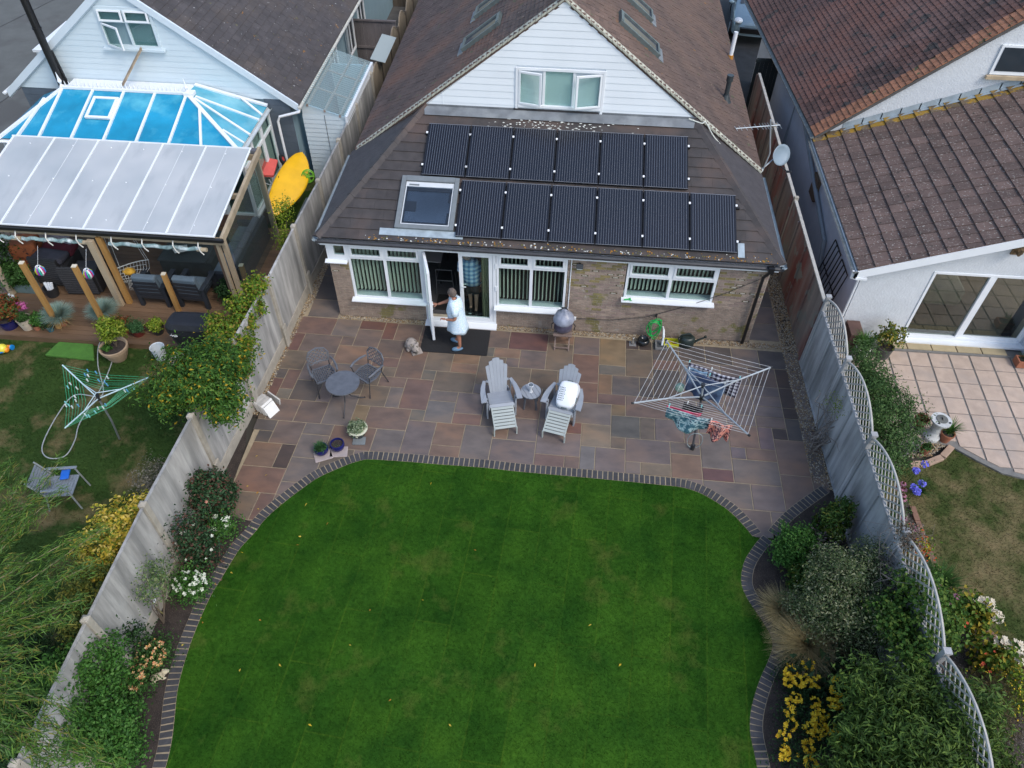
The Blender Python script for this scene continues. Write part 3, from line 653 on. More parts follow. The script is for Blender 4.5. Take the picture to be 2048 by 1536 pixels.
# rear brick wall as mortar core with openings
holes = [(0, 1.70, .47, 9), (.42, .62, 2.1, 9), (2.1, 0, 3.75, 9), (3.74, .6, 5.35, 9), (6.62, 1.12, 8.62, 9)]
def blocked(x, z): return any(a < x < c and b < z < d for a, b, c, d in holes)
ZT = 2.16
g = MB()
for x0, z0, x1, z1 in [(0, 0, .45, 1.7), (.45, 0, 2.1, .6), (2.1, 0, 3.75, .03), (3.75, 0, 5.35, .58), (5.35, 0, 6.62, ZT), (6.62, 0, 8.62, 1.1), (8.62, 0, 9.68, ZT)]: g.box(x0, .008, z0, x1, .25, z1)
g.box(0, .25, 0, .25, 3.6, ZT); g.box(9.43, .25, 0, 9.68, 3.6, ZT); g.box(.0, 3.6, 0, .25, 16, 2.45); g.box(9.43, 3.6, 0, 9.68, 16, 2.45)
wall = obj('wall', g, MORT, house)
bm_ = MB(); bm_.box(0, 0, 0, .215, .05, .062); brick = bm_.mesh('brick'); hb = MB(); hb.box(0, 0, 0, .1, .05, .062)
cells = []
for r in range(29):
    z = .012+r*.0748; x = -.1125 if r % 2 else 0
    while x < 9.68:
        a, b = max(x, 0), min(x+.215, 9.68)
        # trim against openings
        segs = [(a, b)]
        for h in holes:
            if h[1] < z+.04 < h[3]:
                ns = []
                for s, e in segs:
                    if e <= h[0] or s >= h[2]: ns.append((s, e))
                    else:
                        if s < h[0]: ns.append((s, h[0]))
                        if e > h[2]: ns.append((h[2], e))
                segs = ns
        for s, e in segs:
            if e-s > .03 and z+.062 < ZT: cells.append((s, e, z))
        x += .225
cells.sort(key=lambda c: (Vector((c[0], 0, c[2]))-CAM).length); rest = MB()
SH = [MATS['brown_brick'], mat('pink_grey_brick', (.27, .205, .175), .2, 6, .85, .4, 50, rnd=.2), mat('mossy_yellow_brick', (.23, .185, .085), .25, 9, .9, .4, 50, rnd=.2), mat('dark_eyed_brick', (.12, .10, .085), .2, 8, .9, .4, rnd=.2)]
for k, (s, e, z) in enumerate(cells):
    q = rng.random(); top = z > 1.25
    m = SH[2] if (top and q < .22) or q < .03 else SH[1] if q < .45 else SH[0]
    d = rng.uniform(-.003, .002)
    if k < 290:
        if abs(e-s-.215) < .004: me = brick
        else:
            g = MB(); g.box(0, 0, 0, e-s, .05, .062); me = g.mesh('brick')
        if not me.materials: me.materials.append(m)
        o = obj('brick', me, m, wall, Matrix.Translation((s, d, z)))
        o.material_slots[0].link = 'OBJECT'; o.material_slots[0].material = m
    else: rest.box(s, d, z, e, .05, z+.062)
    if top and q < .14 and e-s > .2:
        pass
obj('bricks_higher_up', rest, BRICK, wall, kind='stuff')
# worn faces of the upper bricks: pale cores ringed by moss
g = MB(); g2 = MB()
for s, e, z in cells:
    if z > 1.2 and (s > 5.3 or s < .4) and rng.random() < (.22 if (z*7+s*2) % 2 < 1 else .06) and e-s > .2:
        g.box(s+.03, -.006, z+.012, e-.03, .0, z+.05); g2.box(s+.055, -.009, z+.02, e-.055, -.0065, z+.042)
obj('worn_brick_faces', g, mat('brick_moss', (.085, .075, .035), .3, 20, .95), wall, kind='stuff'); obj('worn_brick_cores', g2, mat('brick_core', (.46, .42, .36), .2, 20, .95), wall, kind='stuff')
g = MB(); g.box(0, .0, 2.16, .02, 3.3, 2.2); 
# interior
g = MB(); g.box(.25, .25, .0, 9.43, 3.9, .115); obj('floor', g, CARPET, house)
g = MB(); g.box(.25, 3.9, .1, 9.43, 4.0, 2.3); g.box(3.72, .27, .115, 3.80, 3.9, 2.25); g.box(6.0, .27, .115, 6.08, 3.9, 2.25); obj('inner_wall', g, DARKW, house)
g = MB(); g.box(.25, .1, 2.21, 9.43, 3.9, 2.24); obj('ceiling', g, PALEW, house)
# windows -----------------------------------------------------------
def pane_frame(parent, name, x0, x1, z0, z1, y, w=.045, d=.05, m=WHITE, M=None, glass=GLASS):
    g = MB(); g.box(x0, y-d/2, z0, x0+w, y+d/2, z1); g.box(x1-w, y-d/2, z0, x1, y+d/2, z1); g.box(x0+w, y-d/2, z0, x1-w, y+d/2, z0+w); g.box(x0+w, y-d/2, z1-w, x1-w, y+d/2, z1)
    f = obj(name, g, m, parent, M, bevel=.006)
    g = MB(); g.box(x0+w, y-.008, z0+w, x1-w, y+.008, z1-w); obj('pane', g, glass, f, M); return f
def blind(parent, x0, x1, z0, z1, y, m=BLIND, ang=.9, gap=.088):
    g = MB(); x = x0+gap/2
    while x < x1:
        g.obox((x, y, (z0+z1)/2), (.078, .002, z1-z0), rot=ang); x += gap
    obj('vertical_blind', g, m, parent, kind='stuff'); g = MB(); g.box(x0, y-.02, z1, x1, y+.02, z1+.04); obj('blind_rail', g, WHITE, parent)
def fourlight(nm, x0, x1, z0, z1, tr, mid, sill, bl, ang):
    g = MB(); y0, y1 = -.005, .07
    g.box(x0, y0, z0, x0+.055, y1, z1); g.box(x1-.055, y0, z0, x1, y1, z1); g.box(x0+.055, y0, z1-.05, x1-.055, y1, z1); g.box(x0+.055, y0, z0, x1-.055, y1, z0+.055)
    g.box(mid-.035, y0, z0+.055, mid+.035, y1, z1-.05); g.box(x0+.055, y0, tr-.03, mid-.035, y1, tr+.03); g.box(mid+.035, y0, tr-.03, x1-.055, y1, tr+.03)
    w = obj('window', g, WHITE, house, bevel=.006)
    for a, b in ((x0+.056, mid-.036), (mid+.036, x1-.056)):
        g = MB(); q = .05
        g.box(a, -.022, tr+.032, a+q, .04, z1-.052); g.box(b-q, -.022, tr+.032, b, .04, z1-.052); g.box(a+q, -.022, z1-.052-q, b-q, .04, z1-.052); g.box(a+q, -.022, tr+.032, b-q, .04, tr+.032+q)
        obj('top_light', g, WHITE, w, bevel=.005)
        g = MB(); g.box(a+q, .005, tr+.032+q, b-q, .015, z1-.052-q); obj('pane', g, GLASS, w)
        g = MB(); g.box(a, .02, z0+.056, b, .03, tr-.031); obj('pane', g, GLASS, w)
    g = MB(); g.prism([(x0-.05, -.14, z0-.035), (x0-.05, -.14, z0-.005), (x0-.05, .0, z0+.015), (x0-.05, .0, z0-.035)], (x1-x0+.10, 0, 0)); obj('sill', g, WHITE, w, bevel=.004)
    g = MB(); x = x0+.07; 
    while x < x1-.05: g.obox((x, .16, (z0+z1)/2+.05), (.078, .002, z1-z0-.16), rot=ang); x += bl
    obj('vertical_blind', g, BLIND, w, kind='stuff')
    g = MB(); g.box(x0, .09, z0-.02, x1, .25, z0+.02); obj('inner_sill', g, WHITE, w)
fourlight('a', .44, 2.10, .63, ZT, 1.79, 1.27, 1, .089, 1.15)
fourlight('b', 3.77, 5.34, .63, ZT, 1.78, 4.55, 1, .089, 1.25)
fourlight('c', 6.64, 8.61, 1.13, ZT, 1.74, 7.61, 1, .089, .85)
w = obj('window', MB().box(.02, -.004, 1.72, .15, .08, ZT).box(.38, -.004, 1.72, .439, .08, ZT).box(.15, -.004, 1.72, .38, .08, 1.84).box(.15, -.004, 2.10, .38, .08, ZT), WHITE, house, bevel=.005)
obj('pane', MB().box(.15, .02, 1.84, .38, .03, 2.10), GLASS, w); obj('sill', MB().prism([(-.07, -.10, 1.67), (-.07, -.10, 1.69), (-.07, 0, 1.72), (-.07, 0, 1.67)], (.50, 0, 0)), WHITE, w)
obj('side_panel', MB().box(-.02, -.003, 1.66, 0.02, 1.2, ZT), WHITE, house)
# french doors
g = MB(); g.box(2.10, -.006, .04, 2.165, .075, ZT); g.box(3.69, -.006, .04, 3.76, .075, ZT); g.box(2.165, -.006, 2.10, 3.69, .075, ZT); g.box(2.165, -.006, .04, 3.69, .075, .11)
df = obj('door_frame', g, WHITE, house, bevel=.006)
obj('door_step', MB().prism([(2.08, -.19, .015), (2.08, -.19, .045), (2.08, 0, .07), (2.08, 0, .015)], (1.70, 0, 0)), WHITE, df)
def doorleaf(M, hside):
    g = MB(); W_, H_ = .755, 1.98
    g.box(0, -.03, 0, .085, .03, H_); g.box(W_-.085, -.03, 0, W_, .03, H_); g.box(.085, -.03, 0, W_-.085, .03, .10); g.box(.085, -.03, H_-.085, W_-.085, .03, H_)
    d = obj('door', g, WHITE, house, M, bevel=.006); obj('pane', MB().box(.085, -.008, .10, W_-.085, .008, H_-.085), GLASS, d, M)
    g = MB(); hx = .04 if hside else W_-.04
    for s in (-1, 1): g.box(hx-.014, s*.032 if s > 0 else -.042, .90, hx+.014, .042 if s > 0 else -.032, 1.12); g.box(min(hx, hx+(.11 if hside else -.11)), .05*s-.008, 1.03, max(hx, hx+(.11 if hside else -.11)), .05*s+.008, 1.052)
    obj('door_handle', g, WHITE, d, M, bevel=.003); return d
doorleaf(Matrix.Translation((2.93, .035, .112)), True)
doorleaf(Matrix.Translation((2.17, -.02, .112)) @ Matrix.Rotation(math.radians(-73), 4, 'Z'), False)
obj('door_hinge', MB().box(3.745, -.03, .5, 3.79, -.007, .62).box(3.745, -.03, 1.75, 3.79, -.007, 1.87).box(3.745, -.03, 1.1, 3.79, -.007, 1.22), WHITE, df)
obj('curtain', MB().add([(3.42+.012*k, .14+.03*math.sin(k*1.5), z) for z in (.13, 2.1) for k in range(22)], [(k, k+1, 22+k+1, 22+k) for k in range(21)]), mat('olive_curtain', (.33, .31, .20), .1, 20, .9), house)
# fascia, soffit, gutters, downpipe
g = MB(); g.box(-.10, -.10, 2.17, 9.80, -.02, 2.30); g.box(-.10, -.02, 2.165, 9.80, .06, 2.2); obj('fascia', g, WHITE, house, bevel=.004)
g = MB(); g.box(-.13, -.10, 2.2, -.08, 3.2, 2.36); g.box(9.78, -.10, 2.2, 9.83, 3.2, 2.36); obj('side_fascia', g, WHITE, house)
def gutter(a, b, m, r=.055):
    a, b = Vector(a), Vector(b); d = (b-a).normalized(); s = d.cross(Vector((0, 0, 1))); pr = []
    for k in range(9): t = PI+PI*k/8; pr.append((r*math.cos(t), r*math.sin(t)))
    g = MB(); n = len(pr)
    for sc in (1, .82):
        g.add([a+s*x*sc+Vector((0, 0, z*sc)) for x, z in pr]+[b+s*x*sc+Vector((0, 0, z*sc)) for x, z in pr], [(k, k+1, n+k+1, n+k) for k in range(n-1)])
    g.add([a+s*x+Vector((0, 0, z)) for x, z in pr], [tuple(range(n))]); g.add([b+s*x+Vector((0, 0, z)) for x, z in pr], [tuple(range(n))[::-1]])
    return obj('gutter', g, m, house)
gutter((-.14, -.17, 2.345), (9.86, -.17, 2.335), GUT, .062); 
ZINC = mat('zinc_gutter', (.30, .36, .40), .2, 6, .45, .1)
gutter((-.175, -.16, 2.35), (-.175, 3.25, 2.37), ZINC); gutter((9.875, -.16, 2.35), (9.875, 3.25, 2.37), ZINC)
gutter((.02, 3.3, 2.50), (.02, 16, 2.50), BLACK); gutter((9.76, 3.3, 2.50), (9.76, 16, 2.50), BLACK)
g = MB(); g.tube([(9.60, -.16, 2.30), (9.60, -.16, 2.2), (9.52, -.09, 2.0), (9.52, -.09, .05)], .036, 10); obj('downpipe', g, BLACK, house)
g = MB(); g.box(9.54, -.24, 2.24, 9.66, -.12, 2.36); obj('hopper', g, BLACK, house)
g = MB(); g.tube([(5.42, -.022, 2.15), (5.42, -.022, .42), (5.55, -.022, .40)], .012, 6); obj('conduit', g, WHITE, house)
# extension roof --------------------------------------------------------
KX = math.tan(math.radians(21.3)); ZE = 2.40; Y0 = -.13; XL, XR = -.13, 9.83
ztop = ZE+(YG-Y0)*KX; xa, xb = 1.80, 8.02
A, B, C_, D = Vector((XL, Y0, ZE)), Vector((XR, Y0, ZE)), Vector((xb, YG, ztop)), Vector((xa, YG, ztop))
roof = obj('roof', MB().add([A, B, C_, D, (XL, YG, ZE+.03), (XR, YG, ZE+.03)], [(0, 1, 2, 3), (0, 3, 4), (1, 5, 2)]), SLATE2, house, label='low slated hip roof over the brick extension')
F = frame(A, (1, 0, 0), (0, 1, KX)); Fi = F.inverted(); p2 = [tuple((Fi @ q)[:2]) for q in (A, B, C_, D)]
PUV = lambda u, v: (2.72 < u < 8.95 and .1 < v < 1.8) or (1.98 < u < 8.0 and 1.5 < v < 3.1)
vmax = p2[2][1]
tiles(roof, F, p2, .46, .262, .020, SLATE, .003, .5, 290, 'slate', skip=lambda u, v: (3.1 < u < 8.9 and .3 < v < 1.55) or (2.4 < u < 7.6 and 1.75 < v < 2.85) or (1.85 < u < 2.85 and .4 < v < 1.3))
def side_tiles(E0, E1_, T, name):
    x = (E1_-E0); Fm = frame(E0, x, (T-E0)); Fj = Fm.inverted(); P = [tuple((Fj @ q)[:2]) for q in (E0, E1_, T)]
    tiles(roof, Fm, P, .46, .25, .014, SLATE2, .002, .5, 0, 'slate')
side_tiles(Vector((XL, YG, ZE+.03)), Vector((XL, Y0, ZE)), D, 'l'); side_tiles(Vector((XR, Y0, ZE)), Vector((XR, YG, ZE+.03)), C_, 'r')
for P, Q in ((A, D), (B, C_)):
    g = MB(); d = Q-P; n = 10
    for k in range(n):
        a = P+d*(k/n)+Vector((0, 0, .03)); b = P+d*((k+1.06)/n)+Vector((0, 0, .022)); s = d.cross(Vector((0, 0, 1))).normalized()*.11
        g.add([a-s-Vector((0, 0, .035)), a+Vector((0, 0, .03)), a+s-Vector((0, 0, .035)), b-s-Vector((0, 0, .035)), b+Vector((0, 0, .03)), b+s-Vector((0, 0, .035))], [(0, 1, 4, 3), (1, 2, 5, 4), (0, 2, 1)])
    obj('hip_cap', g, SLATE, roof)
g = MB()
g.add([F @ Vector(q) for q in ((.0, -.03, .03), (9.96, -.03, .03), (9.70, .27, .030), (.26, .27, .030))], [(0, 1, 2, 3)]); g.add([F @ Vector(q) for q in ((.0, -.03, .03), (9.96, -.03, .03), (9.96, -.03, 0), (0, -.03, 0))], [(0, 1, 2, 3)])
g = MB(); rng2 = random.Random(3)
for k in range(330):                              # lichen, moss and droppings gathered along the eaves
    u, v = rng2.uniform(1.0, 9.9), abs(rng2.gauss(0, .06))+.01; r = rng2.uniform(.006, .022); c = F @ Vector((u, v, .024))
    g.cur = rng2.choice([0, 0, 1, 2]); g.add([c+Vector((r*math.cos(t)*rng2.uniform(.6, 1.3), r*math.sin(t)*.8, r*math.sin(t)*.8*KX+.004)) for t in [i*PI/3 for i in range(6)]], [(0, 1, 2, 3, 4, 5)])
for k in range(150):
    u, v = rng2.gauss(4.9, .7), rng2.uniform(3.15, 3.5); r = rng2.uniform(.005, .022); c = F @ Vector((u, v, .026)); g.cur = 2
    g.add([c+Vector((r*1.6*math.cos(t)*rng2.uniform(.6, 1.3), r*math.sin(t)*.8, r*math.sin(t)*.8*KX+.004)) for t in [i*PI/3 for i in range(6)]], [(0, 1, 2, 3, 4, 5)])
o = obj('lichen_and_droppings', g, [mat('orange_lichen', (.34, .16, .02), .2, 30, .95), mat('green_moss', (.12, .115, .03), .2, 30, .95), mat('droppings', (.55, .56, .52), .1, 30, .9)], roof, kind='stuff')
g = MB(); g.add([F @ Vector(q) for q in ((1.95, 3.40, .035), (8.1, 3.40, .035), (8.15, 3.66, .03), (1.9, 3.66, .03))], [(0, 1, 2, 3)]); g.add([(1.83, YG-.012, ztop-.03), (8.02, YG-.012, ztop-.03), (8.02, YG-.012, ztop+.06), (1.83, YG-.012, ztop+.06)], [(0, 1, 2, 3)])
obj('lead_flashing', g, LEAD, roof)
# roof window in the extension
def on(u, v, h): return F @ Vector((u, v, h))
def fbox(g, F_, u0, v0, u1, v1, h0, h1):
    P = [(u0, v0, h0), (u1, v0, h0), (u1, v1, h0), (u0, v1, h0), (u0, v0, h1), (u1, v0, h1), (u1, v1, h1), (u0, v1, h1)]
    return g.add([F_ @ Vector(p) for p in P], [(0, 3, 2, 1), (4, 5, 6, 7), (0, 1, 5, 4), (1, 2, 6, 5), (2, 3, 7, 6), (3, 0, 4, 7)])
GREYM = mat('grey_coated_metal', (.16, .18, .19), .1, 8, .45, .0)
g = MB(); u0, u1, v0, v1 = 1.68, 2.96, .31, 1.66
fbox(g, F, u0, v0, u0+.10, v1, .0, .09); fbox(g, F, u1-.10, v0, u1, v1, .0, .09); fbox(g, F, u0+.1, v0, u1-.1, v0+.10, .0, .085); fbox(g, F, u0+.1, v1-.13, u1-.1, v1, .0, .10)
sk = obj('roof_window', g, GREYM, house, bevel=.006)
g = MB(); fbox(g, F, u0+.13, v0+.13, u1-.13, v1-.26, .03, .05); obj('pane', g, glassmat('skylight_glass', (.70, .76, .82), 1.15), sk)
g = MB(); fbox(g, F, u0+.11, v0+.11, u0+.13, v1-.14, .02, .065); fbox(g, F, u1-.13, v0+.11, u1-.11, v1-.14, .02, .065); fbox(g, F, u0+.13, v1-.26, u1-.13, v1-.14, .02, .06); fbox(g, F, u0+.13, v0+.11, u1-.13, v0+.13, .02, .065); obj('sash', g, mat('pale_sash', (.55, .58, .60), .05, 5, .4, 0), sk)
g = MB(); fbox(g, F, u0+.18, v1-.24, u0+.40, v1-.20, .06, .068); obj('vent_flap', g, GREYM, sk)
g = MB(); fbox(g, F, u0+.13, v0+.13, u1-.13, v1-.26, -.02, .0); obj('roller_blind', g, mat('grey_blind', (.34, .38, .44), .1, 2, .8, 0, patch=((.24, .27, .32), .8, .45, .7)), sk)
g = MB(); fbox(g, F, u0-.32, v0-.17, u1+.22, v0-.001, .018, .03); obj('window_apron', g, ZINC, sk)
# gable of the main roof
APX = Vector((4.89, YG, 6.30)); EL, ER = Vector((-.02, YG, 2.56)), Vector((9.80, YG, 2.56)); YB = 17.5
gx = lambda z: 4.89-(6.18-z)*(4.89-1.76)/(6.18-3.72)
core = MB(); core.prism([(1.70, YG+.03, ztop-.3), (8.08, YG+.03, ztop-.3), (8.08, YG+.03, 3.70), (4.89, YG+.03, 6.16), (1.70, YG+.03, 3.70)], (0, .12, 0)); core.prism([(0.1, YG+.2, 2.4), (9.7, YG+.2, 2.4), (4.89, YG+.2, 6.1)], (0, .1, 0))
gab = obj('gable', core, BOARD, house)
z = 3.70; k = 0
while z < 6.15:
    h = .158; hl = gx(z)+.0; xl, xr = max(1.72, gx(z+h)), min(8.06, 9.78-gx(z+h)); x0, x1 = max(1.72, gx(z)), min(8.06, 9.78-gx(z))
    spans = [(x0, xl, x1, xr)]
    if z+h > 3.80 and z < 4.74 and k > 0: spans = [(x0, xl, 3.90, 3.90), (5.88, 5.88, x1, xr)]
    for a, a2, b, b2 in spans:
        if b-a < .05: continue
        y1 = YG-.006; y2 = YG+.004; g = MB()
        g.add([(a, y1, z), (b, y1, z), (b2, y2, z+h), (a2, y2, z+h), (a, YG+.03, z), (b, YG+.03, z), (b2, YG+.03, z+h), (a2, YG+.03, z+h)], [(0, 1, 2, 3), (0, 4, 5, 1), (0, 3, 7, 4), (1, 5, 6, 2)])
        obj('cladding_board', g, BOARD, gab)
    z += h; k += 1
g = MB(); g.box(2.20, YG-.009, 3.73, 2.225, YG, 4.08); obj('cladding_joint', g, BOARD, gab)
gw = MB(); gw.box(3.89, YG-.03, 3.80, 3.95, YG+.02, 4.76); gw.box(5.83, YG-.03, 3.70, 5.89, YG+.02, 4.76); gw.box(3.95, YG-.03, 4.70, 5.83, YG+.02, 4.76); gw.box(3.95, YG-.045, 3.84, 5.83, YG+.02, 3.90)
gw.box(4.50, YG-.01, 3.90, 4.56, YG+.05, 4.70); gw.box(5.17, YG-.01, 3.90, 5.23, YG+.05, 4.70)
win = obj('window', gw, WHITE, house, bevel=.005, label='upper gable window with two casements ajar and slatted blinds')
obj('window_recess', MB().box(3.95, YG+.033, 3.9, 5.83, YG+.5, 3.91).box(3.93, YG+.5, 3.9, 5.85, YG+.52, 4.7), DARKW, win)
g = MB()
for k in range(17): g.obox((4.89, YG+.10, 3.97+k*.044), (1.84, .036, .003), Matrix.Rotation(-.75, 3, 'X'))
obj('slatted_blind', g, mat('white_slats', (.62, .66, .66), .03, 2, .6, 0), win)
core2 = MB(); core2.box(3.95, YG+.031, 3.9, 5.83, YG+.032, 4.7)
def casement(x0, x1, hinge, ang):
    M = Matrix.Translation((hinge, YG-.012, 3.915)) @ Matrix.Rotation(math.radians(ang), 4, 'Z') @ Matrix.Translation((-hinge, -(YG-.012), -3.915))
    f = pane_frame(win, 'casement', x0, x1, 3.915, 4.69, YG-.02, .05, .04, WHITE, M)
casement(3.96, 4.50, 3.96, -13); casement(5.23, 5.82, 5.82, 15); obj('pane', MB().box(4.56, YG+.01, 3.90, 5.17, YG+.02, 4.70), GLASS, win)
g = MB(); g.box(3.86, YG-.03, 3.66, 5.80, YG-.008, 3.80); obj('dark_lead_apron', g, mat('dark_lead', (.035, .033, .035), .2, 5, .6), win)
# main roof slopes
mr = obj('roof', MB().prism([EL+Vector((0, 0, -.06)), APX+Vector((0, 0, -.06)), ER+Vector((0, 0, -.06)), ER+Vector((0, 0, -.15)), APX+Vector((0, 0, -.16)), EL+Vector((0, 0, -.15))], (0, YB-YG, 0)), TILE, house, label='steep brown tiled main roof')
for s, E_, m in ((0, EL, TILEL), (1, ER, TILE)):
    if s: Fm = frame(E_+Vector((0, -.03, -.05)), (0, 1, 0), APX-E_); Wd = YB-YG
    else: Fm = frame(Vector((E_.x, YB, E_.z-.05)), (0, -1, 0), APX-E_); Wd = YB-YG+.03
    Ls = (APX-E_).length; tiles(mr, Fm, [(0, 0), (Wd, 0), (Wd, Ls), (0, Ls)], .175, .125, .026, m, .012, .5, 145, 'roof_tile', jit=.008)
for P, sgn in ((EL, -1), (ER, 1)):
    d = (APX-P); n = 42; g = MB()
    for k in range(n):
        a = P+d*(k/n); b = P+d*((k+.93)/n); o = Vector((0, -.045, -.045)); o2 = Vector((0, .07, -.01)); up_ = Vector((0, 0, .035))
        g.add([a+o, b+o+up_*.2, b+o2+up_*.2, a+o2, a+o-up_*1.4, b+o-up_*1.0], [(0, 1, 2, 3) if sgn > 0 else (3, 2, 1, 0), (4, 5, 1, 0)])
    obj('verge', g, CREAM, mr)
g = MB(); g.tube([(APX.x, YG-.03, APX.z-.02), (APX.x, YB, APX.z-.02)], .10, 8); obj('ridge', g, mat('ridge_tile', (.23, .15, .10), .25, 4, .9, .5, spots=[((.35, .15, .03), 3, .55)]), mr)
def rooflight(side, yc, t0, t1, w):
    E_ = EL if side < 0 else ER; d = (APX-E_); ux = Vector((0, 1, 0)) if side > 0 else Vector((0, -1, 0))
    Fm = frame(E_+d*t0+Vector((0, yc, 0))-Vector((0, E_.y, 0))-ux*w/2, ux, d); L = d.length*(t1-t0); g = MB()
    fbox(g, Fm, 0, 0, .06, L, -.06, .07); fbox(g, Fm, w-.06, 0, w, L, -.06, .07); fbox(g, Fm, .06, 0, w-.06, .06, -.06, .07); fbox(g, Fm, .06, L-.08, w-.06, L, -.06, .08)
    r = obj('roof_window', g, mat('grey_green_frame', (.10, .125, .125), .2, 8, .5, 0), mr); g = MB(); fbox(g, Fm, .06, .06, w-.06, L-.08, .0, .035)
    obj('pane', g, mat('rooflight_glass', (.05, .06, .075), .1, 3, .08, 0), r); g = MB(); fbox(g, Fm, -.03, -.16, w+.03, -.001, -.03, .0); obj('lead_skirt', g, LEAD, r)
rooflight(-1, 4.8, .52, .70, .62); rooflight(-1, 6.5, .54, .74, .62); rooflight(1, 4.72, .55, .75, .62); rooflight(1, 6.5, .57, .75, .62)
g = MB(); g.tube([(9.08, 5.69, 2.9), (9.08, 5.69, 3.62)], .06, 12); g.tube([(9.08, 5.69, 3.55), (9.08, 5.69, 3.70)], .085, 12); g.lathe([(.16, 0), (.13, .05), (.07, .2)], (9.08, 5.69, 3.0), 12); obj('vent_pipe', g, mat('dark_vent', (.035, .045, .05), .1, 5, .4, 0), mr)
g = MB(); g.add([(8.95, 5.5, 3.06), (9.2, 5.5, 2.86), (9.35, 5.62, 2.80), (9.1, 5.64, 3.0)], [(0, 1, 2, 3)]); obj('lead_skirt', g, LEAD, mr)
g = MB(); g.tube([(9.66, 9.1, 2.7), (9.68, 9.15, 3.35)], .06, 10); obj('flue', g, WHITE, mr); g = MB(); g.tube([(9.66, 9.08, 2.56), (9.66, 9.09, 2.72)], .075, 10); obj('flue_collar', g, mat('rust_orange', (.45, .20, .03), .1, 5), mr)
# solar panels ------------------------------------------------------------
def solar_mat():
    m, nt, b, out = new_mat('solar_cells'); v = _n(nt, 'ShaderNodeTexCoord').outputs['Object']
    sx = _n(nt, 'ShaderNodeSeparateXYZ'); nt.links.new(v, sx.inputs[0])
    def stripe(ch, per, wd):
        a = _n(nt, 'ShaderNodeMath', operation='DIVIDE'); nt.links.new(sx.outputs[ch], a.inputs[0]); a.inputs[1].default_value = per
        f = _n(nt, 'ShaderNodeMath', operation='FRACT'); nt.links.new(a.outputs[0], f.inputs[0]); l = _n(nt, 'ShaderNodeMath', operation='LESS_THAN'); nt.links.new(f.outputs[0], l.inputs[0]); l.inputs[1].default_value = wd
        return l.outputs[0]
    s1 = stripe(0, .0535, .15); s2 = stripe(1, .081, .05)
    dash = stripe(1, .027, .72)
    mm = _n(nt, 'ShaderNodeMath', operation='MULTIPLY'); nt.links.new(s1, mm.inputs[0]); mm.inputs[1].default_value = 1.0
    col = mix(nt, s2, (.007, .008, .013), (.010, .011, .016)); col = mix(nt, mm.outputs[0], col, (.11, .12, .14))
    nt.links.new(col, b.inputs['Base Color']); b.inputs['Roughness'].default_value = .16; b.inputs['Specular IOR Level'].default_value = .55; MATS['solar'] = m; return m
SOL = solar_mat(); ALU = mat('black_anodised', (.018, .019, .022), .1, 5, .35, 0, metal=.4); ALUE = mat('aluminium_edge', (.28, .29, .31), .1, 5, .4, 0, metal=.6)
CL = mat('clamp_white', (.8, .82, .84), .02, 5, .4, 0)
def panel(u0, v0, w, h, label):
    M = F @ Matrix.Translation((u0, v0, .09)); t = thing('solar_panel', label, 'solar panel', group='black solar panels clamped to the extension roof', M=M)
    g = LB(); g.box(0, 0, -.035, w, h, .0); fr = obj('frame', g, ALU, t); g = LB(); g.add([(.016, .016, .0025), (w-.016, .016, .0025), (w-.016, h-.016, .0025), (.016, h-.016, .0025)], [(0, 1, 2, 3)]); obj('glass', g, SOL, t)
    g = LB(); g.box(.0, h-.010, .0005, w, h, .006); g.box(0, 0, .0005, w, .008, .005); obj('edge_trim', g, ALUE, t)
    for vv in (h*.17, h*.80):
        g = LB(); g.box(w-.006, vv, -.01, w+.034, vv+.045, .012); obj('clamp', g, CL, t)
    if u0 < 2.2 or 2.9 < u0 < 3.1:
        for vv in (h*.17, h*.80): g = LB(); g.box(-.036, vv, -.01, .004, vv+.045, .012); obj('clamp', g, CL, t)
ORD = ['first', 'second', 'third', 'fourth', 'fifth', 'sixth']
for k in range(6): panel(2.10+k*.982, 1.71, .955, 1.40, f'{ORD[k]} solar panel from the left in the upper row below the gable')
for k in range(6): panel(3.02+k*.999, .18, .972, 1.43, f'{ORD[k]} solar panel from the left in the lower row above the gutter')
g = MB()
for v in (.45, 1.30): fbox(g, F, 2.97, v, 9.08, v+.035, .0, .052)
for v in (1.98, 2.83): fbox(g, F, 2.04, v, 8.02, v+.035, .0, .052)
obj('mounting_rail', g, ALU, roof)
g = MB(); fbox(g, F, 9.02, .10, 9.16, .45, .025, .035); obj('lead_patch', g, ZINC, roof)
# ------------------------------------------------------------------ left neighbour: white gabled house
DSL = mat('speckled_dark_tile', (.062, .056, .058), .22, 3, .85, .7, 40, rnd=.14, patch=((.085, .07, .062), .7, .5, .7), spots=[((.26, .13, .03), 5, .70), ((.42, .43, .42), 16, .735), ((.12, .12, .05), 6, .70)])
DSLR = mat('lichened_dark_tile', (.062, .056, .058), .22, 3, .85, .7, 40, rnd=.14, spots=[((.36, .15, .015), 3.4, .52), ((.42, .43, .42), 16, .72)])
BOARD2 = mat('pale_blue_white_cladding', (.56, .65, .70), .03, 1.5, .45, 0, rnd=.02)
BLUEW = mat('blue_render', (.20, .29, .33), .05, 3, .85, .2)
GBL = mat('grey_blue_cladding', (.085, .11, .14), .1, 4, .8, .2, rnd=.06)
ln = thing('gabled_house', 'white clad gabled house with dark speckled roof behind the conservatory', 'house', (-6, 5.3, 0))
LY = 5.3; LA = Vector((-6.12, LY, 5.48)); LL, LR = Vector((-10.02, LY, 2.52)), Vector((-2.02, LY, 2.52))
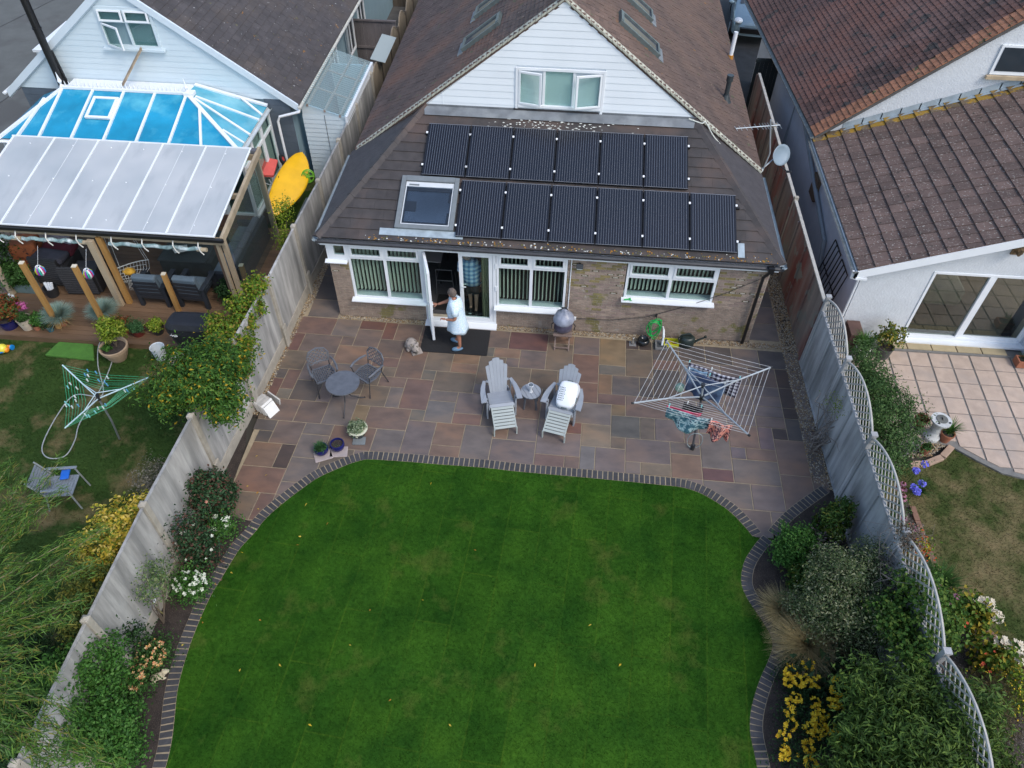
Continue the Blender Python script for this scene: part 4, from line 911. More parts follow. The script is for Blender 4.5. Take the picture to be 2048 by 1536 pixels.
g = MB(); g.prism([(-9.6, LY+.06, 0), (-2.3, LY+.06, 0), (-2.3, LY+.06, 2.6), (-6.12, LY+.06, 5.35), (-9.6, LY+.06, 2.75)], (0, .15, 0)); g.box(-2.45, 5.5, 0, -2.3, 20, 2.5); lw = obj('wall', g, BLUEW, ln)
z = 2.62
def lgx(z): return (5.38-z)*(4.0/2.96)
while z < 5.3:
    a, b = max(-9.6, -6.12-lgx(z)), min(-2.35, -6.12+lgx(z)); a2, b2 = max(-9.6, -6.12-lgx(z+.15)), min(-2.35, -6.12+lgx(z+.15)); sp_ = [(a, a2, b, b2)]
    if 3.83 < z+.07 < 4.78: sp_ = [(a, a2, -6.72, -6.72), (-5.28, -5.28, b, b2)]
    for q, q2, w_, w2 in sp_:
        if w_-q > .05: g = MB(); g.add([(q, LY+.03, z), (w_, LY+.03, z), (w2, LY+.038, z+.15), (q2, LY+.038, z+.15), (q, LY+.06, z), (w_, LY+.06, z), (w2, LY+.06, z+.15), (q2, LY+.06, z+.15)], [(0, 1, 2, 3), (0, 4, 5, 1), (0, 3, 7, 4), (1, 5, 6, 2)]); obj('cladding_board', g, BOARD2, lw)
    z += .15
for k in range(13): g = MB(); z0 = .3+k*.18; g.box(-2.95, LY+.03, z0, -2.28, LY+.058, z0+.175); obj('cladding_board', g, GBL, lw)
for k in range(5): g = MB(); z0 = 1.7+k*.18; g.box(-9.62, LY+.03, z0, -8.3, LY+.058, z0+.175); obj('cladding_board', g, GBL, lw)
rfl = obj('roof', MB().prism([LL, LA, LR, LR-Vector((0, 0, .09)), LA-Vector((0, 0, .10)), LL-Vector((0, 0, .09))], (0, 16, 0)), DSL, ln)
Fm = frame(LR, (0, 1, 0), LA-LR); Ls = (LA-LR).length
tiles(rfl, Fm, [(0, 0), (16, 0), (16, Ls), (0, Ls)], .30, .20, .014, DSL, .006, .5, 180, 'roof_tile', jit=.003)
g = MB(); g.add([Fm @ Vector(q) for q in ((.0, Ls*.35, .024), (.55, Ls*.5, .024), (.55, Ls, .024), (0, Ls, .024))], [(0, 1, 2, 3)])
for P in (LL, LR):
    g = MB(); s = 1 if P is LR else -1; d = LA-P; nrm = Vector((0, 0, -.20))
    g.prism([P+Vector((0, -.055, .03)), LA+Vector((0, -.055, .03)), LA+Vector((0, -.055, .03))+nrm, P+Vector((0, -.055, .03))+nrm], (0, .05, 0))
    g.prism([P+Vector((0, -.01, -.17)), LA+Vector((0, -.01, -.17)), LA+Vector((0, -.01, -.20)), P+Vector((0, -.01, -.20))], (0, .06, 0)); obj('bargeboard', g, mat('white_bargeboard', (.60, .68, .74), .03, 4, .4, 0), rfl)
def gut2(a, b, m, par, r=.055):
    a, b = Vector(a), Vector(b); d = (b-a).normalized(); s = d.cross(Vector((0, 0, 1))); g = MB(); n = 9
    pr = [(r*math.cos(PI+PI*k/8), r*math.sin(PI+PI*k/8)) for k in range(9)]
    g.add([a+s*x+Vector((0, 0, z)) for x, z in pr]+[b+s*x+Vector((0, 0, z)) for x, z in pr], [(k, k+1, n+k+1, n+k) for k in range(n-1)]); g.add([a+s*x+Vector((0, 0, z)) for x, z in pr], [tuple(range(n))]); return obj('gutter', g, m, par)
gut2((-1.97, 5.2, 2.50), (-1.97, 21, 2.50), mat('dirty_white_gutter', (.50, .50, .46), .2, 9, .6, .2), ln); gut2((-10.08, 5.2, 2.5), (-10.08, 9, 2.5), WHITE, ln)
g = MB(); g.tube([(-1.98, 5.25, 2.46), (-2.0, 5.2, 2.38), (-2.55, 5.15, 2.24), (-2.62, 5.15, 2.1), (-2.62, 5.15, .25)], .035, 8); obj('downpipe', g, WHITE, ln)
# attic window with open casement
g = MB(); g.box(-6.72, LY, 3.84, -6.64, LY+.1, 4.84); g.box(-5.36, LY, 3.84, -5.28, LY+.1, 4.84); g.box(-6.64, LY, 4.76, -5.36, LY+.1, 4.84); g.box(-6.64, LY, 3.84, -5.36, LY+.1, 3.90); g.box(-6.03, LY, 3.9, -5.97, LY+.1, 4.76); g.box(-6.64, LY, 4.46, -6.03, LY+.1, 4.50); g.box(-5.97, LY, 4.46, -5.36, LY+.1, 4.50)
lwd = obj('window', g, BOARD2, ln, bevel=.005); obj('sill', MB().box(-6.80, LY-.08, 3.79, -5.20, LY+.03, 3.84), BOARD2, lwd)
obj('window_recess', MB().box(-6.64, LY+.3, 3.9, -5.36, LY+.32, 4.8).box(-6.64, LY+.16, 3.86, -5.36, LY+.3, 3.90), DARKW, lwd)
g = MB()
for k in range(12): g.obox((-6.0, LY+.17, 4.08+k*.05), (1.26, .036, .003), Matrix.Rotation(-.8, 3, 'X'))
obj('slatted_blind', g, MATS['white_slats'], lwd)
pane_frame(lwd, 'casement', -6.64, -6.03, 4.50, 4.77, LY-.02, .045, .04, WHITE, Matrix.Translation((0, LY, 4.77)) @ Matrix.Rotation(math.radians(-8), 4, 'X') @ Matrix.Translation((0, -LY, -4.77)))
pane_frame(lwd, 'casement', -5.97, -5.36, 4.50, 4.77, LY-.02, .045, .04, WHITE, Matrix.Translation((0, LY, 4.77)) @ Matrix.Rotation(math.radians(-8), 4, 'X') @ Matrix.Translation((0, -LY, -4.77)))
pane_frame(lwd, 'casement', -6.64, -6.03, 3.90, 4.46, LY-.02, .045, .04, WHITE, Matrix.Translation((-6.64, LY, 0)) @ Matrix.Rotation(math.radians(-28), 4, 'Z') @ Matrix.Translation((6.64, -LY, 0)))
obj('pane', MB().box(-5.97, LY+.04, 3.9, -5.36, LY+.05, 4.46), GLASS, lwd)
# side wall windows facing the passage
for y0, y1, z0, z1 in ((11.3, 12.3, 1.0, 2.3), (13.0, 13.9, .1, 2.3), (9.35, 10.1, .8, 2.3)):
    g = MB(); g.box(-2.3, y0, z0, -2.26, y0+.07, z1); g.box(-2.3, y1-.07, z0, -2.26, y1, z1); g.box(-2.3, y0+.07, z0, -2.26, y1-.07, z0+.07); g.box(-2.3, y0+.07, z1-.07, -2.26, y1-.07, z1); g.box(-2.3, (y0+y1)/2-.03, z0+.07, -2.27, (y0+y1)/2+.03, z1-.07); f = obj('window', g, WHITE, ln)
    obj('pane', MB().box(-2.298, y0+.07, z0+.07, -2.29, y1-.07, z1-.07), mat('dark_pane', (.03, .04, .05), .1, 3, .08, 0), f)
g = MB(); g.tube([(-2.22, 11.1, 2.45), (-2.18, 11.1, 2.2), (-2.2, 11.1, .1)], .05, 8); obj('soil_pipe', g, mat('grey_pipe', (.28, .32, .35), .1, 4, .5, 0), ln)
# small bay on the far side of the roof
g = MB(); g.box(-10.9, 8.2, 1.9, -10.0, 10.2, 2.25); g.box(-10.95, 8.15, 2.25, -10.0, 10.25, 2.32); bay = obj('bay_window', g, WHITE, ln); g = MB(); g.box(-10.92, 8.3, .9, -10.1, 10.1, 1.9); obj('pane', g, MATS['dark_pane'], bay)
fl = thing('flue_pipe', 'tall black flue pipe rising beside the conservatory ridge', 'flue', (-8.25, 5.0, 0))
g = MB(); g.tube([(-8.22, 5.08, 2.4), (-8.24, 5.08, 3.9), (-8.24, 5.08, 6.6)], .095, 14); obj('pipe', g, BLACK, fl); g = MB(); g.tube([(-8.08, 5.14, 2.5), (-8.16, 5.14, 3.75)], .035, 8); g.tube([(-8.24, 5.08, 4.32), (-8.24, 5.08, 4.36)], .11, 14); obj('bracket', g, BLACK, fl)
o = obj('plank', MB().bar((-5.78, 5.22, 3.88), (-6.42, 4.86, 3.06), .15, .03), mat('rough_plank', (.33, .25, .17), .3, 5, .9, .6, st=(1, 1, .3), spots=[((.06, .045, .03), 6, .68)])); tag(o, 'bare wooden plank leaning from the attic window sill down to the conservatory ridge', 'plank')
# lean-to store beside the house
lt = thing('lean_to', 'white clad lean-to store with clear corrugated roof against the left house', 'shed', (-1.5, 5.6, 0))
g = MB(); g.prism([(-2.08, 5.62, 0), (-.90, 5.62, 0), (-.90, 5.62, 2.05), (-2.08, 5.62, 2.42)], (0, .05, 0)); g.box(-.98, 5.67, 0, -.92, 8.8, 2.05); g.box(-2.08, 8.75, 0, -.92, 8.8, 2.05); lb = obj('wall', g, BOARD2, lt)
for k in range(16):
    z0 = .02+k*.13; g = MB(); x1 = -.895 if z0 < 1.9 else -.895-(z0+.13-2.05)*3.1
    g.add([(-2.09, 5.60, z0), (x1, 5.60, z0), (x1, 5.612, z0+.125), (-2.09, 5.612, z0+.125), (-2.09, 5.62, z0), (x1, 5.62, z0)], [(0, 1, 2, 3), (0, 4, 5, 1)])
    if z0 < 2.0: obj('cladding_board', g, BOARD2, lb)
g = MB(); g.box(-1.48, 5.592, .05, -1.472, 5.60, 2.1); obj('door_edge', g, BLACK, lb)
g = MB(); n = 60
vs = []
for k in range(n+1): y = 5.55+k*3.3/n; zz = .022*math.cos(k*PI); vs += [(-2.10, y, 2.48+zz), (-.84, y, 2.09+zz)]
g.add(vs, [(2*k, 2*k+2, 2*k+3, 2*k+1) for k in range(n)]); obj('corrugated_roof', g, glassmat('corrugated_sheet', (.62, .78, .82), 1.25, .12, .22), lt)
g = MB(); g.bar((-1.9, 5.6, 2.36), (-1.9, 8.8, 2.36), .05, .06); g.bar((-1.45, 5.6, 2.22), (-1.45, 8.8, 2.22), .05, .06); g.bar((-1.05, 5.6, 2.09), (-1.05, 8.8, 2.09), .05, .06)
for y in (6.6, 7.7): g.bar((-2.1, y, 2.43), (-.9, y, 2.05), .05, .05)
obj('rafter', g, mat('pink_timber', (.42, .30, .25), .15, 6, .8), lt)
g = MB(); g.box(-.90, 5.55, 1.88, -.83, 8.85, 2.12); obj('edge_board', g, WHITE, lt)
obj('floor', MB().box(-2.1, 5.67, -.01, -.95, 8.75, .03), mat('pale_blue_floor', (.28, .38, .42), .2, 2, .8), lt)
o = tag(obj('canopy', MB().add([(-1.0, 9.2, 2.05), (-.55, 9.2, 1.95), (-.55, 11.0, 1.95), (-1.0, 11.0, 2.05)], [(0, 1, 2, 3)]), glassmat('milky_sheet', (.5, .55, .52), 1.3, .2, .6)), 'small milky canopy sheet beside the arched fence between the houses', 'canopy')
o.modifiers.new('t', 'SOLIDIFY').thickness = .01
# ------------------------------------------------------------------ conservatory
cs = thing('conservatory', 'white framed conservatory with bright blue glazed hipped roof', 'conservatory', (-5.9, 4, 0))
ZEc, ZRc = 2.46, 2.97; FY, RYc = 3.0, 4.72; cl, cr, rl, rr = -9.0, -2.86, -7.98, -4.68
BLU = mat('blue_roof_glazing', (.012, .26, .44), .18, 1.4, .22, .6, 9, patch=((.09, .42, .56), 1.3, .50, .72))
BLU2 = mat('pale_blue_glazing', (.07, .34, .46), .2, 1.4, .2, .5, 9, patch=((.22, .50, .58), 1.1, .40, .66))
gl = MB()
def face(pts, name, m, par=cs): return obj(name, MB().prism([Vector(p) for p in pts], (0, 0, .012)), m, par)
tops = [rl+(rr-rl)*k/4 for k in range(5)]; bots = [-8.13, -7.23, -6.33, -5.43, -4.53]
bt = [(-8.62, None)]
lows = [-7.98-.0+(k)*.83 for k in range(5)]
for k in range(4): face([(lows[k], FY, ZEc), (lows[k+1], FY, ZEc), (tops[k+1], RYc, ZRc), (tops[k], RYc, ZRc)], 'roof_panel', BLU)
face([(cl, FY, ZEc), (lows[0], FY, ZEc), (tops[0], RYc, ZRc)], 'roof_panel', BLU); face([(lows[4], FY, ZEc), (-3.8, FY, ZEc), (tops[4], RYc, ZRc)], 'roof_panel', BLU); face([(-3.8, FY, ZEc), (cr, FY, ZEc), (tops[4], RYc, ZRc)], 'roof_panel', BLU)
for a, b in ((3.0, 3.75), (3.75, 4.5), (4.5, 5.3)): face([(cr, a, ZEc), (cr, b, ZEc), (rr, RYc, ZRc)], 'roof_panel', BLU2)
face([(cr, 5.28, ZEc), (rr, 5.28, ZRc-.03), (rr, RYc, ZRc)], 'roof_panel', BLU2); obj('box_gutter', MB().box(rl, RYc, ZRc-.12, rr, 5.3, ZRc-.02), WHITE, cs); face([(cl, 5.25, ZEc), (cl, FY, ZEc), (rl, RYc, ZRc)], 'roof_panel', BLU)
def cbar(a, b, w=.06): 
    g = MB(); g.bar(Vector(a)+Vector((0, 0, .02)), Vector(b)+Vector((0, 0, .02)), w, .05); obj('glazing_bar', g, WHITE, cs)
for k in range(5): cbar((lows[k], FY-.05, ZEc), (tops[k], RYc, ZRc))
cbar((cl, FY-.05, ZEc), (rl, RYc, ZRc), .09); cbar((cr, FY-.03, ZEc), (rr, RYc, ZRc), .10); cbar((-3.8, FY-.05, ZEc), (-4.22, 4.3, ZRc-.1)); cbar((-8.55, FY-.05, ZEc), (-8.3, 4.3, ZRc-.1))
for y in (3.75, 4.5): cbar((cr+.02, y, ZEc), (rr+(cr-rr)*.12, RYc+(y-RYc)*.12, ZRc-.06))
cbar((cr, 3.35, ZEc), (-3.45, 3.62, ZEc+.17), .05)
cbar((cr+.02, 5.22, ZEc+.03), (rr, 5.25, ZRc-.02), .10); cbar((-3.5, 5.2, ZRc-.3), (cr+.02, 4.75, ZEc), .06)
g = MB(); g.box(rl-.05, RYc-.06, ZRc, rr+.1, RYc+.06, ZRc+.07); g.box(rr-.05, RYc-.12, ZRc-.02, rr+.2, RYc+.1, ZRc+.08); rd = obj('ridge', g, WHITE, cs, bevel=.01)
g = MB()
for k in range(30): x = rl+.1+k*.108; g.lathe([(.004, 0), (.016, .05), (.004, .14)], (x, RYc, ZRc+.06), 5)
obj('cresting', g, WHITE, rd, kind='stuff')
for x in (rl-.02, rr+.02): g = MB(); g.lathe([(.05, 0), (.02, .05), (.055, .12), (.03, .2), (.004, .36)], (x, RYc, ZRc+.06), 8); obj('finial', g, WHITE, rd)
g = MB(); x0, x1 = lows[1]-.0+.40, lows[1]+1.22
vf = frame(Vector((lows[1]+.06, FY, ZEc+.03)), (1, 0, 0), (0, RYc-FY, ZRc-ZEc))
fbox(g, vf, .07, .75, .14, 1.48, .0, .06); fbox(g, vf, .66, .75, .73, 1.48, .0, .06); fbox(g, vf, .14, .75, .66, .82, 0, .06); fbox(g, vf, .14, 1.41, .66, 1.48, 0, .06); vt = obj('roof_vent', g, WHITE, cs, bevel=.005); g = MB(); fbox(g, vf, .14, .82, .66, 1.41, .02, .035); obj('pane', g, BLU, vt)
gut2((cl-.1, FY-.09, ZEc-.02), (cr, FY-.09, ZEc-.02), WHITE, cs); gut2((cr+.07, FY-.05, ZEc-.02), (cr+.07, 5.25, ZEc-.02), mat('white_gutter_dark_inside', (.45, .5, .52), .1, 4, .5, 0), cs)
# walls: dwarf wall and glazed frames
g = MB(); g.box(cl, FY, 0, cr, FY+.1, .55); g.box(cr-.1, FY+.1, 0, cr, 5.3, .55); obj('dwarf_wall', g, mat('red_brown_brickwork', (.16, .09, .07), .2, 5, .9, .5), cs)
for k in range(8):
    x0 = cl+.02+k*.765; g = MB(); g.box(x0, FY+.01, .55, x0+.06, FY+.08, 2.42); g.box(x0+.705, FY+.01, .55, x0+.763, FY+.08, 2.42); g.box(x0+.06, FY+.01, .55, x0+.705, FY+.08, .62); g.box(x0+.06, FY+.01, 2.35, x0+.705, FY+.08, 2.42); g.box(x0+.06, FY+.01, 1.9, x0+.705, FY+.08, 1.96); f = obj('window_frame', g, WHITE, cs); obj('pane', MB().box(x0+.06, FY+.04, .62, x0+.705, FY+.05, 2.35), GLASS, f)
for k in range(3):
    y0 = FY+.02+k*.76; X = cr; g = MB(); g.box(X-.08, y0, .55, X-.01, y0+.07, 2.42); g.box(X-.08, y0+.69, .55, X-.01, y0+.757, 2.42); g.box(X-.08, y0+.07, .55, X-.01, y0+.69, .63); g.box(X-.08, y0+.07, 2.34, X-.01, y0+.69, 2.42); g.box(X-.08, y0+.07, 1.86, X-.01, y0+.69, 1.94); f = obj('window_frame', g, WHITE, cs); obj('pane', MB().box(X-.05, y0+.07, .63, X-.04, y0+.69, 2.34), GLASS, f)
obj('sill', MB().box(cr-.1, FY, .50, cr+.06, 5.25, .56), WHITE, cs)
obj('floor', MB().box(cl, FY+.1, 0, cr-.1, 5.3, .16), mat('conservatory_floor', (.30, .30, .27), .1, 3, .7), cs); obj('pale_curtain', MB().box(cr-.13, FY+.15, .6, cr-.12, 5.2, 2.3), mat('net_curtain', (.42, .45, .42), .1, 12, .9), cs)
# ------------------------------------------------------------------ deck and pergola
DECK = mat('brown_decking', (.135, .083, .048), .25, 4, .55, .5, 40, rnd=.16, st=(.25, 1, 1), patch=((.085, .06, .042), 1.2, .5, .75))
dk = thing('deck', '', '', (-5, -1, 0)); dk['kind'] = 'structure'; del dk['category'], dk['label']
for k in range(31): y = -1.52+k*.148; obj('deck_board', MB().box(-9.8, y, .115, -1.62 if y > -1.0 else -1.95, y+.140, .148), DECK, dk)
obj('deck_fascia', MB().box(-9.8, -1.55, -.01, -1.95, -1.525, .145), DECK, dk)
PW = mat('pale_post_timber', (.33, .265, .18), .2, 4, .8, .5, 30, rnd=.06, st=(1, 1, .25)); HW = mat('honey_timber', (.34, .185, .055), .2, 4, .7, .4, 30, rnd=.08, st=(1, 1, .25))
pg = thing('pergola', 'timber pergola with milky polycarbonate roof over the decked seating', 'pergola', (-5, 1, .15))
ZF, ZB, PY0, PY1 = 2.30, 2.76, -.22, 2.62
def milky():
    m, nt, b, out = new_mat('milky_polycarbonate'); vec = _n(nt, 'ShaderNodeNewGeometry').outputs['Position']
    col = ramp(nt, noise(nt, vec, .55, 3), [(.35, (.56, .60, .63)), (.7, (.74, .75, .76))]); col = mix(nt, ramp(nt, noise(nt, stretch(nt, vec, (3, 1, 1)), .9, 5), [(.55, (0, 0, 0)), (.8, (1, 1, 1))]), col, (.50, .53, .56))
    nt.links.new(col, b.inputs['Base Color']); b.inputs['Roughness'].default_value = .22
    t = _n(nt, 'ShaderNodeBsdfTranslucent'); t.inputs[0].default_value = (.6, .65, .66, 1); tr = _n(nt, 'ShaderNodeBsdfTransparent'); tr.inputs[0].default_value = (.75, .8, .8, 1)
    a = _n(nt, 'ShaderNodeMixShader'); a.inputs[0].default_value = .25; nt.links.new(b.outputs[0], a.inputs[1]); nt.links.new(t.outputs[0], a.inputs[2])
    c = _n(nt, 'ShaderNodeMixShader'); c.inputs[0].default_value = .18; nt.links.new(a.outputs[0], c.inputs[1]); nt.links.new(tr.outputs[0], c.inputs[2]); nt.links.new(c.outputs[0], out.inputs[0]); return m
MILK = milky(); xs = [-8.25, -7.22, -6.12, -5.33, -4.52, -3.46, -2.38]
for a, b in zip(xs, xs[1:]): obj('roof_sheet', MB().prism([(a, PY0, ZF), (b, PY0, ZF), (b, PY1, ZB), (a, PY1, ZB)], (0, 0, .016)), MILK, pg)
for x in xs: g = MB(); g.bar((x, PY0-.02, ZF+.025), (x, PY1+.02, ZB+.025), .035, .025); obj('glazing_bar', g, WHITE, pg)
for x in (-6.65, -4.0, -2.95): g = MB(); g.bar((x, PY0, ZF+.018), (x, PY1, ZB+.018), .008, .006); obj('sheet_joint', g, mat('pale_line', (.65, .68, .70), .02), pg)
g = MB(); g.bar((-8.3, PY0-.02, ZF+.02), (-2.36, PY0-.02, ZF+.02), .03, .03); g.bar((-8.3, PY1+.01, ZB+.02), (-2.36, PY1+.01, ZB+.02), .03, .03); obj('edge_trim', g, WHITE, pg)
g = MB()
for a, b in zip(xs, xs[1:]):
    for t in (.10, .52, .92): g.lathe([(.018, 0), (.012, .014)], ((a+b)/2, PY0+(PY1-PY0)*t, ZF+(ZB-ZF)*t+.016), 8)
obj('roof_screw_cap', g, WHITE, pg, kind='stuff')
obj('gutter', MB().box(-8.3, -.31, 2.20, -2.18, -.235, 2.285), BLACK, pg, bevel=.01)
for nm, a, b, w, h in (('beam', (-8.3, -.16, 2.14), (-2.2, -.16, 2.14), .07, .17), ('beam', (-8.3, 2.55, 2.60), (-2.2, 2.55, 2.60), .07, .16), ('side_beam', (-2.22, -.25, 2.24), (-2.22, 2.75, 2.70), .07, .16), ('rafter', (-5.2, -.1, 2.21), (-5.2, 2.6, 2.62), .05, .10), ('rafter', (-7.2, -.1, 2.21), (-7.2, 2.6, 2.62), .05, .10), ('cross_beam', (-8.3, 1.2, 2.40), (-2.2, 1.2, 2.40), .09, .12)):
    g = MB(); g.bar(a, b, w, h); obj(nm, g, PW, pg, bevel=.005)
for x, y, h, m, w in ((-5.26, -.30, 2.06, PW, .15), (-5.09, -.20, 2.1, HW, .12), (-2.32, -.02, 2.15, PW, .10), (-2.50, -.05, 2.1, mat('dark_timber', (.12, .075, .05), .2, 5, .8, .4), .09), (-2.42, -.12, 2.1, PW, .06), (-2.30, 2.60, 2.62, PW, .12), (-8.05, -.15, 2.1, PW, .13), (-8.05, 2.55, 2.6, PW, .12)):
    g = MB(); g.box(x-w/2, y-.05, .15, x+w/2, y+.05, h); obj('post', g, m, pg, bevel=.006)
g = MB(); g.box(-2.36, 2.53, 2.70, -2.24, 2.66, 2.78); obj('post_cap', g, mat('grey_metal_cap', (.10, .10, .11), .1), pg)
# clear roll-up side curtains
CLR = glassmat('clear_vinyl', (.50, .60, .58), 1.35, .12, .18)
g = MB(); g.add([(-2.20, y+.0, z) for y, z in ((.0, .4), (2.5, .4), (2.5, 2.55), (.0, 2.2))], [(0, 1, 2, 3)]); obj('side_curtain', g, glassmat('smoky_vinyl', (.55, .62, .62), 1.3, .10, .05), pg)
for a, b in ((-8.1, -7.0), (-6.85, -5.45), (-4.85, -2.75)):
    pts = [(a+(b-a)*i/14, -.28-.012*math.sin(i*2.3), 1.99-.02*math.sin(i*1.7)) for i in range(15)]; g = MB(); g.tube(pts, [.045+.012*math.sin(i*3.1) for i in range(15)], 9); obj('rolled_curtain', g, mat('rolled_clear_vinyl', (.20, .30, .31), .5, 5, .18, .8, 14, patch=((.55, .62, .64), 3, .5, .62)), pg)
    g = MB(); g = MB(); g.tube([(b-.1, -.27, 1.97), (b+.12, -.27, 1.97)], .05, 9); obj('curtain_roller', g, mat('tan_fabric', (.36, .30, .21), .1, 8, .9), pg)
for x in (-7.4, -6.95, -6.25, -5.55, -4.75, -4.05, -3.35, -2.78):
    g = MB(); g.tube([(x, -.245, 2.17), (x+.01, -.335, 2.08), (x+.03, -.335, 1.96), (x+.07, -.31, 1.86)], .014, 6); obj('curtain_strap', g, mat('white_strap', (.62, .62, .58), .05), pg)
for x, y, h, lab in ((-6.35, -1.19, 2.05, 'bare honey-coloured timber post on the deck edge beside the left blue fescue'), (-5.17, -1.2, 2.06, 'bare honey-coloured timber post on the deck edge behind the big terracotta planter'), (-3.81, -.37, 1.28, 'shorter honey-coloured timber post between the two dark plastic armchairs'), (-2.38, .5, .95, 'stubby timber post at the right end of the deck beside the fence')):
    t = thing('timber_post', lab, 'post', (x, y, .148), .1, 'bare timber posts along the deck'); g = LB(); g.box(-.05, -.05, 0, .05, .05, h-.15); obj('shaft', g, HW, t, bevel=.005); g = LB(); g.box(-.051, -.051, h-.15, .051, .051, h-.135); obj('cut_end', g, mat('pale_cut_end', (.58, .52, .40), .1, 9), t)
# ------------------------------------------------------------------ right neighbour
REND = mat('white_textured_render', (.60, .63, .66), .04, 6, .9, .9, 22); REND2 = mat('grey_side_render', (.62, .66, .72), .05, 3, .9, .4, 25)  # side wall copy of the white render, blue of the shade in its colour
RED = mat('red_clay_tile', (.105, .062, .053), .35, 1.2, .85, .5, 60, rnd=.38, patch=((.15, .068, .050), .8, .46, .70), spots=[((.05, .042, .038), 2.6, .60)])
REDV = mat('orange_clay_tile', (.30, .135, .075), .25, 3, .85, .5, rnd=.22, spots=[((.09, .09, .04), 5, .62)])
BIGT = mat('brown_concrete_tile', (.120, .082, .070), .22, 3, .9, .8, 30, rnd=.24, spots=[((.30, .28, .25), 24, .66), ((.03, .028, .022), 7, .68)])
BIGL = mat('lichened_concrete_tile', (.13, .095, .06), .25, 3, .9, .8, 30, rnd=.16, spots=[((.30, .18, .02), 3.5, .48), ((.25, .24, .2), 24, .66)])
rn = thing('rendered_house', 'white rendered house with red clay roof and low brown tiled rear extension', 'house', (13, 2, 0))
KR = .365; ex, ez = 11.50, 2.18; GY = 5.65
g = MB(); g.prism([(11.78, .42, 0), (16.6, .42, 0), (16.6, .42, 3.95), (11.78, .42, 2.22)], (0, .16, 0)) if False else None
dx0, dx1, dz0, dz1 = 13.22, 15.90, .14, 2.06
g = MB()
g.prism([(11.78, .42, 0), (dx0, .42, 0), (dx0, .42, 2.22+(dx0-11.5)*KR*.95-.05), (11.78, .42, 2.22)], (0, .16, 0)); g.box(dx0, .42, dz1, dx1, .58, 2.62); g.prism([(dx0, .42, 2.62), (dx1, .42, 2.62), (dx1, .42, 3.55), (dx0, .42, 2.75)], (0, .16, 0)); g.box(dx0, .42, 0, dx1, .58, dz0); g.prism([(dx1, .42, 0), (17.5, .42, 0), (17.5, .42, 4.1), (dx1, .42, 3.55)], (0, .16, 0))
rw = obj('wall', g, REND, rn)
g = MB(); g.box(11.78, .58, 0, 11.9, 5.7, 2.25); g.prism([(11.78, 5.7, 0), (11.38, 13.2, 0), (11.5, 13.2, 0), (11.9, 5.7, 0)], (0, 0, 2.3)); obj('side_wall', g, REND2, rn)
g = MB(); g.prism([(12.0, GY+.02, 2.2), (18, GY+.02, 2.2), (18, GY+.02, 7.4), (16.5, GY+.02, 6.1), (11.9, GY+.02, 2.45)], (0, .12, 0)); gb = obj('gable', g, REND, rn)
obj('interior_floor', MB().box(13.0, .6, .10, 17, 4.5, .13), mat('tan_floor', (.17, .125, .08), .1, 2, .5), rn); obj('interior_wall', MB().box(12.9, 4.4, .1, 17, 4.5, 2.4).box(12.9, .6, .1, 13.0, 4.4, 2.4), mat('tan_wall', (.20, .16, .11), .1, 1, .9), rn)
g = MB(); g.box(14.0, 1.6, .13, 14.9, 2.4, .62); g.box(14.0, 2.3, .13, 14.9, 2.45, .9); 
g2 = obj('cream_armchair', g, mat('cream_fabric', (.52, .46, .36), .1, 8, .9), None, bevel=.08); tag(g2, 'cream armchair seen through the left glass of the sliding patio door', 'armchair')
g = MB(); g.box(dx0, .40, dz0, dx0+.06, .50, dz1); g.box(dx1-.06, .40, dz0, dx1, .50, dz1); g.box(dx0+.06, .40, dz1-.06, dx1-.06, .50, dz1); g.box(dx0+.06, .36, dz0-.02, dx1-.06, .50, dz0+.08); g.box(14.42, .40, dz0+.08, 14.50, .50, dz1-.06); sd_ = obj('sliding_door', g, WHITE, rn, bevel=.006)
g = MB(); g.box(14.50, .41, dz0+.08, 14.57, .44, dz1-.06); g.box(15.78, .41, dz0+.08, 15.84, .44, dz1-.06); g.box(14.57, .41, dz0+.08, 15.78, .44, dz0+.15); obj('sliding_leaf', g, WHITE, sd_)
obj('pane', MB().box(dx0+.06, .45, dz0+.08, 14.42, .46, dz1-.06), glassmat('door_glass', (.62, .66, .60), 1.35), sd_); obj('pane', MB().box(14.57, .42, dz0+.15, 15.78, .43, dz1-.06), glassmat('door_glass'), sd_); obj('door_handle', MB().box(15.79, .385, 1.0, 15.82, .41, 1.22), WHITE, sd_)
obj('threshold', MB().box(dx0-.12, .22, .10, dx1+.05, .42, .15), WHITE, rn)
obj('curtain', MB().add([(15.55+.02*k, .62+.04*math.sin(k*1.6), z) for z in (.16, 2.0) for k in range(14)], [(k, k+1, 14+k+1, 14+k) for k in range(13)]), mat('lilac_curtain', (.20, .16, .22), .2, 10, .9), rn)
for k in range(5): slab([(12.75+k*.56, .02), (13.3+k*.56, .02), (13.3+k*.56, .40), (12.75+k*.56, .40)], None, terr, .11, 'step_flag', .004, mat('yellow_step_flag', (.38, .31, .19), .12, 4, .8, .3, rnd=.05))
struct('step_edge', MB().box(12.7, -.03, .04, 15.6, .018, .10), MATS['grey_mortar'])
obj('white_pier', MB().box(15.95, -.30, 0, 16.2, .42, 3.3), REND, rn)
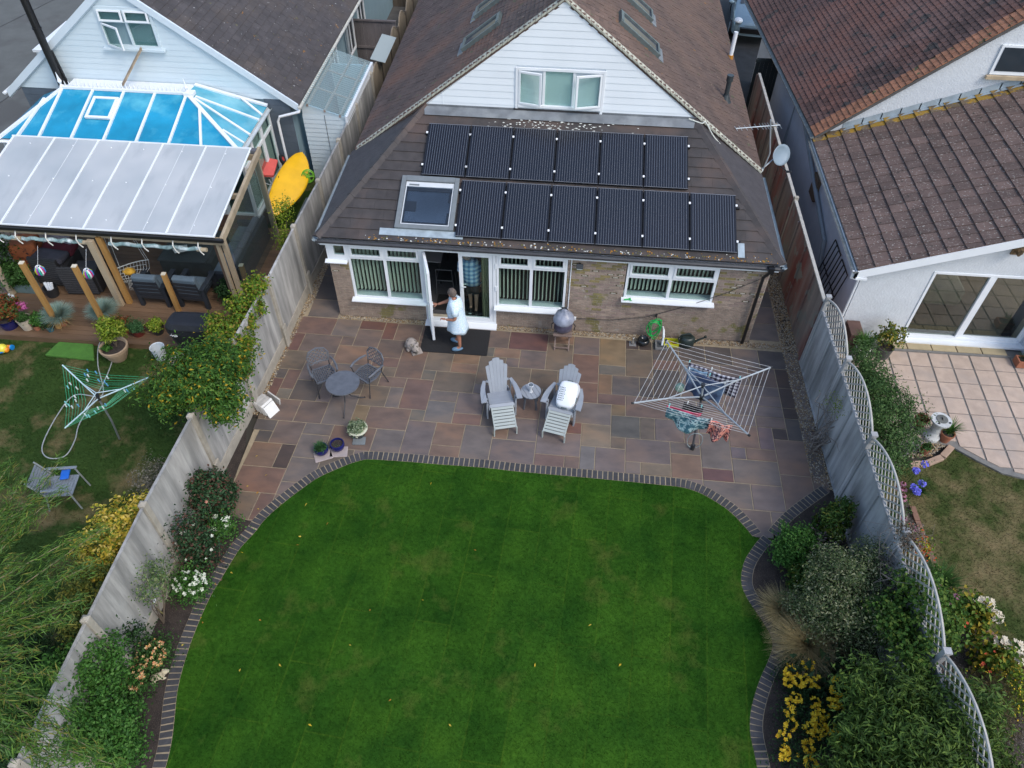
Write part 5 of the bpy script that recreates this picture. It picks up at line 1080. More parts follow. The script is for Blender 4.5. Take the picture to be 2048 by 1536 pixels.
# low extension roof: courses run along the house, tiles step down towards the gutter
Fl = frame(Vector((ex, GY, ez)), (0, -1, 0), (1, 0, KR)); LV = 5.3; LU = GY-.12
lr = obj('roof', MB().prism([Fl @ Vector(q) for q in ((0, 0, -.02), (LU, 0, -.02), (LU, LV, -.02), (0, LV, -.02))], (0, 0, -.08)), MATS['concrete_path'], rn, label='low brown concrete tiled roof of the rear extension')
tiles(lr, Fl, [(.30, 0), (LU, 0), (LU, LV), (.30, LV)], .300, .345, .034, BIGT, .020, .0, 295, 'roof_tile', jit=.010); tiles(lr, Fl, [(0, 0), (.30, 0), (.30, LV), (0, LV)], .30, .345, .034, BIGL, .012, .0, 40, 'roof_tile', jit=.006)
g = MB(); P = Vector((ex-.03, .10, ez-.02)); Q = P+Vector((5.2, 0, 5.2*KR)); g.prism([P, Q, Q-Vector((0, 0, .22)), P-Vector((0, 0, .20))], (0, .04, 0)); g.prism([P+Vector((0, .04, -.17)), Q+Vector((0, .04, -.19)), Q+Vector((0, .04, -.22)), P+Vector((0, .04, -.20))], (0, .28, 0)); obj('bargeboard', g, WHITE, rn)
g = MB(); g.box(ex-.0, .08, ez-.22, ex+.24, .44, ez-.17); g.box(ex-.03, .10, ez-.2, ex+.02, 5.6, ez-.02); obj('eaves_board', g, WHITE, rn)
gut2((ex-.07, .08, ez-.0), (ex-.07, 5.62, ez), mat('mossy_gutter', (.17, .19, .19), .3, 9, .7, .3), rn); g = MB(); g.tube([(ex-.07, .15, ez-.04), (ex-.05, .2, ez-.25), (11.74, .45, ez-.5), (11.74, .45, .1)], .03, 8); obj('downpipe', g, WHITE, rn)
# lead step flashing against the gable
g = MB(); n = 13
for k in range(n):
    x0 = 12.2+k*.42; x1 = x0+.45; g.add([(x0, GY+.005, ez+(x0-ex)*KR+.02), (x1, GY+.005, ez+(x1-ex)*KR+.02), (x1, GY+.005, ez+(x1-ex)*KR+.19), (x0, GY+.005, ez+(x0-ex)*KR+.17), (x0, GY-.12, ez+(x0-ex)*KR+.035), (x1, GY-.12, ez+(x1-ex)*KR+.035)], [(0, 1, 2, 3), (4, 5, 1, 0)])
obj('lead_flashing', g, mat('pale_lead', (.32, .38, .42), .15, 4, .6, .1), rn)
# main red roof, eave slightly turned
rot = math.radians(4.2); ud = Vector((-math.sin(rot), math.cos(rot), 0)); vd0 = Vector((math.cos(rot), math.sin(rot), 0)); KM = .83
EM = Vector((11.52, GY-.16, 2.30)); Fr = frame(EM, ud, -vd0-Vector((0, 0, KM))); 
Fr = frame(EM+ud*11, -ud, vd0+Vector((0, 0, KM))); Fri = Fr.inverted()
# verge lies in the gable plane y=GY-.16
t_ = 7.0; vv = (vd0+Vector((0, 0, KM))).normalized()
def verge_u(v): p = EM+vv*v; return 11+ (p.y-(GY-.16))/ud.y
poly = [(1.4, 0), (verge_u(0), 0), (verge_u(6.6), 6.6), (1.4, 6.6)]
mrf = obj('roof', MB().prism([Fr @ Vector((a, b, -.02)) for a, b in poly], (0, 0, -.09)), MATS['concrete_path'], rn, label='steep red clay tiled main roof with orange verge')
vw = [(verge_u(0)-.45, 0), (verge_u(0), 0), (verge_u(6.6), 6.6), (verge_u(6.6)-.45, 6.6)]
tiles(mrf, Fr, [(1.4, 0), (verge_u(0)-.45, 0), (verge_u(6.6)-.45, 6.6), (1.4, 6.6)], .19, .135, .020, RED, .018, .5, 270, 'roof_tile', jit=.008)
tiles(mrf, Fr, vw, .19, .135, .022, REDV, .014, .5, 120, 'roof_tile', jit=.005)
gut2(tuple(EM-vd0*.06+Vector((0, 0, -.03))), tuple(EM+ud*9.6-vd0*.06+Vector((0, 0, -.03))), MATS['mossy_gutter'], rn)
g = MB(); c = Fr @ Vector((6.1, 3.15, 0)); g.obox(c+Vector((.35, 0, .35)), (.75, .5, 1.4), rot=rot); ch = obj('chimney', g, mat('pebbledash', (.25, .215, .165), .35, 14, .95, 1.0, 30), rn); g = MB(); fbox(g, Fr, 6.35, 2.72, 6.65, 3.1, .02, .035); obj('lead_flashing', g, ZINC, ch)
g = MB(); p = Fr @ Vector((1.9, .15, 0)); g.tube([p+Vector((0, 0, .08)), p+Vector((.25, .6, .5)), p+Vector((.4, 1.4, 1.6))], .05, 8); g.box(p.x-.1, p.y-.1, p.z-.02, p.x+.05, p.y+.1, p.z+.12); obj('downpipe', g, WHITE, rn)
g = MB(); g.box(15.15, GY-.02, 4.05, 16.3, GY+.03, 4.75); w3 = obj('window', g, WHITE, rn); obj('pane', MB().box(15.22, GY-.03, 4.14, 16.3, GY-.021, 4.7), MATS['dark_pane'], w3); obj('sill', MB().box(15.08, GY-.10, 3.96, 16.3, GY-.02, 4.04), mat('tan_sill', (.42, .33, .22)), w3)
g = MB(); g.tube([(11.70, 8.3, 2.0), (11.68, 5.0, 1.35), (11.7, 2.9, .9), (11.72, 2.6, .2)], .055, 8); g.tube([(11.62, 9.8, 2.2), (11.68, 8.3, 1.9), (11.6, 8.2, .2)], .045, 8); obj('drain_pipe', g, mat('grey_pipe'  , (.28, .32, .35)), rn); g = MB(); g.box(11.70, 4.6, .9, 11.779, 5.1, 1.5); obj('vent_board', g, mat('brown_board', (.16, .11, .07)), rn)
g = MB(); g.lathe([(.05, 0), (.05, .13)], (14.55, .28, 2.72), 8); 
t = thing('flue_cowl', 'bronze mushroom cowl sticking out of the white wall above the sliding door', 'flue', (14.6, .42, 2.72)); g = LB(); g.tube([(0, 0, 0), (0, -.16, 0), (0, -.2, .08), (0, -.2, .2)], .035, 8); g.box(-.09, -.03, -.09, .09, -.003, .09); obj('duct', g, mat('bronze', (.20, .14, .08), .3, 9, .5, .2, metal=.4), t); g = LB(); g.lathe([(.0, .03), (.13, .0), (.13, -.012), (0, -.01)], (0, -.2, .22), 14); obj('cowl', g, MATS['bronze'], t)
t = thing('gate', 'tall dark green gate across the shaded side passage', 'gate', (11.2, 10.6, 0)); g = LB()
for k in range(7): g.box(-.42+k*.13, 0, .05, -.42+k*.13+.122, .03, 2.0)
obj('boards', g, mat('black_green', (.010, .016, .018), .1, 4, .6), t); g = LB(); g.box(-.44, -.04, 1.9, .5, 0, 1.98); g.box(-.44, -.04, .3, .5, 0, .4); obj('rail', g, MATS['black_green'], t)
for k, (y, z0) in enumerate(((1.75, .95), (1.0, .95))):
    t = thing('leaning_grille', ['slim black metal frame leaning on the grey wall, farther one', 'slim black metal frame leaning on the grey wall, nearer one'][k], 'metal frame', (11.55, y, 0), 0, 'black frames leaning in the side passage'); g = LB(); w_, h_ = .62, 1.35
    for a in (0, .2, .4, .6): g.bar((.0, a, 0), (.18, a, h_), .02)
    for a in (0, .5, 1): g.bar((.18*a, 0, h_*a), (.18*a, .6, h_*a), .02)
    obj('frame', g, BLACK, t)
tag(obj('brown_box', MB().box(11.85, -.12, .0, 12.15, .38, .55), mat('dark_red_wood', (.10, .055, .045), .2, 5, .7), None, bevel=.01), 'dark red-brown box standing at the foot of the white wall behind the lattice', 'box')
# car on the drive
def car(loc, rz):
    t = thing('parked_car', 'silver-blue hatchback parked nose-out beside the red-roofed house', 'car', loc, rz); PAINT = mat('silver_blue_paint', (.22, .31, .37), .04, 2, .25, 0, metal=.35)
    prof = [(-2.05, .35), (-2.1, .75), (-1.95, 1.0), (-1.5, 1.35), (-.9, 1.47), (.1, 1.45), (.85, 1.05), (1.6, .92), (1.98, .72), (2.05, .35)]
    g = LB(); N = 8; vs = []
    for s in range(N+1):
        a = (s/N*2-1); w = .86*a; sh = 1-.16*abs(a)**3; 
        for x, z in prof: vs.append((x*(1-.10*abs(a)**4), w, .35+(z-.35)*sh))
    n = len(prof); fs = [(s*n+i, s*n+i+1, (s+1)*n+i+1, (s+1)*n+i) for s in range(N) for i in range(n-1)]+[tuple(range(n))[::-1], tuple(N*n+i for i in range(n))]
    g.add(vs, fs); b = obj('body', g, PAINT, t, smooth=False); b.modifiers.new('s', 'SUBSURF').levels = 1; b.modifiers['s'].render_levels = 2
    GL = MATS['rooflight_glass']
    g = LB(); g.add([(.88, -.62, 1.06), (.88, .62, 1.06), (.18, .52, 1.44), (.18, -.52, 1.44)], [(0, 1, 2, 3)]); obj('windscreen', g, GL, t)
    for s in (-1, 1):
        g = LB(); g.add([(.75, s*.80, 1.02), (-1.2, s*.80, 1.05), (-1.0, s*.72, 1.33), (.1, s*.70, 1.36)], [(0, 1, 2, 3)]); obj('side_window', g, GL, t)
        g = LB(); g.ball((1.78, s*.60, .78), (.20, .16, .09)); obj('headlight', g, WHITE, t); g = LB(); g.ball((.72, s*.94, 1.02), (.08, .11, .07)); obj('wing_mirror', g, PAINT, t)
        for x in (-1.3, 1.3): g = LB(); g.lathe([(.20, -.1), (.31, -.09), (.31, .09), (.20, .1)], (x, s*.76, .31), 18, Matrix.Rotation(PI/2, 3, 'X')); w = obj('wheel', g, BLACK, t); g = LB(); g.lathe([(.02, -.02), (.2, -.02), (.2, .02), (.02, .02)], (x, s*.855, .31), 14, Matrix.Rotation(PI/2, 3, 'X')); obj('rim', g, ZINC, w)
    g = LB(); g.box(1.93, -.5, .45, 2.08, .5, .62); g.box(1.0, -.06, .985, 1.3, .06, 1.01); obj('grille', g, BLACK, t)
car((12.0, 18.2, 0), math.radians(-98))
# ------------------------------------------------------------------ garden furniture and small things on our side
def P(px, py, z=0):
    """ground point (height z) surveyed in the photograph at 2048 x 1536"""
    d = rt*(px-1024)+up*(768-py)+fw*FPX; t = (z-CAM.z)/d.z; q = CAM+d*t; return Vector((q.x, q.y, z))
CAST = mat('grey_cast_aluminium', (.135, .145, .165), .15, 9, .45, .2, 40, metal=.3); CASTD = mat('dark_cast_aluminium', (.05, .05, .055), .15, 9, .45, .1, metal=.3)
def lattice(g, poly, step, w, th, z, a=PI/4, F_=None):
    """two crossing sets of bars clipped to a convex outline"""
    F_ = F_ or I4; R = 2
    for ang in (a, a+PI/2):
        c, s = math.cos(ang), math.sin(ang); k = -R
        while k < R:
            q = [(-R, k-w/2), (R, k-w/2), (R, k+w/2), (-R, k+w/2)]; q = [(x*c-y*s, x*s+y*c) for x, y in q]; q = clip2(q, poly)
            if len(q) > 2 and area2(q) > 1e-4: g.prism([F_ @ Vector((x, y, z)) for x, y in q], F_.to_3x3() @ Vector((0, 0, th)))
            k += step
t = thing('bistro_table', 'round grey cast metal bistro table with lattice top and three curved legs', 'table', (.82, -2.78, .03))
g = LB(); circ = [(.335*math.cos(2*PI*k/24), .335*math.sin(2*PI*k/24)) for k in range(24)]
lattice(g, circ, .056, .024, .012, .66, .2); g.lathe([(.318, .650), (.35, .650), (.355, .665), (.35, .678), (.318, .676)], (0, 0, 0), 36); g.lathe([(.0, .655), (.05, .655), (.05, .674), (0, .674)], (0, 0, 0), 12)
obj('tabletop', g, CAST, t)
for k in range(3):
    a = -PI/2+.05+k*2*PI/3+(0 if k == 0 else 0); c, s = math.cos(a), math.sin(a); g = LB()
    g.tube([(.18*c, .18*s, .655), (.08*c, .08*s, .5), (.05*c, .05*s, .36), (.12*c, .12*s, .2), (.28*c, .28*s, .07), (.38*c, .38*s, .012), (.41*c, .41*s, .02)], [.013, .014, .014, .014, .013, .013, .02], 7); obj('leg', g, CASTD, t)
def bistro(loc, rz, label, glab='grey lattice bistro chairs'):
    t = thing('bistro_chair', label, 'chair', loc, rz, glab)          # faces -y
    seat = [(-.21, -.22), (.21, -.22), (.24, 0), (.19, .20), (-.19, .20), (-.24, 0)]
    g = LB(); lattice(g, seat, .060, .024, .012, .41)
    for p, q in zip(seat, seat[1:]+seat[:1]): g.bar((p[0], p[1], .414), (q[0], q[1], .414), .03, .03)
    obj('seat', g, CAST, t)
    Fb = frame((0, .21, .44), (1, 0, 0), (0, .26, 1)); back = [(-.20, .10), (.20, .10), (.235, .30), (.17, .42), (0, .475), (-.17, .42), (-.235, .30)]
    g = LB(); lattice(g, back, .066, .016, .010, -.005, PI/4, Fb)
    pts = [Fb @ Vector((x, y, 0)) for x, y in [(-.20, .10), (-.235, .30), (-.17, .42), (0, .475), (.17, .42), (.235, .30), (.20, .10)]]; g.tube(pts, .016, 7); g.tube([Fb @ Vector((x, .10+.05*(1-(x/.2)**2), 0)) for x in [-.2+.04*i for i in range(11)]], .010, 6); obj('backrest', g, CAST, t)
    for s in (-1, 1):
        g = LB(); g.tube([(s*.25, .24, .62), (s*.28, .08, .64), (s*.285, -.10, .64), (s*.265, -.22, .62)], [.020, .024, .026, .022], 8); obj('armrest', g, CAST, t)
        g = LB(); g.tube([(s*.265, -.20, .62), (s*.24, -.19, .50), (s*.22, -.19, .40), (s*.235, -.23, .2), (s*.25, -.27, .0)], [.010, .011, .012, .012, .015], 7); obj('leg', g, CASTD, t)
        g = LB(); g.tube([pts[0 if s < 0 else -1], (s*.20, .23, .46), (s*.20, .22, .38), (s*.22, .27, .2), (s*.235, .33, .0)], [.011, .012, .012, .012, .014], 7); obj('leg', g, CASTD, t)
    return t
bistro((.26, -2.33, .03), math.radians(32), 'grey lattice-backed metal armchair on the left of the bistro table'); bistro((1.20, -2.22, .03), math.radians(-31), 'grey lattice-backed metal armchair on the right of the bistro table')
ADI = mat('grey_garden_wood', (.27, .295, .33), .05, 5, .6, .1, 30, rnd=.03); ADF = mat('pale_grey_green_slats', (.34, .375, .355), .04, 5, .6, .1, rnd=.02)
def adirondack(loc, rz, label):
    t = thing('adirondack_chair', label, 'garden chair', loc, rz, 'grey slatted recliners with pull-out footrests'); Bk = frame((0, .03, .32), (1, 0, 0), (0, .50, 1))
    for k in range(6):
        a = (k-2.5); b0, b1 = a*.060, a*.077; w0, w1 = .0285, .0375; tp = .80-.018*a*a; g = LB()
        pp = [(b0-w0, 0), (b0+w0, 0), (b1+w1, tp-.10), (b1+w1*.96, tp-.02*abs(a)+.004 if a < 0 else tp-.025*(abs(a)+.5)), (b1-w1*.96, tp-.02*abs(a)+.004 if a > 0 else tp-.025*(abs(a)+.5)), (b1-w1, tp-.10)]
        g.prism([Bk @ Vector((x, y, 0)) for x, y in pp], Bk.to_3x3() @ Vector((0, 0, .018))); obj('back_slat', g, ADI, t)
    for k in range(6): y = .02-k*.078; z = .335+(.06*min(1, k/4)); g = LB(); g.bar((-.245, y-.035, z), (.245, y-.035, z), .070, .02) if False else g.obox((0, y-.035, z), (.50, .070, .020), Matrix.Rotation(-.10 if k < 5 else .5, 3, 'X')); obj('seat_slat', g, ADI, t)
    for s in (-1, 1):
        g = LB(); out = [(s*.25, .16), (s*.29, -.02), (s*.31, -.22), (s*.31, -.44), (s*.43, -.45), (s*.42, -.22), (s*.385, -.02), (s*.31, .18)]
        g.prism([(x, y, .555+.02*(y < -.2)) for x, y in (out if s > 0 else out[::-1])], (0, 0, .022)); obj('armrest', g, ADI, t)
        g = LB(); g.box(s*.30-.015, -.40, 0, s*.30+.015, -.30, .555); g.prism([(s*.30-.012, -.44, .555), (s*.30-.012, -.36, .555), (s*.30-.012, -.37, .44)], (.024, 0, 0)); obj('front_leg', g, ADI, t)
        g = LB(); g.bar((s*.262, .38, .05), (s*.262, -.42, .36), .022, .10); g.box(s*.262-.012, .30, 0, s*.262+.012, .40, .10); obj('side_rail', g, ADI, t)
        g = LB(); g.bar((s*.29, .16, .55), (s*.29, .22, .05), .022, .06); obj('rear_leg', g, ADI, t)
    f = LB(); 
    for k in range(7): y = -.47-k*.064; z = .37-k*.026; g = LB(); g.obox((0, y, z), (.47-.0*k, .054, .018), Matrix.Rotation(.38, 3, 'X')); obj('footrest_slat', g, ADF, t)
    for s in (-1, 1): g = LB(); g.bar((s*.225, -.42, .365), (s*.225, -.89, .185), .022, .06); g.box(s*.235-.012, -.90, 0, s*.235+.012, -.855, .20); obj('footrest_leg', g, ADF, t)
    g = LB(); g.bar((-.24, .16, .56), (.24, .16, .56), .05, .03); g.bar((-.21, .34, .80), (.21, .34, .80), .05, .02); obj('back_brace', g, ADI, t); return t
adirondack((4.06, -2.45, .03), math.radians(15), 'grey slatted recliner with footrest, empty, left of the small round table'); adirondack((5.48, -2.49, .03), math.radians(-13), 'grey slatted recliner with footrest holding the white laundry basket')
t = thing('side_table', 'small round pale grey slatted table between the two recliners', 'table', (4.745, -2.44, .03))
for k in range(5):
    x0 = -.22+k*.09; pl_ = clip2([(x0, -.3), (x0+.083, -.3), (x0+.083, .3), (x0, .3)], [(.215*math.cos(2*PI*q/28), .215*math.sin(2*PI*q/28)) for q in range(28)])
    g = LB(); R3 = Matrix.Rotation(-.65+PI/2-.4, 4, 'Z'); g.prism([R3 @ Vector((x, y, .43)) for x, y in pl_], (0, 0, .02)); obj('top_slat', g, ADI, t)
g = LB(); g.lathe([(.19, .40), (.20, .40), (.20, .43), (.19, .43)], (0, 0, 0), 24); obj('rim', g, CAST, t)
for k in range(4): a = PI/4+k*PI/2; g = LB(); g.bar((.14*math.cos(a), .14*math.sin(a), .43), (.19*math.cos(a), .19*math.sin(a), 0), .035, .03); obj('leg', g, CAST, t)
t = thing('goblet_lamp', 'pale grey flared goblet lamp standing on the small round table', 'lamp', (4.74, -2.46, .485)); g = LB(); g.lathe([(.045, 0), (.035, .01), (.022, .07), (.022, .13), (.035, .17), (.06, .19), (.062, .215), (.052, .215), (.05, .20)], (0, 0, 0), 16); obj('stem', g, mat('pale_grey_plastic', (.50, .53, .56), .03, 6, .5, 0), t); g = LB(); g.lathe([(.0, .205), (.052, .205), (.052, .209), (0, .209)], (0, 0, 0), 16); obj('solar_disc', g, mat('grey_disc', (.11, .13, .15), .05, 5, .3, 0), t)
# laundry basket, upside down across the seat
BM = Matrix.Translation((5.51, -2.62, .64)) @ Matrix.Rotation(math.radians(-12), 4, 'Z') @ Matrix.Rotation(math.radians(34), 4, 'X') @ Matrix.Scale(1.22, 4)
t = thing('laundry_basket', 'white plastic laundry basket with grey handles lying upturned on the right recliner', 'laundry basket', M=BM)
g = LB(); rr_ = [(1.0, -.14), (.985, -.10), (.93, .0), (.88, .07), (.78, .095), (.0, .10)]; vs = []; N = 32
for sc, z in rr_:
    for k in range(N):
        a = 2*PI*k/N; c, s = math.cos(a), math.sin(a); e = .5; vs.append((.185*sc*abs(c)**e*(1 if c > 0 else -1), .255*sc*abs(s)**e*(1 if s > 0 else -1), z))
g.add(vs, [(i*N+k, i*N+(k+1) % N, (i+1)*N+(k+1) % N, (i+1)*N+k) for i in range(len(rr_)-1) for k in range(N)]); obj('shell', g, WHITE, t, smooth=True)
g = LB()
for i in range(7):
    for j in range(4): g.box(-.135+j*.025+(i % 2)*.012, -.13+i*.036, .094, -.122+j*.025+(i % 2)*.012, -.112+i*.036, .101)
obj('hole', g, mat('hole_shadow_grey', (.12, .16, .18), .05), t, kind='stuff')
GH = mat('slate_grey_handle', (.09, .12, .13), .05, 5, .5, 0)
for c, sz in (((0, .225, .035), (.10, .05, .03)), ((0, -.225, .035), (.10, .05, .03)), ((.165, -.06, .03), (.04, .09, .03))): g = LB(); g.obox(c, sz); obj('handle', g, GH, t, bevel=.008)
# rotary airers
ALP = mat('brushed_aluminium', (.42, .46, .48), .08, 8, .35, .0, metal=.5); LINE = mat('grey_line', (.55, .56, .56), .05, 5, .6, 0); DKP = mat('dark_plastic', (.02, .022, .025), .1, 5, .4, 0)
t = thing('rotary_airer', 'four-armed silver rotary washing line hung with laundry on the patio', 'washing line', (8.14, -3.32, .03)); T4 = [Vector(p) for p in ((6.70, -3.80, 1.86), (7.40, -2.05, 1.82), (9.36, -2.62, 1.84), (8.72, -4.36, 1.86))]; HB, HT = Vector((8.06, -3.20, 1.50)), Vector((8.04, -3.14, 1.75))
g = MB(); g.tube([(8.14, -3.32, .03), HB], .024, 12); obj('pole', g, mat('dark_pole', (.10, .10, .11), .1, 6, .4, 0, metal=.4), t); g = MB(); g.tube([HB, HT+Vector((0, 0, .04))], .020, 12); obj('mast', g, ALP, t)
g = MB(); g.tube([HB-Vector((0, 0, .05)), HB+Vector((0, 0, .04))], .05, 12); g.tube([HT-Vector((0, 0, .03)), HT+Vector((0, 0, .05))], .042, 12); g.tube([(8.14, -3.32, .03), (8.14, -3.32, .16)], .045, 10); obj('hub', g, DKP, t)
for q in T4: g = MB(); mid = HB.lerp(q, .5)+Vector((0, 0, .045)); g.tube([HB, mid, q], .017, 8); obj('arm', g, ALP, t); g = MB(); g.tube([HT, mid+Vector((0, 0, .012))], .012, 8); obj('strut', g, ALP, t); g = MB(); d = (q-HB).normalized(); g.tube([q, q+d*.04], .022, 8); obj('end_cap', g, DKP, t)
g = MB()
for i in range(4):
    a, b = T4[i], T4[(i+1) % 4]
    for k in range(9): f = .30+.70*k/8*1.0 if i % 2 else .34+.65*k/8; pa, pb = HB.lerp(a, f)+Vector((0, 0, .02)), HB.lerp(b, f)+Vector((0, 0, .02)); m_ = (pa+pb)/2-Vector((0, 0, .015)); g.tube([pa, m_, pb], .0032, 4)
obj('washing_line', g, LINE, t)
tag(obj('hanging_loop', MB().tube([(8.14+.15*math.cos(a), -3.28+.01*math.sin(a*3)-.05, .32+.24*math.sin(a)) for a in [2*PI*k/24 for k in range(25)]], .008, 6), mat('grey_green_cord', (.25, .30, .30), .1), None), 'grey cord looped around the foot of the silver rotary line', 'cord')
def cloth(name, a, b, drop, m, label, cat='clothing', nx=18, nz=10, amp=.025, sag=.03, taper=0, thick=.004, skew=0, bottom=None):
    a, b = Vector(a), Vector(b); d = b-a; n = d.cross(Vector((0, 0, 1))).normalized(); vs = []
    for j in range(nz+1):
        tz = j/nz
        for i in range(nx+1):
            s = i/nx; dd = drop*(bottom(s) if bottom else 1); q = a+d*(s+(s-.5)*taper*tz+skew*tz)+Vector((0, 0, -sag*math.sin(PI*s)))+n*amp*math.sin(s*9+tz*2.2+a.x)*(.3+tz)+n*.02*math.sin(s*23)*tz-Vector((0, 0, dd*tz)); vs.append(q)
    g = MB(); g.add(vs, [(j*(nx+1)+i, j*(nx+1)+i+1, (j+1)*(nx+1)+i+1, (j+1)*(nx+1)+i) for j in range(nz) for i in range(nx)])
    o = obj(name, g, m, None, smooth=True); o.modifiers.new('t', 'SOLIDIFY').thickness = thick; return tag(o, label, cat, 'washing pegged on the silver rotary line')
def checkmat(name, a, b, c, sc, rot=.3):
    m, nt, bb, out = new_mat(name); v = _n(nt, 'ShaderNodeNewGeometry').outputs['Position']; mp = stretch(nt, v, (sc, sc, sc), (.0, 0, rot)); s = _n(nt, 'ShaderNodeSeparateXYZ'); nt.links.new(mp, s.inputs[0]); o2 = []
    for k in (0, 2):
        f = _n(nt, 'ShaderNodeMath', operation='FRACT'); nt.links.new(s.outputs[k], f.inputs[0]); l = _n(nt, 'ShaderNodeMath', operation='GREATER_THAN'); nt.links.new(f.outputs[0], l.inputs[0]); l.inputs[1].default_value = .5; o2.append(l.outputs[0])
    ad = _n(nt, 'ShaderNodeMath', operation='ADD'); nt.links.new(o2[0], ad.inputs[0]); nt.links.new(o2[1], ad.inputs[1]); dv = _n(nt, 'ShaderNodeMath', operation='MULTIPLY'); nt.links.new(ad.outputs[0], dv.inputs[0]); dv.inputs[1].default_value = .5
    nt.links.new(ramp(nt, dv.outputs[0], [(0, a), (.5, b), (1, c)], 'LINEAR'), bb.inputs['Base Color']); bb.inputs['Roughness'].default_value = .9; return m
def online(i, f, s): a, b = T4[i], T4[(i+1) % 4]; return HB.lerp(a, f).lerp(HB.lerp(b, f), s)+Vector((0, 0, .015))
GING = checkmat('black_white_check', (.62, .62, .68), (.16, .15, .20), (.02, .018, .03), 11)
cloth('checked_shirt', online(1, .66, .16), online(1, .60, .98), .52, GING, 'black and white checked shirt pegged along the back of the silver rotary line', amp=.05, sag=.06, bottom=lambda s: .55+.75*(s > .75)+.2*math.sin(s*5))
JN = mat('blue_denim', (.055, .085, .17), .25, 5, .9, .3, 60, patch=((.13, .22, .36), 2.5, .5, .7)); cloth('jeans', online(1, .50, .08), online(1, .40, .95), .62, JN, 'blue denim jeans hanging from the inner lines of the silver rotary airer', amp=.04, taper=-.1)
cloth('blue_blouse', online(1, .56, .12), online(1, .54, .45), .20, mat('pale_blue_cotton', (.24, .38, .52), .1, 6, .9), 'small pale blue top pegged in front of the checked shirt', amp=.03)
cloth('black_garment', online(3, .42, .35), online(3, .42, .78), .28, mat('black_cotton', (.015, .015, .018), .1, 6, .9), 'black garment pegged near the pole of the silver rotary airer')
def blot(name, cols, sc):
    m, nt, b, out = new_mat(name); v = _n(nt, 'ShaderNodeNewGeometry').outputs['Position']; nt.links.new(ramp(nt, noise(nt, v, sc, 3, .6), [(.3+.4*i/max(1, len(cols)-1), c) for i, c in enumerate(cols)], 'CONSTANT'), b.inputs['Base Color']); b.inputs['Roughness'].default_value = .8; return m
TEAL = blot('teal_print', [(.03, .09, .13), (.06, .16, .20), (.35, .48, .50), (.02, .05, .09), (.10, .22, .26)], 9); CORAL = blot('coral_print', [(.65, .12, .12), (.75, .30, .22), (.10, .03, .05), (.80, .45, .35), (.7, .1, .2)], 13)
a_, b_ = online(3, .80, .78), online(3, .84, .30)
cloth('swimsuit', a_, b_, .46, TEAL, 'teal and white patterned swimsuit pegged on the front lines', amp=.05, bottom=lambda s: .62+.42*math.sin(PI*s)); cloth('pink_strap', online(3, .72, .83), online(3, .70, .40), .16, mat('pink_fabric', (.70, .05, .14), .1, 6, .8), 'bright pink straps pegged above the teal swimsuit', amp=.03, bottom=lambda s: .3+.9*abs(math.sin(s*6)))
cloth('coral_top', online(3, .84, .31), online(3, .84, .08), .46, CORAL, 'coral and pink patterned top pegged on the front lines beside the swimsuit', amp=.07)
t = thing('peg_bag', 'round pale green mesh peg bag with red pegs hanging under the silver airer', 'peg bag', P(1360, 775, 1.05)); g = LB(); g.ball((0, 0, 0), (.10, .09, .11), 14, 9); obj('bag', g, glassmat('green_mesh', (.42, .62, .52), 1.2, .3, .45), t); g = LB(); 
for k in range(18): p = Vector((rng.uniform(-.06, .06), rng.uniform(-.05, .05), rng.uniform(-.06, .02))); g.bar(p, p+Vector((rng.uniform(-.03, .03), rng.uniform(-.03, .03), .03)), .012)
obj('red_pegs', g, mat('red_plastic', (.70, .06, .06), .1), t, kind='stuff'); g = LB(); g.tube([(0, 0, .1), (.02, .05, .6)], .004, 4); obj('cord', g, LINE, t)
PEG = [mat('aqua_peg', (.25, .62, .62), .05, 5, .4, 0), mat('white_peg', (.72, .76, .74), .03, 5, .4, 0), mat('blue_peg', (.12, .36, .62), .05, 5, .4, 0)]
def peg(p, parent, k): g = MB(); g.bar(p-Vector((0, 0, .035)), p+Vector((rng.uniform(-.01, .01), 0, .04)), .014, .02); obj('clothes_peg', g, PEG[k % 3], parent)
for k, (i, f, s) in enumerate(((1, .66, .16), (1, .64, .5), (1, .60, .95), (1, .5, .1), (1, .5, .5), (1, .40, .9), (3, .80, .76), (3, .84, .3), (3, .42, .4), (3, .42, .7), (3, .72, .8))): peg(online(i, f, s), t if False else bpy.data.objects['rotary_airer'], k % 2)
GRL = mat('green_line', (.02, .38, .19), .08, 6, .5, 0)
t = thing('rotary_airer', 'three-armed rotary washing line with green cords and pegs on the left lawn', 'washing line', (-3.64, -4.14, 0)); LT = [Vector((-4.41, -3.63, 1.60)), Vector((-2.60, -3.79, 1.60)), Vector((-3.60, -5.15, 1.60))]; LH = P(197, 797, 1.35); LH2 = LH+Vector((0, .02, .14))
g = MB(); g.tube([(-3.64, -4.14, 0), (-3.5, -4.22, .7), LH], .020, 10); obj('pole', g, mat('grey_green_pole', (.14, .16, .16), .1, 6, .5, 0), t); g = MB(); g.tube([LH-Vector((0, 0, .04)), LH2], .035, 10); obj('hub', g, DKP, t)
for q in LT: g = MB(); g.tube([LH, q], .013, 8); obj('arm', g, mat('pale_blue_metal', (.48, .62, .66), .05, 5, .3, 0), t); g = MB(); g.tube([LH2, LH.lerp(q, .45)], .008, 6); obj('strut', g, MATS['pale_blue_metal'], t)
g = MB()
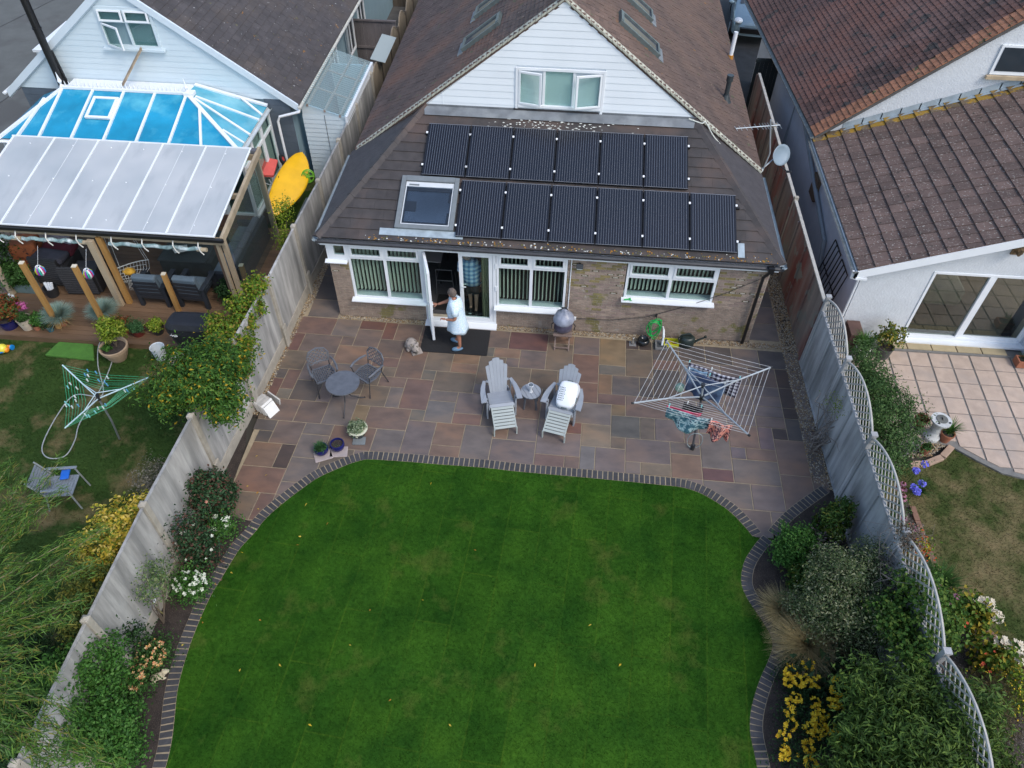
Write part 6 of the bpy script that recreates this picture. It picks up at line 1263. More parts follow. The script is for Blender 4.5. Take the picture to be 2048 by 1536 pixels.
for i in range(3):
    a, b = LT[i], LT[(i+1) % 3]
    for k in range(7):
        f = .46+.54*k/6; pa, pb = LH.lerp(a, f), LH.lerp(b, f); m_ = (pa+pb)/2-Vector((0, 0, .10+.05*rng.random())); g.tube([pa, pa.lerp(m_, .6)-Vector((0, 0, .01)), m_, pb.lerp(m_, .6), pb], .0032, 4)
        if k > 1:
            for q in range(2): s = rng.uniform(.15, .85); p = pa.lerp(pb, s)-Vector((0, 0, .11*(1-abs(2*s-1)))); peg(p, t, rng.randint(0, 2))
obj('washing_line', g, GRL, t)
tag(obj('garden_hose', MB().tube(eased([tuple(v) for v in (P(215, 665, .16), P(198, 690, .1), P(196, 730, .02), P(205, 790, .02), P(150, 790, .02), P(115, 830, .02), P(85, 890, .02), P(95, 915, .02), P(130, 912, .02), P(150, 880, .02), P(160, 845, .02), P(200, 780, .02), P(225, 720, .02), P(222, 690, .06))], 6), .012, 6), mat('grey_hose', (.32, .34, .34), .1, 5, .5, 0)), 'thin grey garden hose looping across the left lawn under the green airer', 'hose')
# kettle barbecue under its cover, on a folding wooden stand
t = thing('kettle_barbecue', 'kettle barbecue under a purple-grey cover standing on a small wooden stand', 'barbecue', (5.34, -.50, .03)); WST = mat('grey_brown_wood', (.19, .14, .12), .2, 8, .8, .3)
g = LB()
for s in (-1, 1):
    g.bar((s*.16, -.22, 0), (s*.16, .12, .42), .03, .03); g.bar((s*.16, .18, 0), (s*.16, -.16, .42), .03, .03)
g.bar((-.18, -.19, .06), (.18, -.19, .06), .02, .03); obj('stand', g, WST, t)
for k in range(5): g = LB(); g.box(-.21, -.20+k*.082, .42, .21, -.13+k*.082, .44); obj('stand_slat', g, WST, t)
CV_ = mat('purple_grey_nylon', (.085, .08, .125), .25, 7, .45, .6, 12, patch=((.16, .155, .20), 3, .5, .7)); CV2 = mat('pale_grey_nylon', (.24, .26, .32), .2, 6, .35, .8, 12)
g = LB(); g.lathe([(.10, .44), (.185, .50), (.215, .62), (.225, .74), (.22, .78), (.2, .79)], (0, 0, 0), 24); c = obj('lower_cover', g, CV_, t, smooth=True); g = LB(); g.lathe([(.235, .72), (.245, .76), (.235, .84), (.20, .92), (.13, .99), (.07, 1.02), (.055, 1.07), (.045, 1.08)], (0, 0, 0), 24); c = obj('upper_cover', g, CV2, t, smooth=True)
for c in t.children: 
    if 'cover' in c.name: dm = c.modifiers.new('s', 'SUBSURF'); dm.levels = 1; dm.render_levels = 1; tx = bpy.data.textures.new('folds', 'CLOUDS'); tx.noise_scale = .12; d2 = c.modifiers.new('d', 'DISPLACE'); d2.texture = tx; d2.strength = .05; d2.mid_level = .5
g = LB(); g.tube([(-.06, -.0, 1.07), (-.05, 0, 1.12), (.05, 0, 1.12), (.06, 0, 1.07)], .016, 8); obj('lid_handle', g, DKP, t)
for s in (-1, 1): g = LB(); g.tube([(s*.225, -.05, .72), (s*.27, -.06, .64), (s*.25, -.05, .52)], .010, 6); obj('strap', g, DKP, t)
# hose hank, watering can, tray, drain
t = thing('hose_hank', 'bright green garden hose coiled and hung on the brick wall', 'hose', (7.45, -.10, .65)); GRH = mat('bright_green_hose', (.015, .42, .09), .15, 6, .35, 0)
for k in range(6):
    rx, rz_ = rng.uniform(.10, .15), rng.uniform(.20, .36); cx, cz = rng.uniform(-.05, .02), .02-rz_ if k < 4 else -.18; g = LB(); g.tube([(cx+rx*math.sin(a)*(1+.25*math.cos(a)), -.02-.012*k-.03*(1+math.cos(a)), cz+rz_*math.cos(a)-(.06 if k > 3 else 0)) for a in [2*PI*q/26 for q in range(27)]], .010, 7); obj('coil', g, GRH, t)
g = LB(); g.box(-.02, .05, .0, .02, .10, .06); g.tube([(0, .08, .02), (0, -.06, .02), (0, -.07, .05)], .008, 6); obj('hook', g, DKP, t); g = LB(); g.tube([(.05, -.06, -.02), (.12, -.09, .02), (.10, -.10, .05)], .014, 6); obj('connector', g, mat('mid_green_plastic', (.02, .42, .08), .05), t)
t = thing('watering_can', 'dark green plastic watering can standing by the rear wall', 'watering can', (8.22, -.27, .03), .1); DG = mat('dark_green_plastic', (.018, .030, .028), .15, 6, .4, .1)
g = LB(); g.lathe([(.13, 0), (.155, .03), (.165, .14), (.16, .24), (.12, .28), (.09, .285)], (0, 0, 0), 22, sx=1.05, sy=.85); obj('body', g, DG, t, smooth=True); g = LB(); g.tube([(.13, 0, .08), (.24, -.03, .20), (.36, -.05, .30)], [.035, .022, .018], 9); obj('spout', g, DG, t); g = LB(); g.tube([(.36, -.05, .30), (.39, -.055, .33)], [.02, .04], 12); obj('rose', g, DG, t)
g = LB(); g.tube([(-.14, 0, .10), (-.22, 0, .22), (-.14, 0, .34), (.02, 0, .38), (.10, 0, .30)], .017, 8); obj('handle', g, DG, t)
t = thing('tray', 'shallow yellow-green plastic tray holding small orange tools', 'tray', (7.86, -.26, .03), .05); YG_ = mat('acid_yellow_plastic', (.42, .42, .015), .1, 6, .4, 0); g = LB(); g.box(-.16, -.10, 0, .16, .10, .012); g.box(-.17, -.11, 0, -.15, .11, .08); g.box(.15, -.11, 0, .17, .11, .08); g.box(-.15, -.11, 0, .15, -.09, .08); g.box(-.15, .09, 0, .15, .11, .08); obj('dish', g, YG_, t); g = LB()
for k in range(7): p = Vector((rng.uniform(-.12, .12), rng.uniform(-.06, .06), .03)); g.bar(p, p+Vector((rng.uniform(-.06, .06), rng.uniform(-.04, .04), .02)), .018)
obj('contents', g, mat('orange_brown_bits', (.40, .20, .05), .4, 9), t, kind='stuff')
t = thing('drain_surround', 'square grey drain surround with a white waste pipe dropping into it', 'drain', (7.63, -.36, .03)); g = LB(); g.box(-.14, -.14, 0, .14, -.10, .07); g.box(-.14, .10, 0, .14, .14, .07); g.box(-.14, -.10, 0, -.10, .10, .07); g.box(.10, -.10, 0, .14, .10, .07); obj('surround', g, mat('grey_concrete', (.15, .15, .15), .2, 8, .9), t, bevel=.01); g = LB(); g.box(-.10, -.10, 0, .10, .10, .03); obj('grate', g, mat('dark_grate', (.05, .055, .06), .1), t)
g = LB(); g.tube([(.02, .34, .30), (.03, .20, .33), (.03, .05, .26), (.02, -.01, .05)], .024, 9); obj('waste_pipe', g, WHITE, t)
t = thing('black_pot', 'squat black glazed pot with a white highlight beside the coiled hose', 'pot', (7.22, -.30, .03)); g = LB(); g.lathe([(.08, 0), (.14, .05), (.15, .10), (.12, .15), (.10, .15), (.11, .12), (0, .10)], (0, 0, 0), 22); obj('pot', g, mat('black_glaze', (.012, .014, .016), .1, 5, .12, 0), t, smooth=True)
t = thing('lantern', 'small silver and glass lantern on a square base by the brick wall', 'lantern', (6.98, -.34, .03)); g = LB(); g.box(-.08, -.08, 0, .08, .08, .012); obj('base', g, mat('dull_grey', (.2, .2, .2), .1), t); g = LB(); g.lathe([(.045, .012), (.05, .05), (.03, .11), (.018, .15), (.022, .19), (.0, .20)], (0, 0, 0), 14); obj('body', g, mat('silver', (.5, .5, .48), .1, 6, .2, 0, metal=.8), t, smooth=True)
t = thing('spray_gun', 'bright green hose spray gun lying on the white window sill', 'hose nozzle', (6.74, -.10, 1.15), .25); g = LB(); g.tube([(-.09, 0, .02), (.02, 0, .025), (.06, 0, .03)], [.016, .016, .026], 8); g.tube([(.02, 0, .02), (.07, -.05, .012)], .012, 7); obj('body', g, MATS['mid_green_plastic'], t)
t = thing('floodlight', 'small black security floodlight on the brick wall under the eaves', 'light', (5.60, -.02, 2.02)); g = LB(); g.obox((0, -.09, 0), (.15, .05, .11), Matrix.Rotation(-.5, 3, 'X')); g.box(-.03, -.07, -.02, .03, .02, .02); obj('housing', g, DKP, t, bevel=.008); g = LB(); g.obox((0, -.118, -.015), (.12, .004, .085), Matrix.Rotation(-.5, 3, 'X')); obj('lens', g, mat('grey_lens', (.22, .25, .25), .1, 5, .2, 0), t)
tag(obj('cable', MB().tube([(5.62, -.03, .43), (6.4, -.04, .45), (7.2, -.04, .62), (8.0, -.04, .98), (8.8, -.05, 1.45), (9.5, -.06, 1.95)], .007, 5), BLACK, None), 'thin dark cable sagging diagonally across the brick rear wall', 'cable')
tag(obj('socket_box', MB().box(5.56, -.05, .38, 5.63, -.008, .47), WHITE, None, bevel=.005), 'small white outdoor socket box low on the brick wall', 'socket')
tag(obj('door_mat', MB().box(2.10, -1.06, .032, 3.65, -.22, .044), mat('black_rubber', (.014, .014, .015), .2, 70, .8, 1.0, 60), None), 'large black ribbed rubber mat outside the french doors', 'mat')
g = MB()
for k in range(52): x = 2.11+k*.0297; g.box(x, -1.05, .044, x+.012, -.23, .050)
obj('ribs', g, mat('black_rubber_rib', (.022, .022, .024), .1), bpy.data.objects['door_mat'], kind='stuff')
tag(obj('indoor_mat', MB().box(2.25, .30, .117, 3.60, .86, .127), mat('black_mat', (.012, .011, .012), .1)), 'black mat on the carpet just inside the open doors', 'mat')
t = thing('dining_table', 'pale grey dining table top seen through the open door', 'table', (1.75, 1.7, .117)); g = LB(); g.box(-.75, -.5, .70, .55, .6, .73); obj('tabletop', g, mat('pale_table', (.30, .28, .29), .05, 3, .4, 0), t, bevel=.04); 
for x, y in ((-.7, -.4), (.5, -.4), (-.7, .5), (.5, .5)): g = LB(); g.box(x-.03, y-.03, 0, x+.03, y+.03, .7); obj('leg', g, DKP, t)
t = thing('dining_chair', 'black framed dining chair tucked beside the indoor table', 'chair', (2.42, 1.05, .117)); g = LB(); g.tube([(-.2, -.16, .42), (-.2, .2, .42), (.2, .2, .42), (.2, -.16, .42), (-.2, -.16, .42)], .012, 6); g.tube([(-.2, -.18, .42), (-.19, -.22, .8), (.19, -.22, .8), (.2, -.18, .42)], .012, 6); obj('frame', g, mat('gunmetal', (.10, .10, .11), .1, 5, .3, 0), t); g = LB(); g.box(-.19, -.16, .41, .19, .19, .44); obj('seat', g, DKP, t)
for x, y in ((-.2, -.16), (.2, -.16), (-.2, .2), (.2, .2)): g = LB(); g.tube([(x, y, .42), (x*1.1, y*1.1, 0)], .011, 6); obj('leg', g, MATS['gunmetal'], t)
# stone pig
t = thing('stone_ornament', 'weathered grey stone animal ornament on a small slab beside the door mat', 'ornament', (1.93, -1.02, .03), math.radians(28)); ST = mat('weathered_stone', (.30, .265, .24), .25, 9, .9, .8, 30, spots=[((.12, .11, .09), 10, .58)])
g = LB(); g.obox((.06, -.10, .02), (.24, .2, .03)); obj('base_slab', g, ST, t)
g = LB(); g.ball((.0, .05, .15), (.14, .17, .13), 16, 10); g.ball((.03, -.12, .16), (.095, .10, .10), 14, 9); g.ball((.045, -.215, .13), (.045, .03, .04), 10, 7)
for s in (-1, 1): g.ball((.03+s*.075, -.10, .25), (.035, .02, .05), 8, 6); g.ball((s*.10, .0, .05), (.05, .07, .05), 8, 6); g.ball((s*.10, .14, .05), (.05, .06, .05), 8, 6)
o = obj('body', g, ST, t, smooth=True); r_ = o.modifiers.new('r', 'REMESH'); r_.mode = 'VOXEL'; r_.voxel_size = .014; r_.use_smooth_shade = True
# leaning stack of spare pale tiles
t = thing('stacked_tiles', 'stack of spare pale stone tiles leaning against the foot of the left fence', 'tiles', P(542, 826, .03), math.radians(-28)); PT = mat('pale_spare_tile', (.46, .45, .43), .15, 7, .8, .3, rnd=.15)
for k in range(9): g = LB(); g.obox((-.30+k*.030, .02+.006*(k % 3), .13), (.020, .30, .26), Matrix.Rotation(-.35, 3, 'Y')); obj('tile', g, PT if k < 8 else mat('white_tile', (.68, .68, .66), .05, 6), t, bevel=.003)
g = LB(); g.obox((.02, .02, .11), (.03, .28, .27), Matrix.Rotation(-.5, 3, 'Y')); obj('tile', g, MATS['white_tile'], t)
g = LB(); g.obox((-.16, .28, .10), (.34, .03, .24), Matrix.Rotation(.2, 3, 'Y')); obj('tile', g, PT, t)
# pots
def pot(name, label, loc, prof, m, n=22, group=None, soil=True):
    t = thing(name, label, 'plant pot', loc, 0, group); g = LB(); r, z = prof[-1]; g.lathe(prof+[(r*.88, z), (r*.84, z-.05)], (0, 0, 0), n); obj('pot', g, m, t, smooth=False, bevel=0)
    if soil: g = LB(); g.lathe([(.001, z-.05), (r*.86, z-.05), (r*.86, z-.045), (0, z-.04)], (0, 0, 0), n); obj('compost', g, SOIL, t)
    return t
NAVY = mat('cobalt_glaze', (.010, .012, .085), .2, 5, .15, 0); TERRA = mat('terracotta', (.32, .12, .065), .2, 6, .85, .2); STONEW = mat('pale_stone_pot', (.42, .36, .28), .15, 7, .9, .4)
def spray(parent, loc, n, L, spread, m, w=.004, droop=.5, rad=.04, name='leaves'): V, F_ = blades(loc, n, L, spread, w, droop, .5, rad); return raw(name, V, F_, m, parent)
LGREEN = leafmat('fresh_leaf', [(.045, .13, .022), (.065, .17, .03), (.03, .09, .018), (.09, .20, .045)]); SAGE = leafmat('grey_green_leaf', [(.16, .22, .12), (.24, .30, .18), (.09, .14, .07), (.33, .38, .26)]); HERB = leafmat('herb_leaf', [(.05, .13, .05), (.08, .18, .07), (.03, .09, .03)])
t = pot('plant_pot', 'black and cream glazed pot of clipped grey-green succulent, topmost of the three patio pots', (1.27, -3.62, .05), [(.09, 0), (.12, .03), (.16, .13), (.185, .20), (.19, .22)], mat('black_glaze_pot', (.014, .016, .014), .2, 5, .15, 0)); g = LB(); g.lathe([(.175, .20), (.20, .21), (.205, .235), (.18, .24)], (0, 0, 0), 24); obj('rim', g, mat('cream_glaze', (.55, .55, .42), .05, 5, .2, 0), t)
g = LB(); g.ball((.0, -.155, .13), (.03, .012, .03), 10, 6); obj('motif', g, MATS['cream_glaze'], t); foliage(t, 'foliage', [(1.27, -3.62, .31, .15, .15, .09)], 2600, .045, .03, SAGE, 20, .025); tag(obj('slate_piece', MB().obox((1.30, -3.76, .045), (.26, .2, .02), rot=.1), mat('blue_slate', (.16, .18, .19), .2, 7)), 'flat piece of blue-grey slate under the black and cream pot', 'slate')
t = pot('plant_pot', 'small cobalt blue bowl full of green chives on a pale slab', (.62, -4.13, .06), [(.09, 0), (.135, .05), (.145, .10), (.135, .15), (.135, .16)], NAVY); spray(t, (.62, -4.13, .17), 420, .17, .10, HERB, .005, .6, .09); foliage(t, 'foliage', [(.62, -4.13, .20, .11, .11, .05)], 700, .04, .012, HERB, 16, .02)
t = pot('plant_pot', 'small cobalt blue bowl of bare dark compost beside the chives bowl', (.92, -4.0, .06), [(.09, 0), (.135, .05), (.15, .11), (.145, .16), (.14, .175)], NAVY); foliage(t, 'seedlings', [(.90, -4.0, .16, .07, .07, .02)], 160, .03, .015, HERB, 10, .015)
for p, l in (((.66, -4.20), 'pale irregular slab under the chives bowl'), ((.95, -4.08), 'pale square slab under the bare blue bowl')): tag(obj('stand_slab', MB().obox((p[0], p[1], .045), (.36, .26, .025), rot=.45 if p[0] < .8 else .15), mat('pale_slab', (.33, .28, .27), .12, 6, .8, .3), None, bevel=.01), l, 'slab', 'stone slabs under the blue bowls')
# dish and aerial on the gable corner
t = thing('satellite_dish', 'grey satellite dish on the right corner of the bungalow eaves', 'satellite dish', (10.02, 3.5, 2.75)); DSH = mat('grey_dish', (.20, .26, .31), .05, 4, .5, 0); DM = Matrix.Rotation(math.radians(38), 3, 'Z') @ Matrix.Rotation(math.radians(62), 3, 'X')
g = LB(); g.lathe([(.001, .0), (.12, .012), (.22, .04), (.29, .075), (.29, .085), (.22, .05), (.12, .022), (.001, .01)], (.22, .25, -.05), 26, DM, 1, .85); obj('dish', g, DSH, t, smooth=True); g = LB(); g.tube([(.22, .2, -.25), (.45, -.08, -.30)], .012, 6); obj('feed_arm', g, DKP, t); g = LB(); g.tube([(.42, -.06, -.3), (.52, -.1, -.27)], .03, 8); obj('receiver', g, DKP, t); g = LB(); g.tube([(-.3, -.1, -.4), (-.05, .05, -.2), (.2, .24, -.05)], .018, 7); obj('bracket', g, ALP, t)
t = thing('tv_aerial', 'silver multi-element television aerial on a mast above the right eaves', 'aerial', (9.86, 3.4, 2.5)); A0, A1 = P(1472, 257, 3.6), P(1560, 250, 3.6); g = MB(); g.tube([(9.86, 3.4, 2.45), (9.93, 3.45, 2.9), (A0.x*.25+A1.x*.75, A0.y*.25+A1.y*.75, 3.75)], .018, 8); obj('mast', g, ALP, t); g = MB(); g.tube([A0, A1], .012, 6); obj('boom', g, ALP, t)
for k in range(11): f = [0, .1, .22, .34, .46, .57, .64, .70, .76, .9, .98][k]; c = A0.lerp(A1, f); h = .10+.06*f; g = MB(); d = (A1-A0).normalized().cross(Vector((0, 0, 1))); g.tube([c-d*h, c+d*h], .006, 5); obj('element', g, ALP, t)
tag(obj('aerial_cable', MB().tube(eased([(7.85, 3.2, 3.80), (8.15, 3.17, 3.72), (8.25, 3.2, 3.73), (8.5, 3.1, 3.42), (9.0, 3.15, 2.95), (9.5, 3.2, 2.52), (9.75, 3.25, 2.46), (9.86, 3.4, 2.5)], 5), .014, 6), mat('white_cable', (.55, .57, .52), .05)), 'white cable running down the right verge from gable to aerial', 'cable')
# ------------------------------------------------------------------ people
def skin_body(name, J, E_, m, parent, extra=None):
    import bmesh
    names = list(J); me = bpy.data.meshes.new(name); me.from_pydata([J[k][0] for k in names], [(names.index(a), names.index(b)) for a, b in E_], []); o = bpy.data.objects.new(name, me); COL.objects.link(o)
    md = o.modifiers.new('skin', 'SKIN'); md.use_smooth_shade = True; sb = o.modifiers.new('sub', 'SUBSURF'); sb.levels = sb.render_levels = 2
    for i, k in enumerate(names):
        r = J[k][1]; sv = me.skin_vertices[0].data[i]; sv.radius = (r, r) if not isinstance(r, tuple) else r; sv.use_root = (k == 'pelvis')
    bpy.context.view_layer.update(); dg = bpy.context.evaluated_depsgraph_get(); ev = bpy.data.meshes.new_from_object(o.evaluated_get(dg)); bpy.data.objects.remove(o)
    g = MB(); g.v = [tuple(v.co) for v in ev.vertices]; g.f = [tuple(p.vertices) for p in ev.polygons]; g.mi = [0]*len(g.f)
    if extra: extra(g)
    return obj(name, g, m, parent, smooth=True)
def hand(g, wrist, dirv, palm_up, curl=.6, side=1):
    w = Vector(wrist); d = Vector(dirv).normalized(); n = Vector(palm_up); n = (n-d*n.dot(d)).normalized(); s = d.cross(n)*side; M = Matrix((d, s, n)).transposed()
    g.ball(w+d*.045, (.048, .038, .016), 10, 7, M)
    for k, (o, L) in enumerate(((-.028, .070), (-.010, .080), (.010, .074), (.027, .060))):
        a = w+d*.075+s*o; b = a+d*L*.5-n*L*.18*curl; c = b+d*L*.35*(1-curl)-n*L*.5*curl; g.tube([a, b, c], [.0088, .0082, .006], 6)
    a = w+d*.02-s*.035; g.tube([a, a+d*.03-s*.025-n*.01, a+d*.055-s*.02-n*.025], [.011, .0095, .007], 6)
def head(parent, c, face, hair, skin, r=.098, hairtop=True):
    c = Vector(c); f = Vector(face).normalized(); u = Vector((0, 0, 1)); s = f.cross(u).normalized(); u = s.cross(f); M = Matrix((f, s, u)).transposed(); g = MB()
    g.ball(c, (r*.98, r*.80, r*1.18), 18, 14, M); g.ball(c+f*r*.35-u*r*.62, (r*.55, r*.52, r*.42), 12, 8, M); g.ball(c+f*r*1.02-u*r*.18, (r*.16, r*.12, r*.2), 8, 6, M)
    for q in (-1, 1): g.ball(c+s*q*r*.82-u*r*.15, (r*.16, r*.07, r*.24), 8, 6, M)
    h = obj('head', g, skin, parent, smooth=True); g = MB()
    for q in (-1, 1): g.ball(c+f*r*.86+s*q*r*.32+u*r*.08, (r*.09, r*.13, r*.09), 8, 6, M)
    obj('eyes', g, mat('eye_white', (.5, .5, .48), .05, 5, .2, 0), h, smooth=True); g = MB(); g.ball(c+f*r*.86-u*r*.56, (r*.09, r*.28, r*.06), 8, 6, M); obj('mouth', g, mat('lips', (.32, .10, .08), .05), h, smooth=True)
    P_ = []; g = MB(); g.ball(c-f*r*.16+u*r*.16, (r*1.02, r*.90, r*1.16), 18, 14, M); hh = obj('hair', g, hair, h, smooth=True); tx = bpy.data.textures.new('hair', 'CLOUDS'); tx.noise_scale = .03; dm = hh.modifiers.new('d', 'DISPLACE'); dm.texture = tx; dm.strength = .03
def loft(rings, m, name, parent, nseg=28, M=None, thick=.006):
    g = MB(); vs = []
    for (cx, cy, z, ra, rb, fn) in rings:
        for k in range(nseg):
            a = 2*PI*k/nseg; q = fn(a) if fn else (1, 0); vs.append((cx+ra*math.cos(a)*q[0], cy+rb*math.sin(a)*q[0], z+q[1]))
    g.add(vs, [(i*nseg+k, i*nseg+(k+1) % nseg, (i+1)*nseg+(k+1) % nseg, (i+1)*nseg+k) for i in range(len(rings)-1) for k in range(nseg)]); o = obj(name, g, m, parent, M, smooth=True); o.modifiers.new('t', 'SOLIDIFY').thickness = thick; return o
SKIN = mat('tanned_skin', (.36, .165, .105), .08, 9, .55, .1); GREYH = mat('grey_brown_hair', (.105, .082, .070), .35, 30, .8, .6, 70)
t = thing('person', 'person in a pale blue shirt dress and blue clogs holding the open glass door', 'person', (2.97, -.82, .045)); zf = .045
hx, hy = 2.97, -.82
J = {'pelvis': ((hx, hy, zf+.86), (.135, .125)), 'waist': ((hx-.01, hy, zf+1.03), (.125, .12)), 'chest': ((hx-.02, hy, zf+1.24), (.13, .12)), 'neck0': ((hx-.03, hy, zf+1.40), .06), 'neck1': ((hx-.055, hy+.01, zf+1.49), .048),
 'hipR': ((hx, hy+.10, zf+.80), .085), 'kneeR': ((hx-.03, hy+.12, zf+.45), .052), 'ankR': ((hx-.03, hy+.13, zf+.09), .036), 'toeR': ((hx-.15, hy+.16, zf+.045), .034),
 'hipL': ((hx+.02, hy-.09, zf+.80), .085), 'kneeL': ((hx+.035, hy-.10, zf+.45), .056), 'ankL': ((hx+.05, hy-.11, zf+.09), .037), 'toeL': ((hx-.07, hy-.15, zf+.045), .034),
 'shR': ((hx-.03, hy+.17, zf+1.34), .058), 'elR': ((hx-.24, hy+.20, zf+1.18), .040), 'wrR': ((2.52, -.66, zf+1.11), .026), 'shL': ((hx-.01, hy-.17, zf+1.33), .058), 'elL': ((hx+.0, hy-.25, zf+1.05), .042), 'wrL': ((hx-.22, hy-.20, zf+1.0), .027)}
E_ = [('pelvis', 'waist'), ('waist', 'chest'), ('chest', 'neck0'), ('neck0', 'neck1'), ('pelvis', 'hipR'), ('hipR', 'kneeR'), ('kneeR', 'ankR'), ('ankR', 'toeR'), ('pelvis', 'hipL'), ('hipL', 'kneeL'), ('kneeL', 'ankL'), ('ankL', 'toeL'), ('chest', 'shR'), ('shR', 'elR'), ('elR', 'wrR'), ('chest', 'shL'), ('shL', 'elL'), ('elL', 'wrL')]
def hands(g): hand(g, (2.52, -.66, zf+1.11), (-1, .05, .05), (0, -.2, 1), .5, 1); hand(g, (hx-.22, hy-.20, zf+1.0), (-1, .2, .1), (0, .3, 1), .95, -1)
skin_body('body', J, E_, SKIN, t, hands)
head(t, (hx-.085, hy+.02, zf+1.585), (-.85, .55, -.25), GREYH, SKIN)
DR = mat('pale_blue_cotton_print', (.52, .68, .80), .12, 30, .8, .3, 40, spots=[((.72, .80, .86), 40, .55)])
sc_ = lambda a: (1+.05*math.sin(5*a)+.03*math.sin(9*a+1), -.07*abs(math.cos(a))**.7+.0)
loft([(hx-.03, hy+.0, zf+1.445, .062, .070, None), (hx-.03, hy, zf+1.42, .10, .13, None), (hx-.02, hy, zf+1.37, .135, .205, None), (hx-.02, hy, zf+1.27, .165, .205, None), (hx-.035, hy, zf+1.12, .185, .20, None), (hx-.01, hy, zf+.97, .19, .205, None), (hx+.0, hy, zf+.80, .205, .225, None), (hx+.01, hy, zf+.64, .225, .235, lambda a: (1+.04*math.sin(6*a), 0)), (hx+.01, hy, zf+.56, .235, .24, lambda a: (1+.06*math.sin(6*a), .05*abs(math.sin(a*1.0+.4))**4))], DR, 'dress', t)
def sleeve(a, b, r0_, r1_): 
    g = MB(); g.tube([a, Vector(a).lerp(Vector(b), .5), b], [r0_, (r0_+r1_)/2, r1_], 14, False); o = obj('sleeve', g, DR, t, smooth=True); o.modifiers.new('t', 'SOLIDIFY').thickness = .006
sleeve((hx-.03, hy+.13, zf+1.35), (hx-.14, hy+.19, zf+1.27), .09, .07); sleeve((hx-.015, hy-.13, zf+1.35), (hx+.0, hy-.225, zf+1.14), .095, .078)
g = MB(); g.tube([(hx-.03+.07*math.cos(a), hy+.08*math.sin(a), zf+1.45+.012*math.cos(a)) for a in [2*PI*k/16 for k in range(17)]], .016, 6); obj('collar', g, DR, t)
CLG = mat('blue_foam', (.10, .19, .29), .08, 8, .6, .1)
for (x, y, a) in ((hx-.085, hy+.145, 2.9), (hx-.01, hy-.13, 3.45)):
    g = MB(); R3 = Matrix.Rotation(a, 3, 'Z'); g.ball((x, y, zf+.04), (.135, .056, .042), 16, 10, R3); g.ball(Vector((x, y, zf+.055))+R3 @ Vector((.045, 0, 0)), (.085, .053, .045), 14, 9, R3); obj('clog', g, CLG, t, smooth=True)
g = MB(); g.box(2.3, -.7, 1, 2.31, -.69, 1.01)
# person indoors
t = thing('person', 'person in a blue plaid shirt and dark shorts standing behind the closed glass door', 'person', (3.17, .38, .117)); zf = .12; hx, hy = 3.17, .40
J = {'pelvis': ((hx, hy, zf+.92), (.14, .13)), 'waist': ((hx-.02, hy, zf+1.10), (.15, .14)), 'chest': ((hx-.05, hy, zf+1.34), (.15, .13)), 'neck0': ((hx-.09, hy, zf+1.50), .065), 'neck1': ((hx-.11, hy-.03, zf+1.58), .055),
 'hipR': ((hx-.10, hy, zf+.86), .085), 'kneeR': ((hx-.07, hy+.0, zf+.48), .056), 'ankR': ((hx-.06, hy+.03, zf+.09), .038), 'toeR': ((hx-.07, hy-.12, zf+.04), .035),
 'hipL': ((hx+.10, hy, zf+.86), .085), 'kneeL': ((hx+.09, hy-.06, zf+.48), .058), 'ankL': ((hx+.08, hy-.07, zf+.09), .040), 'toeL': ((hx+.08, hy-.2, zf+.04), .035),
 'shR': ((hx-.24, hy-.02, zf+1.42), .06), 'elR': ((hx-.27, hy-.06, zf+1.15), .045), 'wrR': ((hx-.24, hy-.16, zf+.93), .03), 'shL': ((hx+.12, hy-.0, zf+1.40), .06), 'elL': ((hx+.20, hy+.03, zf+1.13), .045), 'wrL': ((hx+.18, hy-.06, zf+.90), .03)}
def hands(g): hand(g, J['wrR'][0], (.05, -.3, -1), (0, -1, 0), .6, 1); hand(g, J['wrL'][0], (0, -.3, -1), (0, -1, 0), .6, -1)
skin_body('body', J, E_, mat('fair_skin', (.42, .24, .18), .08, 9, .55, .1), t, hands); head(t, (hx-.13, hy-.06, zf+1.68), (-.1, -1, -.25), mat('white_hair', (.45, .43, .40), .2, 30, .8, .5), MATS['fair_skin'])
PLD = checkmat('blue_plaid', (.55, .64, .74), (.22, .36, .55), (.08, .16, .32), 9, .1)
loft([(hx-.09, hy, zf+1.53, .075, .075, None), (hx-.07, hy, zf+1.49, .20, .12, None), (hx-.06, hy, zf+1.40, .235, .16, None), (hx-.04, hy, zf+1.2, .215, .175, None), (hx-.02, hy, zf+1.02, .21, .18, None), (hx, hy, zf+.86, .22, .18, None)], PLD, 'shirt', t)
for s, e in (('shR', 'elR'), ('shL', 'elL')): g = MB(); a, b = Vector(J[s][0]), Vector(J[e][0]); g.tube([a, a.lerp(b, .8)], [.085, .072], 14, False); obj('sleeve', g, PLD, t, smooth=True)
for s in (-1, 1): loft([(hx+s*.085, hy, zf+.92, .13, .14, None), (hx+s*.09, hy, zf+.75, .115, .13, None), (hx+s*.085, hy-.01, zf+.58, .10, .11, None)], mat('dark_navy_cloth', (.018, .022, .028), .1, 6, .9), 'shorts', t)
for (x, y) in ((hx-.065, hy-.04), (hx+.08, hy-.13)): g = MB(); g.ball((x, y, zf+.045), (.052, .14, .048), 14, 9); s_ = obj('shoe', g, BLACK, t, smooth=True); g = MB(); g.tube([(x-.03, y-.135, zf+.02), (x, y-.148, zf+.02), (x+.03, y-.135, zf+.02)], .012, 6); obj('toe_cap', g, WHITE, s_)
